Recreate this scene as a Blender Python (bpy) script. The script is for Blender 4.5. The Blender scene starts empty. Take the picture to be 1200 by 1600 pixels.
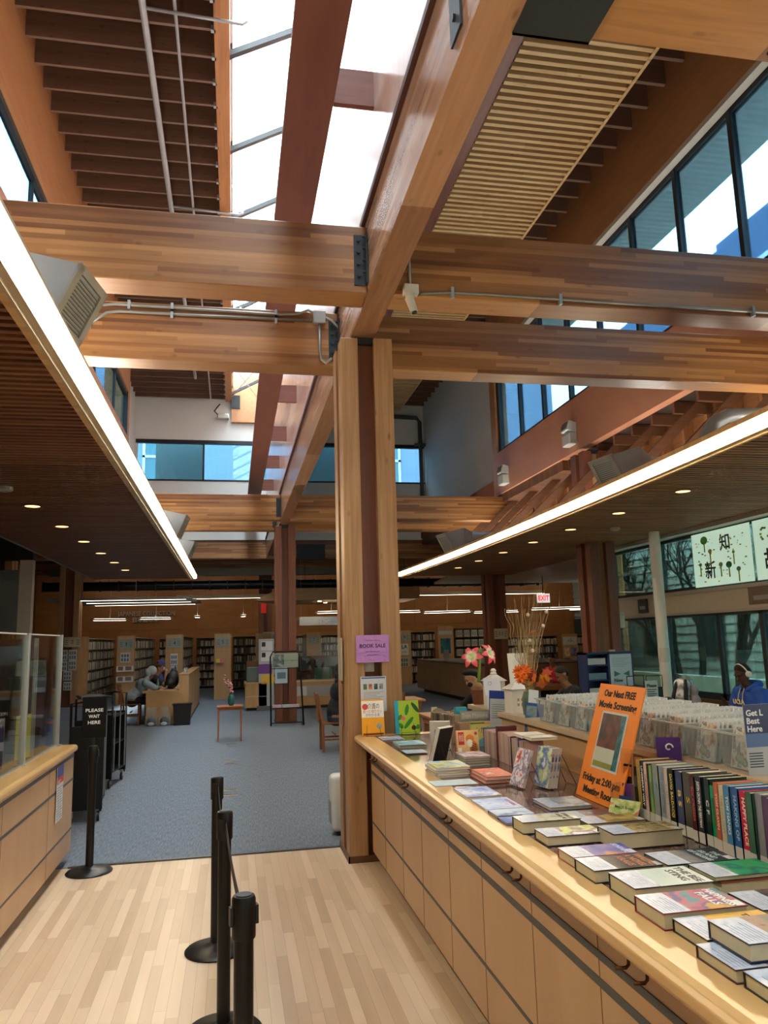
import bpy, bmesh, math, random
from math import pi, sin, cos, radians
from mathutils import Vector, Matrix, Euler

sc = bpy.context.scene
COL = sc.collection
# ------------------------------------------------------------------ camera
cam_d = bpy.data.cameras.new('camera')
cam = bpy.data.objects.new('camera', cam_d)
COL.objects.link(cam)
sc.camera = cam
cam_d.sensor_fit = 'VERTICAL'
cam_d.sensor_height = 32.0
cam_d.lens = 24.0                      # 1200 px focal length on the 1600 px side
cam_d.clip_start = 0.05
cam_d.clip_end = 400
YAW, PIT, ROL = 0.195670, 0.165316, -0.027147
_f = Vector((sin(YAW)*cos(PIT), cos(YAW)*cos(PIT), sin(PIT)))
_r = Vector((cos(YAW), -sin(YAW), 0))
_u = _r.cross(_f)
_r2 = cos(ROL)*_r + sin(ROL)*_u
_u2 = -sin(ROL)*_r + cos(ROL)*_u
cam.matrix_world = Matrix(((_r2.x, _u2.x, -_f.x, 0), (_r2.y, _u2.y, -_f.y, 0), (_r2.z, _u2.z, -_f.z, 1.75), (0, 0, 0, 1)))
# ------------------------------------------------------------------ exposure and sky
sc.view_settings.view_transform = 'Standard'
sc.view_settings.look = 'None'
sc.view_settings.gamma = 1.0
sc.view_settings.use_curve_mapping = False
sc.view_settings.exposure = 0.62
sc.cycles.diffuse_bounces = 8
world = bpy.data.worlds.new('sky')
sc.world = world
world.use_nodes = True
wn = world.node_tree
bg = wn.nodes['Background']
wtc = wn.nodes.new('ShaderNodeTexCoord')
wsep = wn.nodes.new('ShaderNodeSeparateXYZ')
wramp = wn.nodes.new('ShaderNodeValToRGB')
wn.links.new(wtc.outputs['Generated'], wsep.inputs[0])
wn.links.new(wsep.outputs['Z'], wramp.inputs[0])
wramp.color_ramp.elements[0].position = 0.0
wramp.color_ramp.elements[0].color = (0.62, 0.78, 0.90, 1)
wramp.color_ramp.elements[1].position = 0.5
wramp.color_ramp.elements[1].color = (0.93, 0.97, 1.0, 1)
wn.links.new(wramp.outputs[0], bg.inputs[0])
bg.inputs[1].default_value = 16.0

# the sun, softened by thin cloud
sun_d = bpy.data.lights.new('sun', 'SUN')
sun_d.energy = 8.0
sun_d.angle = radians(2.0)
sun_d.color = (1.0, 0.95, 0.85)
sun = bpy.data.objects.new('sun', sun_d)
COL.objects.link(sun)
sun.rotation_euler = (Vector((-0.335, 0.06, -1.0))).to_track_quat('-Z', 'Y').to_euler()

def portal(name, loc, sx, sy, direction):
    d = bpy.data.lights.new(name, 'AREA')
    d.shape = 'RECTANGLE'
    d.size = sx
    d.size_y = sy
    d.cycles.is_portal = True
    o = bpy.data.objects.new(name, d)
    COL.objects.link(o)
    o.location = loc
    o.rotation_euler = Vector(direction).to_track_quat('-Z', 'Y').to_euler()
    return o
portal('skylight_portal', (0.45, 10, 10.6), 1.3, 31, (0, 0, -1))
portal('window_portal_west', (-2.95, 9, 7.75), 22, 1.3, (1, 0, 0))
portal('window_portal_east', (6.45, 6, 7.3), 21, 2.4, (-1, 0, 0))
portal('window_portal_hall', (7.25, 6, 2.0), 15, 2.6, (-1, 0, 0))

def area(name, loc, sx, sy, direction, power, color=(1, 0.93, 0.82)):
    d = bpy.data.lights.new(name, 'AREA')
    d.shape = 'RECTANGLE'
    d.size = sx
    d.size_y = sy
    d.energy = power
    d.color = color
    o = bpy.data.objects.new(name, d)
    COL.objects.link(o)
    o.location = loc
    o.rotation_euler = Vector(direction).to_track_quat('-Z', 'Y').to_euler()
    return o
FILL_W = 52.0       # watts of each fill light added above the hung ceilings
LAMP = 24.0       # radiance of the fluorescent tubes
HANG = 5.0       # radiance of the hanging lamps

# ------------------------------------------------------------------ materials
def newmat(name):
    m = bpy.data.materials.new(name)
    m.use_nodes = True
    nt = m.node_tree
    return m, nt, nt.nodes['Principled BSDF']
def s2l(c):
    return tuple((x/12.92 if x <= .04045 else ((x+.055)/1.055)**2.4) for x in c)
def hexc(h):
    return s2l(tuple(int(h[i:i+2], 16)/255 for i in (0, 2, 4)))
MATS = {}
def M(col, rough=0.55, metal=0.0, bump=0.0, var=0.06, emit=0.0, spec=None, scale=8.0, coat=0.0):
    """A plain paint, plastic, paper or metal with slight mottling."""
    if isinstance(col, str): col = hexc(col)
    key = (tuple(round(c, 4) for c in col), rough, metal, bump, var, emit, spec, scale, coat)
    if key in MATS: return MATS[key]
    m, nt, b = newmat('mat_%d' % len(MATS))
    MATS[key] = m
    b.inputs['Roughness'].default_value = rough
    b.inputs['Metallic'].default_value = metal
    if coat: b.inputs['Coat Weight'].default_value = coat
    if spec is not None: b.inputs['Specular IOR Level'].default_value = spec
    tc = nt.nodes.new('ShaderNodeTexCoord')
    nz = nt.nodes.new('ShaderNodeTexNoise')
    nz.inputs['Scale'].default_value = scale
    nz.inputs['Detail'].default_value = 3
    nt.links.new(tc.outputs['Object'], nz.inputs['Vector'])
    mx = nt.nodes.new('ShaderNodeMix'); mx.data_type = 'RGBA'
    mx.inputs[6].default_value = (*[c*(1-var) for c in col], 1)
    mx.inputs[7].default_value = (*[min(1, c*(1+var)) for c in col], 1)
    nt.links.new(nz.outputs[0], mx.inputs[0])
    nt.links.new(mx.outputs[2], b.inputs['Base Color'])
    if bump:
        bp = nt.nodes.new('ShaderNodeBump')
        bp.inputs['Strength'].default_value = bump
        bp.inputs['Distance'].default_value = 0.01
        n2 = nt.nodes.new('ShaderNodeTexNoise'); n2.inputs['Scale'].default_value = scale*6
        nt.links.new(tc.outputs['Object'], n2.inputs['Vector'])
        nt.links.new(n2.outputs[0], bp.inputs['Height'])
        nt.links.new(bp.outputs[0], b.inputs['Normal'])
    if emit:
        b.inputs['Emission Color'].default_value = (*col, 1)
        b.inputs['Emission Strength'].default_value = emit
    return m
def _math(nt, op, a, b=None):
    n = nt.nodes.new('ShaderNodeMath'); n.operation = op
    for i, v in enumerate((a, b)):
        if v is None: continue
        if isinstance(v, (int, float)): n.inputs[i].default_value = v
        else: nt.links.new(v, n.inputs[i])
    return n.outputs[0]
def WOOD(name, cols, L='x', A='z', w=0.038, blen=1.8, grain=0.5, rough=0.38, gap=0.0, knots=0.35, stretch=22, coat=0.0, bumpy=0.05):
    """Boards or laminations of width w stacked along axis A, running along axis L."""
    m, nt, b = newmat(name)
    b.inputs['Roughness'].default_value = rough
    if coat:
        b.inputs['Coat Weight'].default_value = coat
        b.inputs['Coat Roughness'].default_value = 0.12
    tc = nt.nodes.new('ShaderNodeTexCoord')
    sp = nt.nodes.new('ShaderNodeSeparateXYZ')
    nt.links.new(tc.outputs['Object'], sp.inputs[0])
    ax = {'x': sp.outputs[0], 'y': sp.outputs[1], 'z': sp.outputs[2]}
    row = _math(nt, 'FLOOR', _math(nt, 'DIVIDE', ax[A], w))
    wn1 = nt.nodes.new('ShaderNodeTexWhiteNoise'); wn1.noise_dimensions = '1D'
    nt.links.new(row, wn1.inputs['W'])
    off = _math(nt, 'MULTIPLY', wn1.outputs['Value'], blen*3)
    lseg = _math(nt, 'FLOOR', _math(nt, 'DIVIDE', _math(nt, 'ADD', ax[L], off), blen))
    wn2 = nt.nodes.new('ShaderNodeTexWhiteNoise'); wn2.noise_dimensions = '2D'
    cb = nt.nodes.new('ShaderNodeCombineXYZ')
    nt.links.new(row, cb.inputs[0]); nt.links.new(lseg, cb.inputs[1])
    nt.links.new(cb.outputs[0], wn2.inputs['Vector'])
    mp = nt.nodes.new('ShaderNodeMapping')
    nt.links.new(tc.outputs['Object'], mp.inputs['Vector'])
    sc3 = {'x': stretch, 'y': stretch, 'z': stretch}; sc3[L] = 1.2
    mp.inputs['Scale'].default_value = (sc3['x'], sc3['y'], sc3['z'])
    nz = nt.nodes.new('ShaderNodeTexNoise')
    nz.inputs['Scale'].default_value = 1.0; nz.inputs['Detail'].default_value = 5; nz.inputs['Distortion'].default_value = 0.6
    nt.links.new(mp.outputs[0], nz.inputs['Vector'])
    v = _math(nt, 'ADD', _math(nt, 'MULTIPLY', wn2.outputs['Value'], 1-grain), _math(nt, 'MULTIPLY', nz.outputs[0], grain))
    rp = nt.nodes.new('ShaderNodeValToRGB')
    nt.links.new(v, rp.inputs[0])
    cs = [hexc(c) if isinstance(c, str) else c for c in cols]
    el = rp.color_ramp.elements
    lo, hi = 0.5-0.34, 0.5+0.34
    el[0].position = lo; el[0].color = (*cs[0], 1)
    el[1].position = hi; el[1].color = (*cs[-1], 1)
    for i, c in enumerate(cs[1:-1]):
        e = el.new(lo+(hi-lo)*(i+1)/(len(cs)-1)); e.color = (*c, 1)
    out = rp.outputs[0]
    if knots:
        mp2 = nt.nodes.new('ShaderNodeMapping')
        k3 = {'x': 7.0, 'y': 7.0, 'z': 7.0}; k3[L] = 3.0
        mp2.inputs['Scale'].default_value = (k3['x'], k3['y'], k3['z'])
        nt.links.new(tc.outputs['Object'], mp2.inputs['Vector'])
        vo = nt.nodes.new('ShaderNodeTexVoronoi'); vo.inputs['Scale'].default_value = 1.0
        nt.links.new(mp2.outputs[0], vo.inputs['Vector'])
        kr = nt.nodes.new('ShaderNodeValToRGB')
        kr.color_ramp.elements[0].position = 0.045; kr.color_ramp.elements[0].color = (1, 1, 1, 1)
        kr.color_ramp.elements[1].position = 0.13; kr.color_ramp.elements[1].color = (0, 0, 0, 1)
        nt.links.new(vo.outputs['Distance'], kr.inputs[0])
        mk = nt.nodes.new('ShaderNodeMix'); mk.data_type = 'RGBA'
        nt.links.new(_math(nt, 'MULTIPLY', kr.outputs[0], knots), mk.inputs[0])
        nt.links.new(out, mk.inputs[6]); mk.inputs[7].default_value = (0.05, 0.02, 0.008, 1)
        out = mk.outputs[2]
    if gap:
        fr = _math(nt, 'FRACT', _math(nt, 'DIVIDE', ax[A], w))
        lf = _math(nt, 'FRACT', _math(nt, 'DIVIDE', _math(nt, 'ADD', ax[L], off), blen))
        g = _math(nt, 'MAXIMUM', _math(nt, 'LESS_THAN', fr, gap), _math(nt, 'LESS_THAN', lf, gap*w/blen))
        mg = nt.nodes.new('ShaderNodeMix'); mg.data_type = 'RGBA'
        nt.links.new(_math(nt, 'MULTIPLY', g, 0.6), mg.inputs[0])
        nt.links.new(out, mg.inputs[6]); mg.inputs[7].default_value = (*[c*0.35 for c in cs[0]], 1)
        out = mg.outputs[2]
    nt.links.new(out, b.inputs['Base Color'])
    if bumpy:
        bp = nt.nodes.new('ShaderNodeBump'); bp.inputs['Strength'].default_value = bumpy; bp.inputs['Distance'].default_value = 0.005
        nt.links.new(nz.outputs[0], bp.inputs['Height']); nt.links.new(bp.outputs[0], b.inputs['Normal'])
    return m
def GLASS(name, tint, gloss=0.06, rough=0.02):
    m, nt, b = newmat(name)
    nt.nodes.remove(b)
    t = nt.nodes.new('ShaderNodeBsdfTransparent'); t.inputs[0].default_value = (*tint, 1)
    g = nt.nodes.new('ShaderNodeBsdfGlossy'); g.inputs['Roughness'].default_value = rough
    fz = nt.nodes.new('ShaderNodeLayerWeight'); fz.inputs['Blend'].default_value = 0.25
    mx = nt.nodes.new('ShaderNodeMixShader')
    nt.links.new(_math(nt, 'ADD', _math(nt, 'MULTIPLY', fz.outputs['Fresnel'], 0.5), gloss), mx.inputs[0])
    nt.links.new(t.outputs[0], mx.inputs[1]); nt.links.new(g.outputs[0], mx.inputs[2])
    nt.links.new(mx.outputs[0], nt.nodes['Material Output'].inputs[0])
    return m
def EMIT(name, col, strength):
    m, nt, b = newmat(name)
    b.inputs['Base Color'].default_value = (*col, 1)
    b.inputs['Emission Color'].default_value = (*col, 1)
    b.inputs['Emission Strength'].default_value = strength
    return m
def PRINT(cols, scale=30.0, lines=None, rough=0.35, kind='noise', seed=0.0):
    """Printed cover: colour fields from a noise or cell pattern."""
    m, nt, b = newmat('print')
    b.inputs['Roughness'].default_value = rough
    tc = nt.nodes.new('ShaderNodeTexCoord')
    mp = nt.nodes.new('ShaderNodeMapping'); mp.inputs['Location'].default_value = (seed, seed*1.7, seed*.3)
    nt.links.new(tc.outputs['Object'], mp.inputs[0])
    if kind == 'cells':
        t = nt.nodes.new('ShaderNodeTexVoronoi'); t.inputs['Scale'].default_value = scale
        o = t.outputs['Color']
        sp = nt.nodes.new('ShaderNodeSeparateXYZ'); nt.links.new(o, sp.inputs[0]); o = sp.outputs[0]
    else:
        t = nt.nodes.new('ShaderNodeTexNoise'); t.inputs['Scale'].default_value = scale; t.inputs['Detail'].default_value = 4
        o = t.outputs[0]
    nt.links.new(mp.outputs[0], t.inputs['Vector'])
    rp = nt.nodes.new('ShaderNodeValToRGB'); rp.color_ramp.interpolation = 'CONSTANT' if kind == 'cells' else 'EASE'
    el = rp.color_ramp.elements
    cs = [hexc(c) if isinstance(c, str) else c for c in cols]
    a, z = (0.0, 0.85) if kind == 'cells' else (0.34, 0.66)
    el[0].position = a; el[0].color = (*cs[0], 1)
    el[1].position = z; el[1].color = (*cs[-1], 1)
    for i, c in enumerate(cs[1:-1]):
        e = el.new(a+(z-a)*(i+1)/(len(cs)-1)); e.color = (*c, 1)
    nt.links.new(o, rp.inputs[0])
    nt.links.new(rp.outputs[0], b.inputs['Base Color'])
    return m

# ------------------------------------------------------------------ mesh helpers
class MB:
    def __init__(s): s.v = []; s.f = []; s.m = []
    def add(s, vs, fs, m=0, T=None):
        n = len(s.v)
        for p in vs:
            p = Vector(p)
            if T is not None: p = T @ p
            s.v.append(p)
        for f in fs:
            s.f.append([i+n for i in f]); s.m.append(m)
        return s
    def box(s, x0, y0, z0, x1, y1, z1, m=0, T=None):
        if x0 > x1: x0, x1 = x1, x0
        if y0 > y1: y0, y1 = y1, y0
        if z0 > z1: z0, z1 = z1, z0
        vs = [(x0,y0,z0),(x1,y0,z0),(x1,y1,z0),(x0,y1,z0),(x0,y0,z1),(x1,y0,z1),(x1,y1,z1),(x0,y1,z1)]
        fs = [(0,3,2,1),(4,5,6,7),(0,1,5,4),(1,2,6,5),(2,3,7,6),(3,0,4,7)]
        return s.add(vs, fs, m, T)
    def rbox(s, x0, y0, z0, x1, y1, z1, r, m=0, T=None, seg=2):
        """box with bevelled edges"""
        bm = bmesh.new()
        bmesh.ops.create_cube(bm, size=1)
        for v in bm.verts:
            v.co = Vector(((x0+x1)/2+v.co.x*(x1-x0), (y0+y1)/2+v.co.y*(y1-y0), (z0+z1)/2+v.co.z*(z1-z0)))
        bmesh.ops.bevel(bm, geom=bm.edges[:], offset=r, segments=seg, profile=0.5, affect='EDGES')
        bm.verts.index_update()
        s.add([v.co.copy() for v in bm.verts], [[v.index for v in f.verts] for f in bm.faces], m, T)
        bm.free(); return s
    def prism(s, pts, axis, a, b, m=0, T=None):
        n = len(pts)
        def mk(p, c):
            if axis == 'x': return (c, p[0], p[1])
            if axis == 'y': return (p[0], c, p[1])
            return (p[0], p[1], c)
        vs = [mk(p, a) for p in pts]+[mk(p, b) for p in pts]
        fs = [tuple(range(n))[::-1], tuple(range(n, 2*n))]+[(i, (i+1) % n, (i+1) % n+n, i+n) for i in range(n)]
        return s.add(vs, fs, m, T)
    def cyl(s, p0, p1, r0, r1=None, n=12, m=0, T=None, cap=True):
        r1 = r0 if r1 is None else r1
        p0 = Vector(p0); p1 = Vector(p1)
        d = (p1-p0).normalized()
        a = d.orthogonal().normalized(); b = d.cross(a)
        vs = []
        for p, r in ((p0, r0), (p1, r1)):
            for i in range(n):
                t = 2*pi*i/n
                vs.append(p+a*cos(t)*r+b*sin(t)*r)
        fs = [(i, (i+1) % n, (i+1) % n+n, i+n) for i in range(n)]
        if cap: fs += [tuple(range(n))[::-1], tuple(range(n, 2*n))]
        return s.add(vs, fs, m, T)
    def tube(s, pts, r, n=8, m=0, T=None, closed=False):
        pts = [Vector(p) for p in pts]
        k = len(pts)
        rs = r if isinstance(r, (list, tuple)) else [r]*k
        vs = []
        prev = None
        for i, p in enumerate(pts):
            if closed: d = (pts[(i+1) % k]-pts[i-1])
            else: d = (pts[min(i+1, k-1)]-pts[max(i-1, 0)])
            d.normalize()
            if prev is None: a = d.orthogonal().normalized()
            else:
                a = prev-d*prev.dot(d)
                a = a.normalized() if a.length > 1e-6 else d.orthogonal().normalized()
            prev = a; b = d.cross(a)
            for j in range(n):
                t = 2*pi*j/n
                vs.append(p+(a*cos(t)+b*sin(t))*rs[i])
        fs = []
        for i in range(k if closed else k-1):
            i2 = (i+1) % k
            for j in range(n):
                fs.append((i*n+j, i*n+(j+1) % n, i2*n+(j+1) % n, i2*n+j))
        if not closed: fs += [tuple(range(n))[::-1], tuple(range((k-1)*n, k*n))]
        return s.add(vs, fs, m, T)
    def lathe(s, prof, n=20, m=0, T=None, sq=None):
        """profile of (r, z) about the local z axis"""
        vs = []; k = len(prof)
        for (r, z) in prof:
            for j in range(n):
                t = 2*pi*j/n
                vs.append((r*cos(t), r*sin(t), z))
        fs = []
        for i in range(k-1):
            for j in range(n):
                fs.append((i*n+j, i*n+(j+1) % n, (i+1)*n+(j+1) % n, (i+1)*n+j))
        fs.append(tuple(range(n))[::-1]); fs.append(tuple(range((k-1)*n, k*n)))
        return s.add(vs, fs, m, T)
    def ball(s, c, r, m=0, T=None, n=10, sz=(1, 1, 1)):
        k = n//2+1
        prof = [(r*sin(pi*i/(k)), -r*cos(pi*i/(k))) for i in range(k+1)]
        prof[0] = (r*0.02, -r); prof[-1] = (r*0.02, r)
        vs = []
        for (a, z) in prof:
            for j in range(n):
                t = 2*pi*j/n
                vs.append((c[0]+a*cos(t)*sz[0], c[1]+a*sin(t)*sz[1], c[2]+z*sz[2]))
        fs = []
        for i in range(len(prof)-1):
            for j in range(n):
                fs.append((i*n+j, i*n+(j+1) % n, (i+1)*n+(j+1) % n, (i+1)*n+j))
        fs.append(tuple(range(n))[::-1]); fs.append(tuple(range((len(prof)-1)*n, len(prof)*n)))
        return s.add(vs, fs, m, T)
    def build(s, name, mats, parent=None, smooth=False, bevel=0.0, seg=2):
        me = bpy.data.meshes.new(name)
        me.from_pydata([tuple(v) for v in s.v], [], s.f)
        if not isinstance(mats, (list, tuple)): mats = [mats]
        for m in mats: me.materials.append(m)
        if len(mats) > 1: me.polygons.foreach_set('material_index', s.m)
        if smooth:
            me.polygons.foreach_set('use_smooth', [True]*len(me.polygons))
        me.update()
        o = bpy.data.objects.new(name, me)
        COL.objects.link(o)
        if smooth and smooth != 'all':
            mod = o.modifiers.new('wn', 'EDGE_SPLIT'); mod.split_angle = radians(42)
        if bevel:
            mod = o.modifiers.new('bv', 'BEVEL'); mod.width = bevel; mod.segments = seg; mod.limit_method = 'ANGLE'
        if parent is not None: o.parent = parent
        return o
def tag(o, label=None, cat=None, group=None, kind=None):
    if label: o['label'] = label
    if cat: o['category'] = cat
    if group: o['group'] = group
    if kind: o['kind'] = kind
    return o
def thing(name, label, cat, loc=(0, 0, 0), rz=0.0, group=None):
    o = bpy.data.objects.new(name, None)
    o.empty_display_size = 0.05
    COL.objects.link(o)
    o.location = loc; o.rotation_euler = (0, 0, rz)
    return tag(o, label, cat, group)
def dup(root, loc=None, rz=None, label=None, group=None):
    r = root.copy(); COL.objects.link(r)
    if loc is not None: r.location = loc
    if rz is not None: r.rotation_euler = (0, 0, rz)
    if label: r['label'] = label
    if group: r['group'] = group
    for ch in list(root.children):
        c = ch.copy(); COL.objects.link(c); c.parent = r
        for g in list(ch.children):
            d = g.copy(); COL.objects.link(d); d.parent = c
    return r
def struct(o): return tag(o, kind='structure')
def TR(loc=(0, 0, 0), rx=0, ry=0, rz=0, s=1):
    return Matrix.Translation(loc) @ Euler((rx, ry, rz)).to_matrix().to_4x4() @ Matrix.Scale(s, 4)
def text(name, s, size, mat, parent, T, extrude=0.0006, align='CENTER', width=None, bold=0.0, spacing=1.0, valign='CENTER'):
    """lettering as a mesh; local text plane is xy of T"""
    cu = bpy.data.curves.new('t', 'FONT')
    cu.body = s; cu.size = size; cu.align_x = align; cu.align_y = valign
    cu.extrude = extrude; cu.offset = bold; cu.resolution_u = 2; cu.space_line = 1.0; cu.space_character = spacing
    to = bpy.data.objects.new('t', cu); COL.objects.link(to)
    dg = bpy.context.evaluated_depsgraph_get()
    me = bpy.data.meshes.new_from_object(to.evaluated_get(dg))
    bpy.data.objects.remove(to); bpy.data.curves.remove(cu)
    xs = [v.co.x for v in me.vertices]
    if width and xs:
        k = width/(max(xs)-min(xs))
        for v in me.vertices: v.co.x *= k
    me.transform(T)
    me.materials.clear(); me.materials.append(mat)
    me.name = name
    o = bpy.data.objects.new(name, me); COL.objects.link(o)
    if parent is not None: o.parent = parent
    return o
# text planes: FACE_S looks towards -y (read by the camera), FACE_W towards -x
FACE_S = Matrix(((1,0,0,0),(0,0,-1,0),(0,1,0,0),(0,0,0,1)))
FACE_W = Matrix(((0,0,-1,0),(-1,0,0,0),(0,1,0,0),(0,0,0,1)))
FACE_E = Matrix(((0,0,1,0),(1,0,0,0),(0,1,0,0),(0,0,0,1)))
def at(x, y, z): return Matrix.Translation((x, y, z))

# shared materials
glulam_x = WOOD('glulam_x', ['6e4526', '885b34', 'a07143', 'be8c58'], 'x', 'z', 0.04, 2.2, 0.42, 0.33)
glulam_y = WOOD('glulam_y', ['7e5840', '966c50', 'aa7f60', 'bc9272'], 'y', 'z', 0.04, 2.2, 0.5, 0.2)
post_wood = WOOD('post_wood', ['84603f', '9a744f', 'ac8761', 'b8946c'], 'z', 'x', 0.6, 9, 0.92, 0.42, stretch=30, knots=0.5)
post_red = WOOD('post_red', ['5e3524', '71422f', '855038'], 'z', 'x', 0.6, 9, 0.92, 0.42, stretch=30)
joist_wood = WOOD('joist_wood', ['604636', '735645', '866853'], 'x', 'y', 0.5, 9, 0.85, 0.5, knots=0.6)
purlin_wood = WOOD('purlin_wood', ['a0683a', 'b67d4a', 'c98f5a'], 'y', 'z', 0.6, 9, 0.9, 0.45)
ply_red = WOOD('ply_red', ['a56f55', 'b27a5e', 'bb856a'], 'y', 'z', 5, 2.44, 0.9, 0.42, knots=0, stretch=3)
ply_orange = WOOD('ply_orange', ['a8754a', 'b88457', 'c49162'], 'y', 'z', 5, 2.44, 0.8, 0.4, knots=0, stretch=10)
shaft_red = WOOD('shaft_red', ['6c4036', '784a3e', '845448'], 'y', 'z', 5, 6, 0.9, 0.35, knots=0, stretch=8)
shaft_pale = WOOD('shaft_pale', ['b8968a', 'c8a698', 'd6b8aa'], 'z', 'y', 1.22, 9, 0.8, 0.22, knots=0, stretch=6)
slat_pale = WOOD('slat_pale', ['c7a06a', 'd9b37c', 'e6c58f'], 'x', 'y', 0.075, 1.9, 0.6, 0.5, knots=0.5)
slat_mid = WOOD('slat_mid', ['80522f', '9c6a42', 'b58156'], 'x', 'y', 0.04, 1.5, 0.6, 0.5, knots=0.4)
slat_dark = WOOD('slat_dark', ['6e4226', '865434', 'a06a46'], 'x', 'y', 0.04, 1.5, 0.6, 0.45, knots=0.4)
wall_white = M('dfe4e0', 0.8, var=0.02)
steel_dark = M('2c3236', 0.5, 0.4, var=0.1)
frame_dark = M('23292c', 0.45, 0.3)
galv = M('aab0b2', 0.38, 0.35, var=0.1)
black_pl = M('0c0d0e', 0.45, var=0.2)
white_pl = M('dfe1df', 0.45, var=0.02)
dark_void = M('120b07', 0.9)
glass_blue = GLASS('tinted_glass', (0.30, 0.42, 0.48), 0.03)
glass_teal = GLASS('hall_glass', (0.28, 0.38, 0.36), 0.04)
glass_sky = GLASS('skylight_glass', (0.80, 0.88, 0.92), 0.02)
# ================================================================== STRUCTURE
YB = 25.0      # end wall of the clerestory hall
# ---- floors
floor_wood = WOOD('maple_floor', ['b99e80', 'c6ad90', 'd1b99d', 'd9c3a8'], 'y', 'x', 0.062, 0.95, 0.42, 0.36, gap=0.03, knots=0, stretch=14, coat=0.0, bumpy=0.02)
m, nt, b = newmat('carpet')
b.inputs['Roughness'].default_value = 0.95
b.inputs['Specular IOR Level'].default_value = 0.1
tc = nt.nodes.new('ShaderNodeTexCoord'); mp = nt.nodes.new('ShaderNodeMapping'); mp.inputs['Scale'].default_value = (90, 9, 1)
nz = nt.nodes.new('ShaderNodeTexNoise'); nz.inputs['Scale'].default_value = 1; nz.inputs['Detail'].default_value = 4
nt.links.new(tc.outputs['Object'], mp.inputs[0]); nt.links.new(mp.outputs[0], nz.inputs['Vector'])
rp = nt.nodes.new('ShaderNodeValToRGB')
rp.color_ramp.elements[0].position = 0.3; rp.color_ramp.elements[0].color = (*hexc('5c6570'), 1)
rp.color_ramp.elements[1].position = 0.72; rp.color_ramp.elements[1].color = (*hexc('7b8592'), 1)
nt.links.new(nz.outputs[0], rp.inputs[0]); nt.links.new(rp.outputs[0], b.inputs['Base Color'])
carpet = m
struct(MB().box(-8.2, -4, -0.1, 7.2, 6.97, 0).build('floor', floor_wood))
struct(MB().prism([(-8.2, 6.97), (7.2, 6.97), (7.2, 13.7), (18.7, 35), (-8.2, 35)], 'z', -0.1, 0.004).build('floor', carpet))
struct(MB().box(7.2, -4, -0.1, 7.35, 6.97, 0).build('trim_1', M('6d4a2e')))
struct(MB().box(-1.3, 6.955, 0.0, 0.95, 6.99, 0.012).build('trim_2', M('555a60', 0.4, 0.5)))

# ---- clerestory roof: left joists, purlin, right joists and pale slats
ZR = 9.7
ceil = bpy.data.objects.new('ceiling', None); COL.objects.link(ceil); struct(ceil)
MB().box(-3.6, -6, ZR+0.42, -0.05, YB+0.3, ZR+0.5).build('roof_deck', joist_wood, ceil)
MB().box(1.1, -6, ZR+0.42, 7.6, YB+0.3, ZR+0.5).build('roof_deck', joist_wood, ceil)
jst = None
y = YB-0.2
j0 = MB().box(-3.2, -0.022, 0, -0.29, 0.022, 0.42).build('joist', joist_wood, ceil)
j1 = MB().box(5.0, -0.03, 0, 6.55, 0.03, 0.42).build('joist', joist_wood, ceil)
n = 0
while y > 3.6:
    for jj in (j0, j1):
        o = jj if n == 0 else jj.copy()
        if n: COL.objects.link(o)
        o.location = (0, y, ZR)
    n += 1; y -= 0.49
hang = MB()
for k in range(44): hang.box(-0.33, YB-0.2-k*0.49-0.03, ZR-0.02, -0.27, YB-0.2-k*0.49+0.03, ZR+0.05)
hang.build('joist_hangers', galv, ceil)
MB().box(-0.29, -6, ZR-0.02, -0.09, YB, ZR+0.55).build('purlin', purlin_wood, ceil)
MB().box(1.24, -6, ZR-0.1, 3.75, YB, ZR+0.3).build('ridge_soffit', shaft_red, ceil)
sl = MB()
k = 0
y = -5.0
while y < YB:
    sl.box(3.76, y, ZR-0.13, 5.6, y+0.07, ZR-0.06); y += 0.15
sl.build('slat_panel', slat_pale, ceil)
MB().box(5.58, -5, ZR-0.14, 5.63, YB, ZR-0.03).build('slat_rail', slat_pale, ceil)
MB().box(3.76, -5, ZR+0.02, 5.0, YB, ZR+0.06).build('slat_backing', M('2a190f', 0.9), ceil)
# ---- skylight
sky = bpy.data.objects.new('window_1', None); COL.objects.link(sky); struct(sky)
def sky_z(x): return ZR+0.16+(x+0.1)*0.55
MB().add([(-0.1, -6, sky_z(-0.1)), (1.12, -6, sky_z(1.12)), (1.12, YB, sky_z(1.12)), (-0.1, YB, sky_z(-0.1))], [(0, 1, 2, 3)]).build('pane', glass_sky, sky)
mu = MB()
for k in range(-4, 12):
    yy = 9.62+k*2.13
    if yy < YB: mu.prism([(-0.1, sky_z(-0.1)-0.09), (1.12, sky_z(1.12)-0.09), (1.12, sky_z(1.12)), (-0.1, sky_z(-0.1))], 'y', yy, yy+0.09)
mu.build('glazing_bar', frame_dark, sky)
struct(MB().box(1.04, -6, 5.12, 1.10, YB, 11.0).build('wall_shaft_east', shaft_pale))
struct(MB().box(0.37, -6, 5.80, 0.73, YB, 5.87).build('trim_3', shaft_red))
struct(MB().box(1.0, -6, 5.07, 1.12, YB, 5.12).build('trim_4', M('4a2418', 0.6)))
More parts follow.
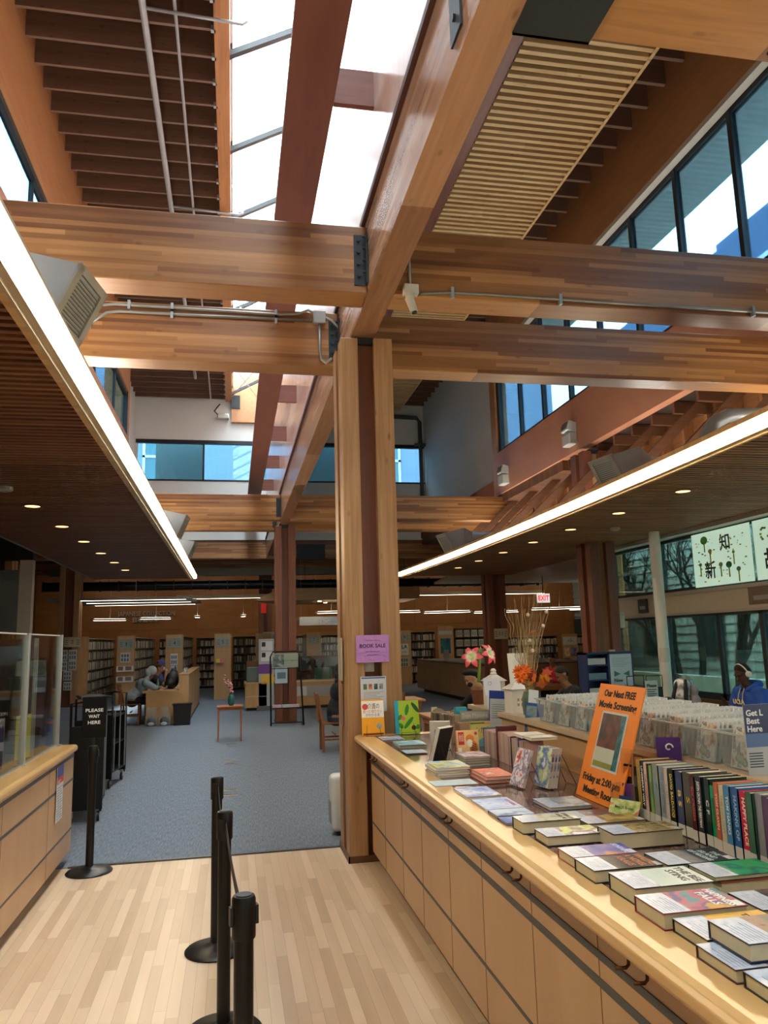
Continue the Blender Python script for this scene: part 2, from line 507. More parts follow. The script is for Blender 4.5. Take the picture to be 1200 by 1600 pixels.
# blocks between the two shaft boards
blk = MB().box(0, 0, 0, 0.31, 0.05, 0.30).build('spacer_block', WOOD('block', ['6b3727', '7b4535', '8a5546'], 'x', 'z', 5, 9, 0.9, 0.5))
tag(blk, 'reddish timber block bridging the narrow gap beside the skylight shaft board', 'timber block', 'blocks bridging the skylight shaft')
by = [7.2, 9.7+0, 12.2, 14.6, 17.05, 19.5, 21.9]
for i, yy in enumerate([5.2, 7.75, 10.2, 12.65, 15.2, 17.7, 20.4]):
    o = blk if i == 0 else blk.copy()
    if i: COL.objects.link(o)
    o.location = (0.73, yy, 5.79)

# ---- clerestory walls
# west side
struct(MB().box(-2.90, -6, 8.35, -2.72, 20.3, ZR+0.5).build('wall_west_header', ply_orange))
struct(MB().box(-2.90, -6, 5.06, -2.72, 20.3, 7.15).build('wall_west_sill', ply_red))
struct(MB().box(-3.35, 20.3, 5.06, -2.76, 20.75, ZR+0.5).build('wall_west_pier', purlin_wood))
struct(MB().box(-3.35, 20.75, 5.06, -3.14, YB, ZR+0.5).build('wall_west_end', wall_white))
w2 = bpy.data.objects.new('window_2', None); COL.objects.link(w2); struct(w2)
fr = MB()
fr.box(-2.86, -6, 8.25, -2.76, 20.3, 8.35).box(-2.86, -6, 7.15, -2.76, 20.3, 7.22).box(-2.86, 20.2, 7.15, -2.74, 20.3, 8.35)
for k in range(10): fr.box(-2.85, -5+k*2.6, 7.15, -2.79, -4.95+k*2.6, 8.35)
fr.build('window_frame', frame_dark, w2)
MB().box(-2.83, -6, 7.2, -2.82, 20.25, 8.3).build('pane', glass_blue, w2)
# east side
struct(MB().box(6.2, -6, 8.5, 6.36, 17.1, ZR+0.5).build('wall_east_header', ply_orange))
struct(MB().box(6.2, -6, 5.1, 6.36, 17.45, 6.1).build('wall_east_sill', ply_red))
struct(MB().box(6.2, 17.1, 6.1, 6.5, 17.45, ZR+0.5).build('wall_east_pier', ply_orange))
struct(MB().box(6.42, 17.45, 5.1, 6.62, YB, ZR+0.5).build('wall_east_end', wall_white))
struct(MB().box(6.14, -6, 8.42, 6.26, 17.1, 8.50).build('trim_5', M('c6c0b4')))
struct(MB().box(6.2, 17.45, 5.1, 6.42, YB-.02, 5.5).build('wall_east_sill_far', M('8c5238', .9)))
w3 = bpy.data.objects.new('window_3', None); COL.objects.link(w3); struct(w3)
fr = MB()
fr.box(6.27, -6, 8.36, 6.36, 17.1, 8.46).box(6.25, -6, 6.1, 6.36, 17.1, 6.17).box(6.25, 16.95, 6.1, 6.36, 17.1, 8.5)
for k in range(17): fr.box(6.26, 15.64-k*1.29, 6.1, 6.35, 15.72-k*1.29, 8.5)
fr.build('window_frame', frame_dark, w3)
MB().box(6.30, -6, 6.15, 6.31, 17.0, 8.4).build('pane', glass_blue, w3)
# eave outside the east windows
struct(MB().box(6.36, -6, 8.55, 7.35, 17.4, 8.65).build('ceiling_eave', M('f0f4f4', 0.8)))
# end wall
ew = MB().box(-3.2, YB, 5.06, 6.6, YB+0.18, 7.0).box(-3.2, YB, 8.3, 6.6, YB+0.18, 10.2).box(-3.2, YB, 7.0, -3.05, YB+.18, 8.3).box(6.3, YB, 7.0, 6.6, YB+.18, 8.3)
struct(ew.build('wall_north', wall_white))
w4 = bpy.data.objects.new('window_4', None); COL.objects.link(w4); struct(w4)
fr = MB()
fr.box(-3.1, YB-0.03, 8.22, 6.4, YB+0.1, 8.34).box(-3.1, YB-0.02, 6.98, 6.4, YB+0.1, 7.03)
for x in (-0.98, 2.12, 4.2): fr.box(x-0.03, YB-0.02, 7.0, x+0.03, YB+0.08, 8.3)
fr.build('window_frame', frame_dark, w4)
MB().box(-3.1, YB+0.05, 7.0, 6.4, YB+0.06, 8.3).build('pane', glass_blue, w4)
# skylight end
struct(MB().box(-0.1, YB-0.15, 8.95, 1.1, YB, 10.6).build('trim_6', ply_orange))
MB().box(-0.12, YB-0.19, 9.4, 0.18, YB-0.155, 9.85).build('skylight_plate', steel_dark, ceil)
br = MB().cyl((-0.05, YB-0.6, 9.7), (0.7, YB-2.6, 10.0), 0.012, n=6).cyl((0.7, YB-0.6, 9.7), (-0.05, YB-2.6, 10.0), 0.012, n=6)
br.build('brace_rod', galv, ceil)

# ---- low roofs outside the clerestory
low = M('2b1a10', 0.9)
struct(MB().box(-8.3, -4, 5.08, -2.80, YB+10, 5.3).build('ceiling_west_aisle', low))
struct(MB().box(6.25, -4, 5.12, 7.7, 13.7, 5.3).build('ceiling_east_aisle', low))
struct(MB().prism([(6.25, 13.6), (7.2, 13.6), (18.7, 35), (-2.9, 35), (-2.9, YB+0.1), (6.25, YB+0.1)], 'z', 4.9, 5.1).build('ceiling_north', WOOD('low_deck', ['4a2d1a', '5f3b22', '744a2c'], 'x', 'y', 0.14, 4, 0.6, 0.6, gap=0.06)))
# ---- outer walls
wood_wall = WOOD('wood_wall', ['96602f', 'a96f3a', 'b97e46'], 'x', 'z', 1.22, 2.44, 0.8, 0.45, gap=0.012, knots=0, stretch=5)
struct(MB().box(-8.3, 34.6, 0, 18.6, 34.8, 5.0).build('wall_back', [wood_wall]))
struct(MB().box(-8.3, -4, 0, -8.15, 35, 5.1).build('wall_west', WOOD('w_wall', ['51321f', '63402a', '754e34'], 'y', 'z', 1.2, 2.4, 0.8, 0.5, knots=0)))
struct(MB().box(-8.3, -4.2, 0, 7.8, -4.0, 5.1).box(-3.6, -6.2, 5.0, 7.7, -6, 10.8).box(-3.6, -6.2, 5.0, 7.7, -4.0, 5.1).build('wall_south', wall_white))
struct(MB().prism([(7.15, 13.6), (7.3, 13.55), (18.9, 34.9), (18.7, 35)], 'z', 0, 5.0).build('wall_east_far', wood_wall))

for k in range(6):  # fill lights added to brighten the back wall, boxes included
    o = thing('wall_fill_light', 'added fill light in a shallow box before the wooden back wall', 'light', (-5+k*3.8, 32.4, 4.80), 0, 'added fill lights along the back wall')
    MB().box(-1.2, -.1, 0.01, 1.2, .1, .09).build('housing', M('b9b4aa', .5), o)
    a_ = area('wall_fill_area', (0, 0, 0), 2.2, .15, (0, .35, -1), 14, (1.0, .86, .66)); a_.parent = o

# ---- girder, columns, transverse beams
gd = thing('ridge_girder', 'long glulam girder running under the skylight over the timber posts', 'girder', (1.135, 6, 4.46))
MB().box(-0.105, -9.9, 0, 0.105, 18.98, 0.6).build('timber', glulam_y, gd)
pl = MB().box(-0.118, -3.0, 0.1, -0.107, -2.84, 0.5); pl.cyl((-0.13, -2.92, 0.2), (-0.106, -2.92, 0.2), 0.02, n=6).cyl((-0.13, -2.92, 0.4), (-0.106, -2.92, 0.4), 0.02, n=6)
pl.build('bolted_plate', steel_dark, gd)
def column(x, y, label, h=4.43, mats=(post_wood, post_red), w=0.46, group=None):
    t = thing('timber_column', label, 'column', (x, y, 0), 0, group)
    p = w/2; q = 0.155
    for sx in (-1, 1):
        for sy in (-1, 1):
            MB().rbox(sx*p, sy*0.26, 0, sx*(p-q), sy*(0.26-0.19), h, 0.006, seg=1).build('post', mats[0], t)
    MB().box(-p+q, -0.15, 0, p-q, 0.15, h-0.03).build('core', mats[1], t)
    MB().box(-p+q-0.02, -0.2, h-0.03, p-q+0.02, 0.2, h+0.03).build('steel_cap', steel_dark, t)
    b = MB().box(-p-0.012, -0.272, 0, p+0.012, -0.26, 0.05).box(-p-0.012, 0.26, 0, p+0.012, 0.272, 0.05).box(-p-0.012, -0.272, 0, -p, 0.272, 0.05).box(p, -0.272, 0, p+0.012, 0.272, 0.05)
    b.build('base_trim', M('5f3d22', 0.5), t)
    return t
c1 = column(1.155, 6.71, 'big four-post timber column beside the end of the book counter')
c2 = column(1.17, 18.0, 'red-brown timber column standing behind the black magazine rack', mats=(post_red, post_red))
c3 = column(1.17, 29.3, 'dark timber column just behind the column with the magazine rack', h=4.85, mats=(post_red, post_red))
c4 = column(6.25, 12.5, 'thick timber column at the end of the hall windows', h=4.95, mats=(post_red, post_wood))
c5 = column(6.55, 18.9, 'dark timber column near the aisle number card 11', h=4.95, mats=(post_red, post_red))
c6 = column(-5.0, 25.6, 'timber column carrying the aisle number 2 card and black photo sheets', h=4.85, mats=(post_wood, post_red), w=0.6)
c7 = column(-5.45, 20.0, 'dim timber column beside the grey partition', h=4.85)
def xbeam(y, x0, x1, label, z=4.46, h=0.57, d=0.28, side=0, group='paired cross beams'):
    t = thing('cross_beam', label, 'beam', ((x0+x1)/2, y, z), 0, group)
    L = (x1-x0)/2
    MB().rbox(-L, -d/2, 0, L, d/2, h, 0.008, seg=1).build('timber', glulam_x, t)
    if side:
        e = L*side - side*0.005
        pm = MB().box(e, -d/2-0.008, 0.06, e-side*0.10, -d/2, h-0.08).box(e, -d/2-0.008, 0.06, e-side*0.012, -d/2-0.07, h-0.08)
        for k in range(4):
            zz = 0.12+k*0.1+0.02
            pm.cyl((e-side*0.065, -d/2-0.025, zz), (e-side*0.065, -d/2-0.006, zz), 0.014, n=6)
            pm.cyl((e-side*0.035, -d/2-0.04, zz+0.02), (e-side*0.008, -d/2-0.04, zz+0.02), 0.012, n=6)
        pm.build('bolted_bracket', steel_dark, t)
    return t
xbeam(5.76, -8.1, 1.03, 'nearer cross beam hung on the skylight side of the girder', side=1)
xbeam(7.43, -8.1, 1.03, 'cross beam with two steel conduits, behind the nearer beam', side=1)
xbeam(5.76, 1.24, 7.0, 'cross beam with a steel conduit and a camera along its face')
xbeam(7.43, 1.24, 7.0, 'cross beam passing just behind the big column top')
xbeam(17.17, -8.1, 1.03, 'first of the distant cross beams, below the white wall and its windows', side=1)
xbeam(18.83, -8.1, 1.03, 'second of the distant cross beams, west of the red-brown column', side=1)
xbeam(17.17, 1.24, 7.0, 'first of the distant cross beams, ending under the red fascia')
xbeam(18.83, 1.24, 7.0, 'second of the distant cross beams, above the hanging diffuser')
xbeam(25.2, -8.1, 7.0, 'cross beam with a square steel plate under the white end wall', group='single cross beams')
xbeam(27.6, -8.1, 7.2, 'farthest glulam beam above the black duct', z=4.2, h=0.6, group='single cross beams')
for t in (2,):
    o = MB().box(2.02, 25.04, 4.42, 2.95, 25.055, 4.92).build('steel_plate', steel_dark); o.matrix_parent_inverse = Matrix.Identity(4)
    tag(o, 'square blue-grey steel plate bolted on the far cross beam', 'steel plate')
nb = thing('cross_beam', 'dark overhead cross beam with a steel shoe, nearest the camera', 'beam', (4.1, 2.74, 4.46), 0, 'single cross beams')
MB().rbox(-2.86, -0.2, 0, 3.0, 0.15, 0.6, 0.008, seg=1).build('timber', glulam_x, nb)
MB().box(-2.87, -0.22, -0.014, -2.5, 0.165, 0.0).box(-2.87, 0.15, -0.014, -2.5, 0.165, 0.4).build('steel_shoe', steel_dark, nb)
bp = MB().box(-1.62, -0.09, -0.012, -1.42, 0.09, 0).cyl((-1.52, 0, -0.05), (-1.52, 0, -0.01), 0.035, n=6)
bp.box(-1.2+0.0, -0.09, -0.012, -1.06, 0.09, 0)
bp.build('washer_plate', steel_dark, nb)

def fill_light(name, label, x, y0, y1, z):  # invented fill lights, added to lift the roof and upper timber
    n_ = 4; L_ = (y1-y0)/n_
    for k in range(n_):
        o = thing(name, label, 'light', (x, y0+L_*(k+.5), z), 0, 'added fill lights on top of the hung ceilings')
        MB().box(-.06, -L_/2+.1, 0, .06, L_/2-.1, .05).box(-.06, -L_/2+.1, .05, -.05, L_/2-.1, .08).box(.05, -L_/2+.1, .05, .06, L_/2-.1, .08).build('housing', M('c9c9c4', .4, .4), o)
        a_ = area('fill_area', (0, 0, .055), .09, L_-.25, (0, 0, 1), FILL_W, (1.0, .92, .80))
        a_.parent = o
# ---- hung slatted ceilings with light troughs
wp = struct(bpy.data.objects.new('ceiling_slatted_west', None)); COL.objects.link(wp)
sm = MB()
y = -3.0
while y < 18.95:
    sm.box(-3.2, y, 3.33, -1.03, y+0.042, 3.375); y += 0.09
sm.build('slat_panel', slat_dark, wp)
MB().box(-3.2, -3, 3.40, -1.0, 19.0, 3.44).build('backing_board', M('0e0806', 0.95), wp)
MB().box(-3.22, -3, 3.32, -3.19, 19.0, 3.45).build('edge_strip', M('8a8175', 0.5), wp)
MB().box(-1.04, -3, 3.31, -0.995, 19.0, 3.42).build('wood_edge', slat_pale, wp)
tro = MB().box(-0.995, -3, 3.40, -0.86, 19.0, 3.42).box(-0.98, -3, 3.32, -0.94, 19.0, 3.33).box(-0.995, -3, 3.30, -0.98, 19.0, 3.40)
tro.build('light_trough', M('b8a890', 0.5), wp)
tube_m = EMIT('tube_light', (1.0, 0.84, 0.58), LAMP)
dk = MB(); 
for k in range(18):
    y0 = -2.6+k*1.2
    dk.box(-0.930, y0+0.035, 3.335, -0.872, y0+1.165, 3.385)
dk.build('tube_lamps', tube_m, wp)['label'] = 'glowing warm white tubes'
# east one with a bowed edge
ep = struct(bpy.data.objects.new('ceiling_slatted_east', None)); COL.objects.link(ep)
def edge(y):
    return 3.70+0.5*(1-((y-12.0)/12.0)**2)
sm = MB(); y = -3.0
while y < 18.95:
    sm.box(edge(y)+0.16, y, 3.33, 7.04, y+0.042, 3.375); y += 0.09
sm.build('slat_panel', slat_mid, ep)
def strip(o0, o1, z0, z1, ya=-3.0, yb=19.0, n=22, gaps=False):
    q = MB()
    for i in range(n):
        a = ya+(yb-ya)*i/n; b_ = ya+(yb-ya)*(i+1)/n
        if gaps: a += 0.03; b_ -= 0.03
        q.prism([(edge(a)+o0, a), (edge(a)+o1, a), (edge(b_)+o1, b_), (edge(b_)+o0, b_)], 'z', z0, z1)
    return q
strip(0.13, 2.7, 3.40, 3.44).build('backing_board', M('0e0806', 0.95), ep)
strip(0.12, 0.155, 3.30, 3.42).build('wood_edge', slat_pale, ep)
strip(0.0, 0.13, 3.40, 3.42).build('trough_lid', M('b8a890', 0.5), ep)
strip(0.075, 0.12, 3.32, 3.33).build('light_trough', M('b8a890', 0.5), ep)
strip(-0.02, 0.0, 3.40, 3.445).build('trough_rim', slat_pale, ep)
strip(-0.002, 0.062, 3.335, 3.385, gaps=True, n=17).build('tube_lamps', tube_m, ep)['label'] = 'glowing warm white tubes'
MB().box(6.9, -3, 3.27, 7.1, 13.5, 3.45).build('window_pelmet', M('cfc6b6', 0.5), ep)
# pale slatted soffit past the east ceiling
struct(MB().prism([(7.0, 13.6), (12.0, 23.0), (12.0, 25), (6.6, 25.0), (6.0, 19.2), (7.0, 19)], 'z', 3.55, 3.62).build('ceiling_soffit', slat_pale))

fill_light('fill_light', 'added fill light lying on top of a hung slatted ceiling', -1.6, 3.8, 18.5, 3.445)
fill_light('fill_light', 'added fill light lying on top of a hung slatted ceiling', 5.9, 3.8, 18.5, 3.445)
# recessed downlights
can = thing('downlight', 'recessed amber downlight in the slatted ceiling over the service desk', 'light', (-2.2, 9, 3.326), 0, 'downlights over the service desk')
MB().lathe([(0.11, 0), (0.11, -0.006), (0.085, -0.006), (0.08, 0.0)], 16).build('trim_ring', M('6b5a45', 0.4, 0.5), can)
MB().lathe([(0.08, -0.004), (0.02, -0.006)], 12).build('lamp', EMIT('can_light', (1.0, 0.50, 0.18), 2.6), can)
for i in range(1, 6): dup(can, (-2.2, 9+i*1.52, 3.326))
for i in range(7):
    dup(can, (5.0, 7.75+i*1.5, 3.326), label='recessed amber downlight in the slatted ceiling over the reading side', group='downlights over the reading side')
# ---- exposed timber under the east low roof
tr_m = WOOD('truss_wood', ['46291a', '5a3822', '6c462c'], 'x', 'z', 5, 9, 0.9, 0.5)
studm = WOOD('stud_wood', ['6a4024', '855532', 'a37044'], 'z', 'x', 5, 9, 0.9, 0.5)
brd = WOOD('board_wood', ['5a341c', '754828', '8f5e38'], 'y', 'z', 0.14, 2.4, 0.5, 0.5, gap=0.04)
struct(MB().box(7.05, -3, 3.45, 7.12, 19.3, 5.12).build('wall_east_upper', brd))
st = MB().box(6.88, -0.03, 3.45, 7.05, 0.03, 5.12).build('wall_stud', studm)
tag(st, 'upright stud of the boarded wall above the curved light trough', 'stud', 'studs above the curved light trough')
lk = MB().box(6.36, -0.03, 4.93, 7.0, 0.03, 5.11).build('outrigger', tr_m)
tag(lk, 'short rafter end under the red fascia', 'rafter', 'rafter ends under the red fascia')
d = MB(); a = Vector((5.05, 0, 3.46)); c = Vector((6.62, 0, 4.93))
u_ = (c-a).normalized(); n_ = Vector((-u_.z, 0, u_.x))
P4 = [a+n_*0.0, c+n_*0.0, c+n_*0.13, a+n_*0.13]
d.prism([(p.x, p.z) for p in P4], 'y', -0.03, 0.03)
dg_ = d.build('slanted_strut', tr_m)
tag(dg_, 'slanted timber strut rising behind the curved light trough', 'strut', 'slanted struts behind the curved light trough')
i = 0
y = 3.2
while y < 19:
    for base, loc in ((st, (0, y, 0)), (lk, (0, y, 0))):
        o = base if i == 0 else base.copy()
        if i: COL.objects.link(o)
        o.location = loc
    if not (5.4 < y+0.3 < 6.1) and i % 2 == 0:
        o = dg_ if i == 0 else dg_.copy()
        if i: COL.objects.link(o)
        o.location = (0, y+0.3, 0)
    i += 1; y += 0.61
# ---- hall windows on the east side
XW = 7.1
struct(MB().box(XW-0.05, -3, 0, XW+0.15, 13.6, 0.74).build('wall_window_sill', M('5a3b25')))
struct(MB().box(XW, -3, 2.04, XW+0.15, 13.6, 2.37).build('wall_window_band', M('b9ad9a', 0.6)))
struct(MB().box(XW-0.03, -3, 2.345, XW, 13.6, 2.40).box(XW-0.03, -3, 2.02, XW, 13.6, 2.06).build('trim_7', M('a9a296', 0.4, 0.3)))
w5 = struct(bpy.data.objects.new('window_5', None)); COL.objects.link(w5)
fr = MB()
fr.box(XW, -3, 2.40, XW+0.06, 13.6, 2.45).box(XW, -3, 3.22, XW+0.06, 13.6, 3.30).box(XW, -3, 0.74, XW+0.06, 13.6, 0.84).box(XW, -3, 1.98, XW+0.06, 13.6, 2.03)
for yy in (13.5, 11.83, 10.42, 9.45, 8.0, 6.6, 5.2): fr.box(XW, yy-0.04, 0.74, XW+0.07, yy+0.04, 2.03)
for yy in (13.5, 11.83, 10.87, 9.4, 8.0, 6.6, 5.2): fr.box(XW, yy-0.025, 2.37, XW+0.07, yy+0.025, 3.30)
fr.build('window_frame', frame_dark, w5)
MB().box(XW+0.03, -3, 0.8, XW+0.035, 13.6, 2.0).box(XW+0.03, -3, 2.42, XW+0.035, 13.6, 3.25).build('pane', glass_teal, w5)
t = thing('round_post', 'slim white round post in front of the hall windows', 'post', (6.55, 11.05, 0))
MB().cyl((0, 0, 0), (0, 0, 3.33), 0.085, n=20).build('shaft', M('d5d6cf', 0.4), t, smooth=True)
MB().cyl((0, 0, 1.30), (0, 0, 1.52), 0.088, n=20).build('paper_notice', M('c8c4bb', 0.6), t, smooth=True)

# ================================================================== OUTDOORS
grd = struct(MB().box(7.4, -10, -0.3, 60, 70, -0.1).build('ground', M('a9ada2', 0.9)))
gr2 = M('8fa39b', 0.8)
s_ = thing('sided_building', 'pale sided building across the court beyond the hall windows', 'building', (16, 10, -0.1))
sb = MB()
for k in range(24): sb.prism([(-0.02, 0.3*k), (0.05, 0.3*k), (0.05, 0.3*k+0.3), (0.03, 0.3*k+0.3)], 'y', -10, 28)
sb.build('siding', M('b0bebc', 0.7), s_)
MB().box(0.05, -10, 0, 5, 28, 7.2).build('wall', M('9fb0ae', 0.8), s_)
for k in range(10):
    MB().box(-0.06, -8.5+k*3.6, 1.0, 0.03, -7.0+k*3.6, 2.6).build('window', M('33474c', 0.2), s_)
MB().box(-0.1, -10, 3.0, 0.0, 28, 3.12).build('white_band', M('dfe6e2'), s_)
# low garden wall with lawn strip
o = MB().box(12.6, -2, -0.1, 12.8, 24, 0.55).build('garden_wall', M('b7c4bd', 0.8)); tag(o, 'low pale garden wall outside the hall windows', 'wall')
random.seed(4)
def tree(x, y, h, label, seed):
    rnd = random.Random(seed)
    q = MB()
    def grow(p, d, L, r, n):
        pts = [p]; dd = d.copy()
        for i in range(4):
            dd = (dd+Vector((rnd.uniform(-.25, .25), rnd.uniform(-.25, .25), rnd.uniform(-.05, .2)))).normalized()
            pts.append(pts[-1]+dd*L/4)
        q.tube(pts, [r*(1-0.12*i) for i in range(5)], 6)
        if n:
            for k in range(3):
                j = rnd.choice((2, 3, 4))
                nd = (dd+Vector((rnd.uniform(-.8, .8), rnd.uniform(-.8, .8), rnd.uniform(-.1, .8)))).normalized()
                grow(pts[j], nd, L*0.72, r*0.55, n-1)
    grow(Vector((0, 0, 0)), Vector((0.1, 0.1, 1)), h*0.42, 0.13, 4)
    o = q.build('bare_tree', M('1c211d', 0.9))
    o.location = (x, y, -0.1)
    tag(o, label, 'tree')
tree(11.2, 18.6, 5.0, 'bare dark tree outside, seen past the white round post', 3)
tree(10.9, 15.2, 5.0, 'bare forked tree outside the middle hall windows', 8)
tree(9.9, 12.2, 4.4, 'bare leaning tree outside the pane behind the headphone reader', 15)
tree(15.0, 24.5, 5.0, 'bare tree farthest outside, by the last hall window', 23)
tree(14.0, 21.5, 5, 'bare small tree outside, closest to the thick timber column', 31)
g = MB()
for k in range(46):
    rnd = random.Random(k); a_ = rnd.uniform(0, 2*pi); L_ = rnd.uniform(.5, 1.3)
    g.tube([(0, 0, 0), (cos(a_)*L_*.35, sin(a_)*L_*.35, L_*.8), (cos(a_)*L_*.8, sin(a_)*L_*.8, L_*.7)], [.02, .016, .003], 4)
o = g.build('strap_leaf_plant', M('5f9a6e', 0.6)); o.location = (8.6, 9.6, -0.1); tag(o, 'green strap-leaved plant outside behind the headphone reader', 'plant', kind='thing')
# blue-grey neighbour seen through the clerestory
nbm = M('4a6384', 0.8)
nb_ = thing('neighbour_building', 'blue-grey building seen through the high east windows', 'building', (23, 22, 0))
MB().box(0, -40, 0, 10, 9, 20.3).box(2.5, 9, 0, 10, 26, 22).build('wall', nbm, nb_)
for k in range(9):
    for zz in (16.2, 12.4, 8.6, 4.8):
        w_ = MB().box(-0.06, -36+k*5, zz, 0.02, -33.2+k*5, zz+2.0).box(-0.08, -34.65+k*5, zz, 0.0, -34.55+k*5, zz+2).build('window', M('b7cdd8', 0.3), nb_)
nb2 = thing('neighbour_building', 'pale building with white window frames seen through the end wall windows', 'building', (2, 40, 0))
MB().box(-14, 0, 0, 16, 8, 20).build('wall', M('8394aa', 0.8), nb2)
for x, w in ((-6.6, 1.2), (-0.6, 3.3), (5.3, 1.6), (8.4, 1.6)):
    MB().box(x, -0.12, 10.0, x+w, 0.0, 10.15).box(x, -0.12, 11.3, x+w, 0.0, 11.42).box(x, -0.12, 12.7, x+w, 0, 12.85).box(x, -0.12, 10, x+.12, 0, 12.8).box(x+w-.12, -0.12, 10, x+w, 0, 12.8).build('window_frame', M('e6eef2'), nb2)
    MB().box(x+.1, -0.05, 10.1, x+w-.1, -0.01, 12.75).build('window_glass', M('4b7a82', 0.2), nb2)
nb3 = thing('neighbour_building', 'pale blue building seen through the high west windows', 'building', (-16, 14, 0))
MB().box(-8, -18, 0, 0, 20, 13).build('wall', M('7fa3b8', 0.8), nb3)
MB().box(-8.2, -18.2, 13, 0.2, 20.2, 13.4).build('parapet', M('b8cdd8', 0.8), nb3)
# frosted screen just outside end window
o = MB().box(-2.6, 26.2, 5.11, -1.0, 26.25, 8.6).build('frosted_screen', M('7d8d8c', 0.8)); tag(o, 'grey frosted screen just outside the end wall window', 'screen')
o = MB().box(2.3, 26.2, 5.11, 4.1, 26.25, 8.6).build('frosted_screen', M('4a6468', 0.8)); tag(o, 'dark grey-green screen outside, behind the girder', 'screen')
# ================================================================== SERVICE COUNTERS
maple_top = WOOD('maple_top', ['c29a62', 'cfaa72', 'dab984'], 'y', 'x', 0.5, 3, 0.9, 0.22, knots=0, stretch=9, coat=0.0)
maple_ven = WOOD('maple_veneer', ['b18c66', 'bc9972', 'c5a37d'], 'z', 'y', 5, 9, 0.95, 0.38, knots=0, stretch=3)
groove = M('474b4c', 0.5)
m, nt, b = newmat('granite')
b.inputs['Roughness'].default_value = 0.12
tc = nt.nodes.new('ShaderNodeTexCoord'); n1 = nt.nodes.new('ShaderNodeTexNoise'); n1.inputs['Scale'].default_value = 38; n1.inputs['Detail'].default_value = 6; n1.inputs['Roughness'].default_value = 0.75
rp = nt.nodes.new('ShaderNodeValToRGB')
for i, (p_, c_) in enumerate(((0.36, '2f201d'), (0.48, '59403a'), (0.56, '7b5c55'), (0.68, '9c827b'))):
    e = rp.color_ramp.elements[i] if i < 2 else rp.color_ramp.elements.new(p_)
    e.position = p_; e.color = (*hexc(c_), 1)
nt.links.new(tc.outputs['Object'], n1.inputs['Vector']); nt.links.new(n1.outputs[0], rp.inputs[0]); nt.links.new(rp.outputs[0], b.inputs['Base Color'])
granite = m
CT = 0.99
rc = thing('book_counter', 'long maple counter with dark granite inlay, laid out with books', 'counter', (1.5, 3, 0))
# local = world minus (1.5, 3, 0)
def L3(x, y): return (x-1.5, y-3)
w_ = MB()
y0, y1 = -1.6, 3.37
w_.box(-0.40, y0, 0.10, 1.3, y1, 0.93)
w_.build('carcass', maple_ven, rc)
top = MB()
prof = [(-0.515, 0.935), (-0.525, 0.950), (-0.525, 0.972), (-0.512, 0.986), (-0.49, 0.99), (-0.375, 0.99), (-0.375, 0.93), (-0.39, 0.93)]
top.prism(prof, 'y', y0, y1+0.06)
top.box(-0.375, y1-0.07, 0.93, 0.47, y1+0.06, 0.99).box(0.39, y0, 0.93, 0.47, y1, 0.99)
top.build('wood_edging', maple_top, rc, bevel=0.003)
MB().box(-0.375, y0, 0.93, 0.39, y1-0.07, 0.989).build('granite_inlay', granite, rc)
g = MB()
for z0, z1 in ((0.775, 0.800), (0.695, 0.722), (0.318, 0.332)): g.box(-0.403, y0, z0, -0.398, y1, z1)
g.build('groove_strips', groove, rc)
yy = y1-0.55; k = 0
while yy > y0:
    MB().box(-0.4015, yy-0.0015, 0.10, -0.399, yy+0.0015, 0.93).build('panel_joint', M('7a5a3c'), rc)
    yy -= 0.55 if k % 2 else 0.6; k += 1
MB().box(-0.33, y0, 0.0, 1.2, y1-0.03, 0.10).build('plinth', M('1c1512', 0.7), rc)
hk = M('5a3c26', 0.4, 0.8)
for px_y in (6.10, 6.0, 5.02, 4.92, 4.02, 3.92, 3.06, 2.96, 2.14, 2.04):
    y_ = px_y-3
    h = MB().tube([(-0.40, y_, 0.90), (-0.412, y_, 0.895), (-0.418, y_, 0.87), (-0.420, y_, 0.845), (-0.428, y_, 0.838), (-0.46, y_, 0.840)], 0.005, 8)
    h.build('bag_hook', hk, rc, smooth='all')
# raised ledge behind
MB().box(0.47, y0, 0.99, 1.26, y1, 1.165).build('ledge_front', maple_ven, rc)
MB().box(0.44, y0, 1.165, 1.30, y1+0.03, 1.20).build('ledge_top', WOOD('ledge_top', ['b3a085', 'c4b296', 'd0bfa4'], 'y', 'x', 0.5, 3, 0.9, 0.35, knots=0, stretch=9), rc, bevel=0.004)

lc = thing('service_desk', 'maple service desk behind clear plastic screens', 'counter', (-1.7, 5, 0))
w_ = MB().box(-0.5, -5, 0.09, 0.37, 2.19, 0.88).build('carcass', maple_ven, lc)
prof = [(0.37, 0.88), (0.385, 0.885), (0.395, 0.90), (0.395, 0.922), (0.385, 0.936), (0.365, 0.94), (-0.55, 0.94), (-0.55, 0.88)]
MB().prism(prof, 'y', -5, 2.22).build('wood_top', maple_top, lc, bevel=0.004)
MB().box(-0.45, -5, 0, 0.30, 2.13, 0.09).build('plinth', M('2a1d14', 0.7), lc)
g = MB()
for z0, z1 in ((0.845, 0.868), (0.655, 0.673), (0.262, 0.275)): g.box(0.368, -5, z0, 0.3735, 2.19, z1)
g.build('groove_strips', groove, lc)
for yy in (1.3, 0.1, -1.1, -2.3): MB().box(0.369, yy, 0.09, 0.3715, yy+0.003, 0.88).build('panel_joint', M('7a5a3c'), lc)
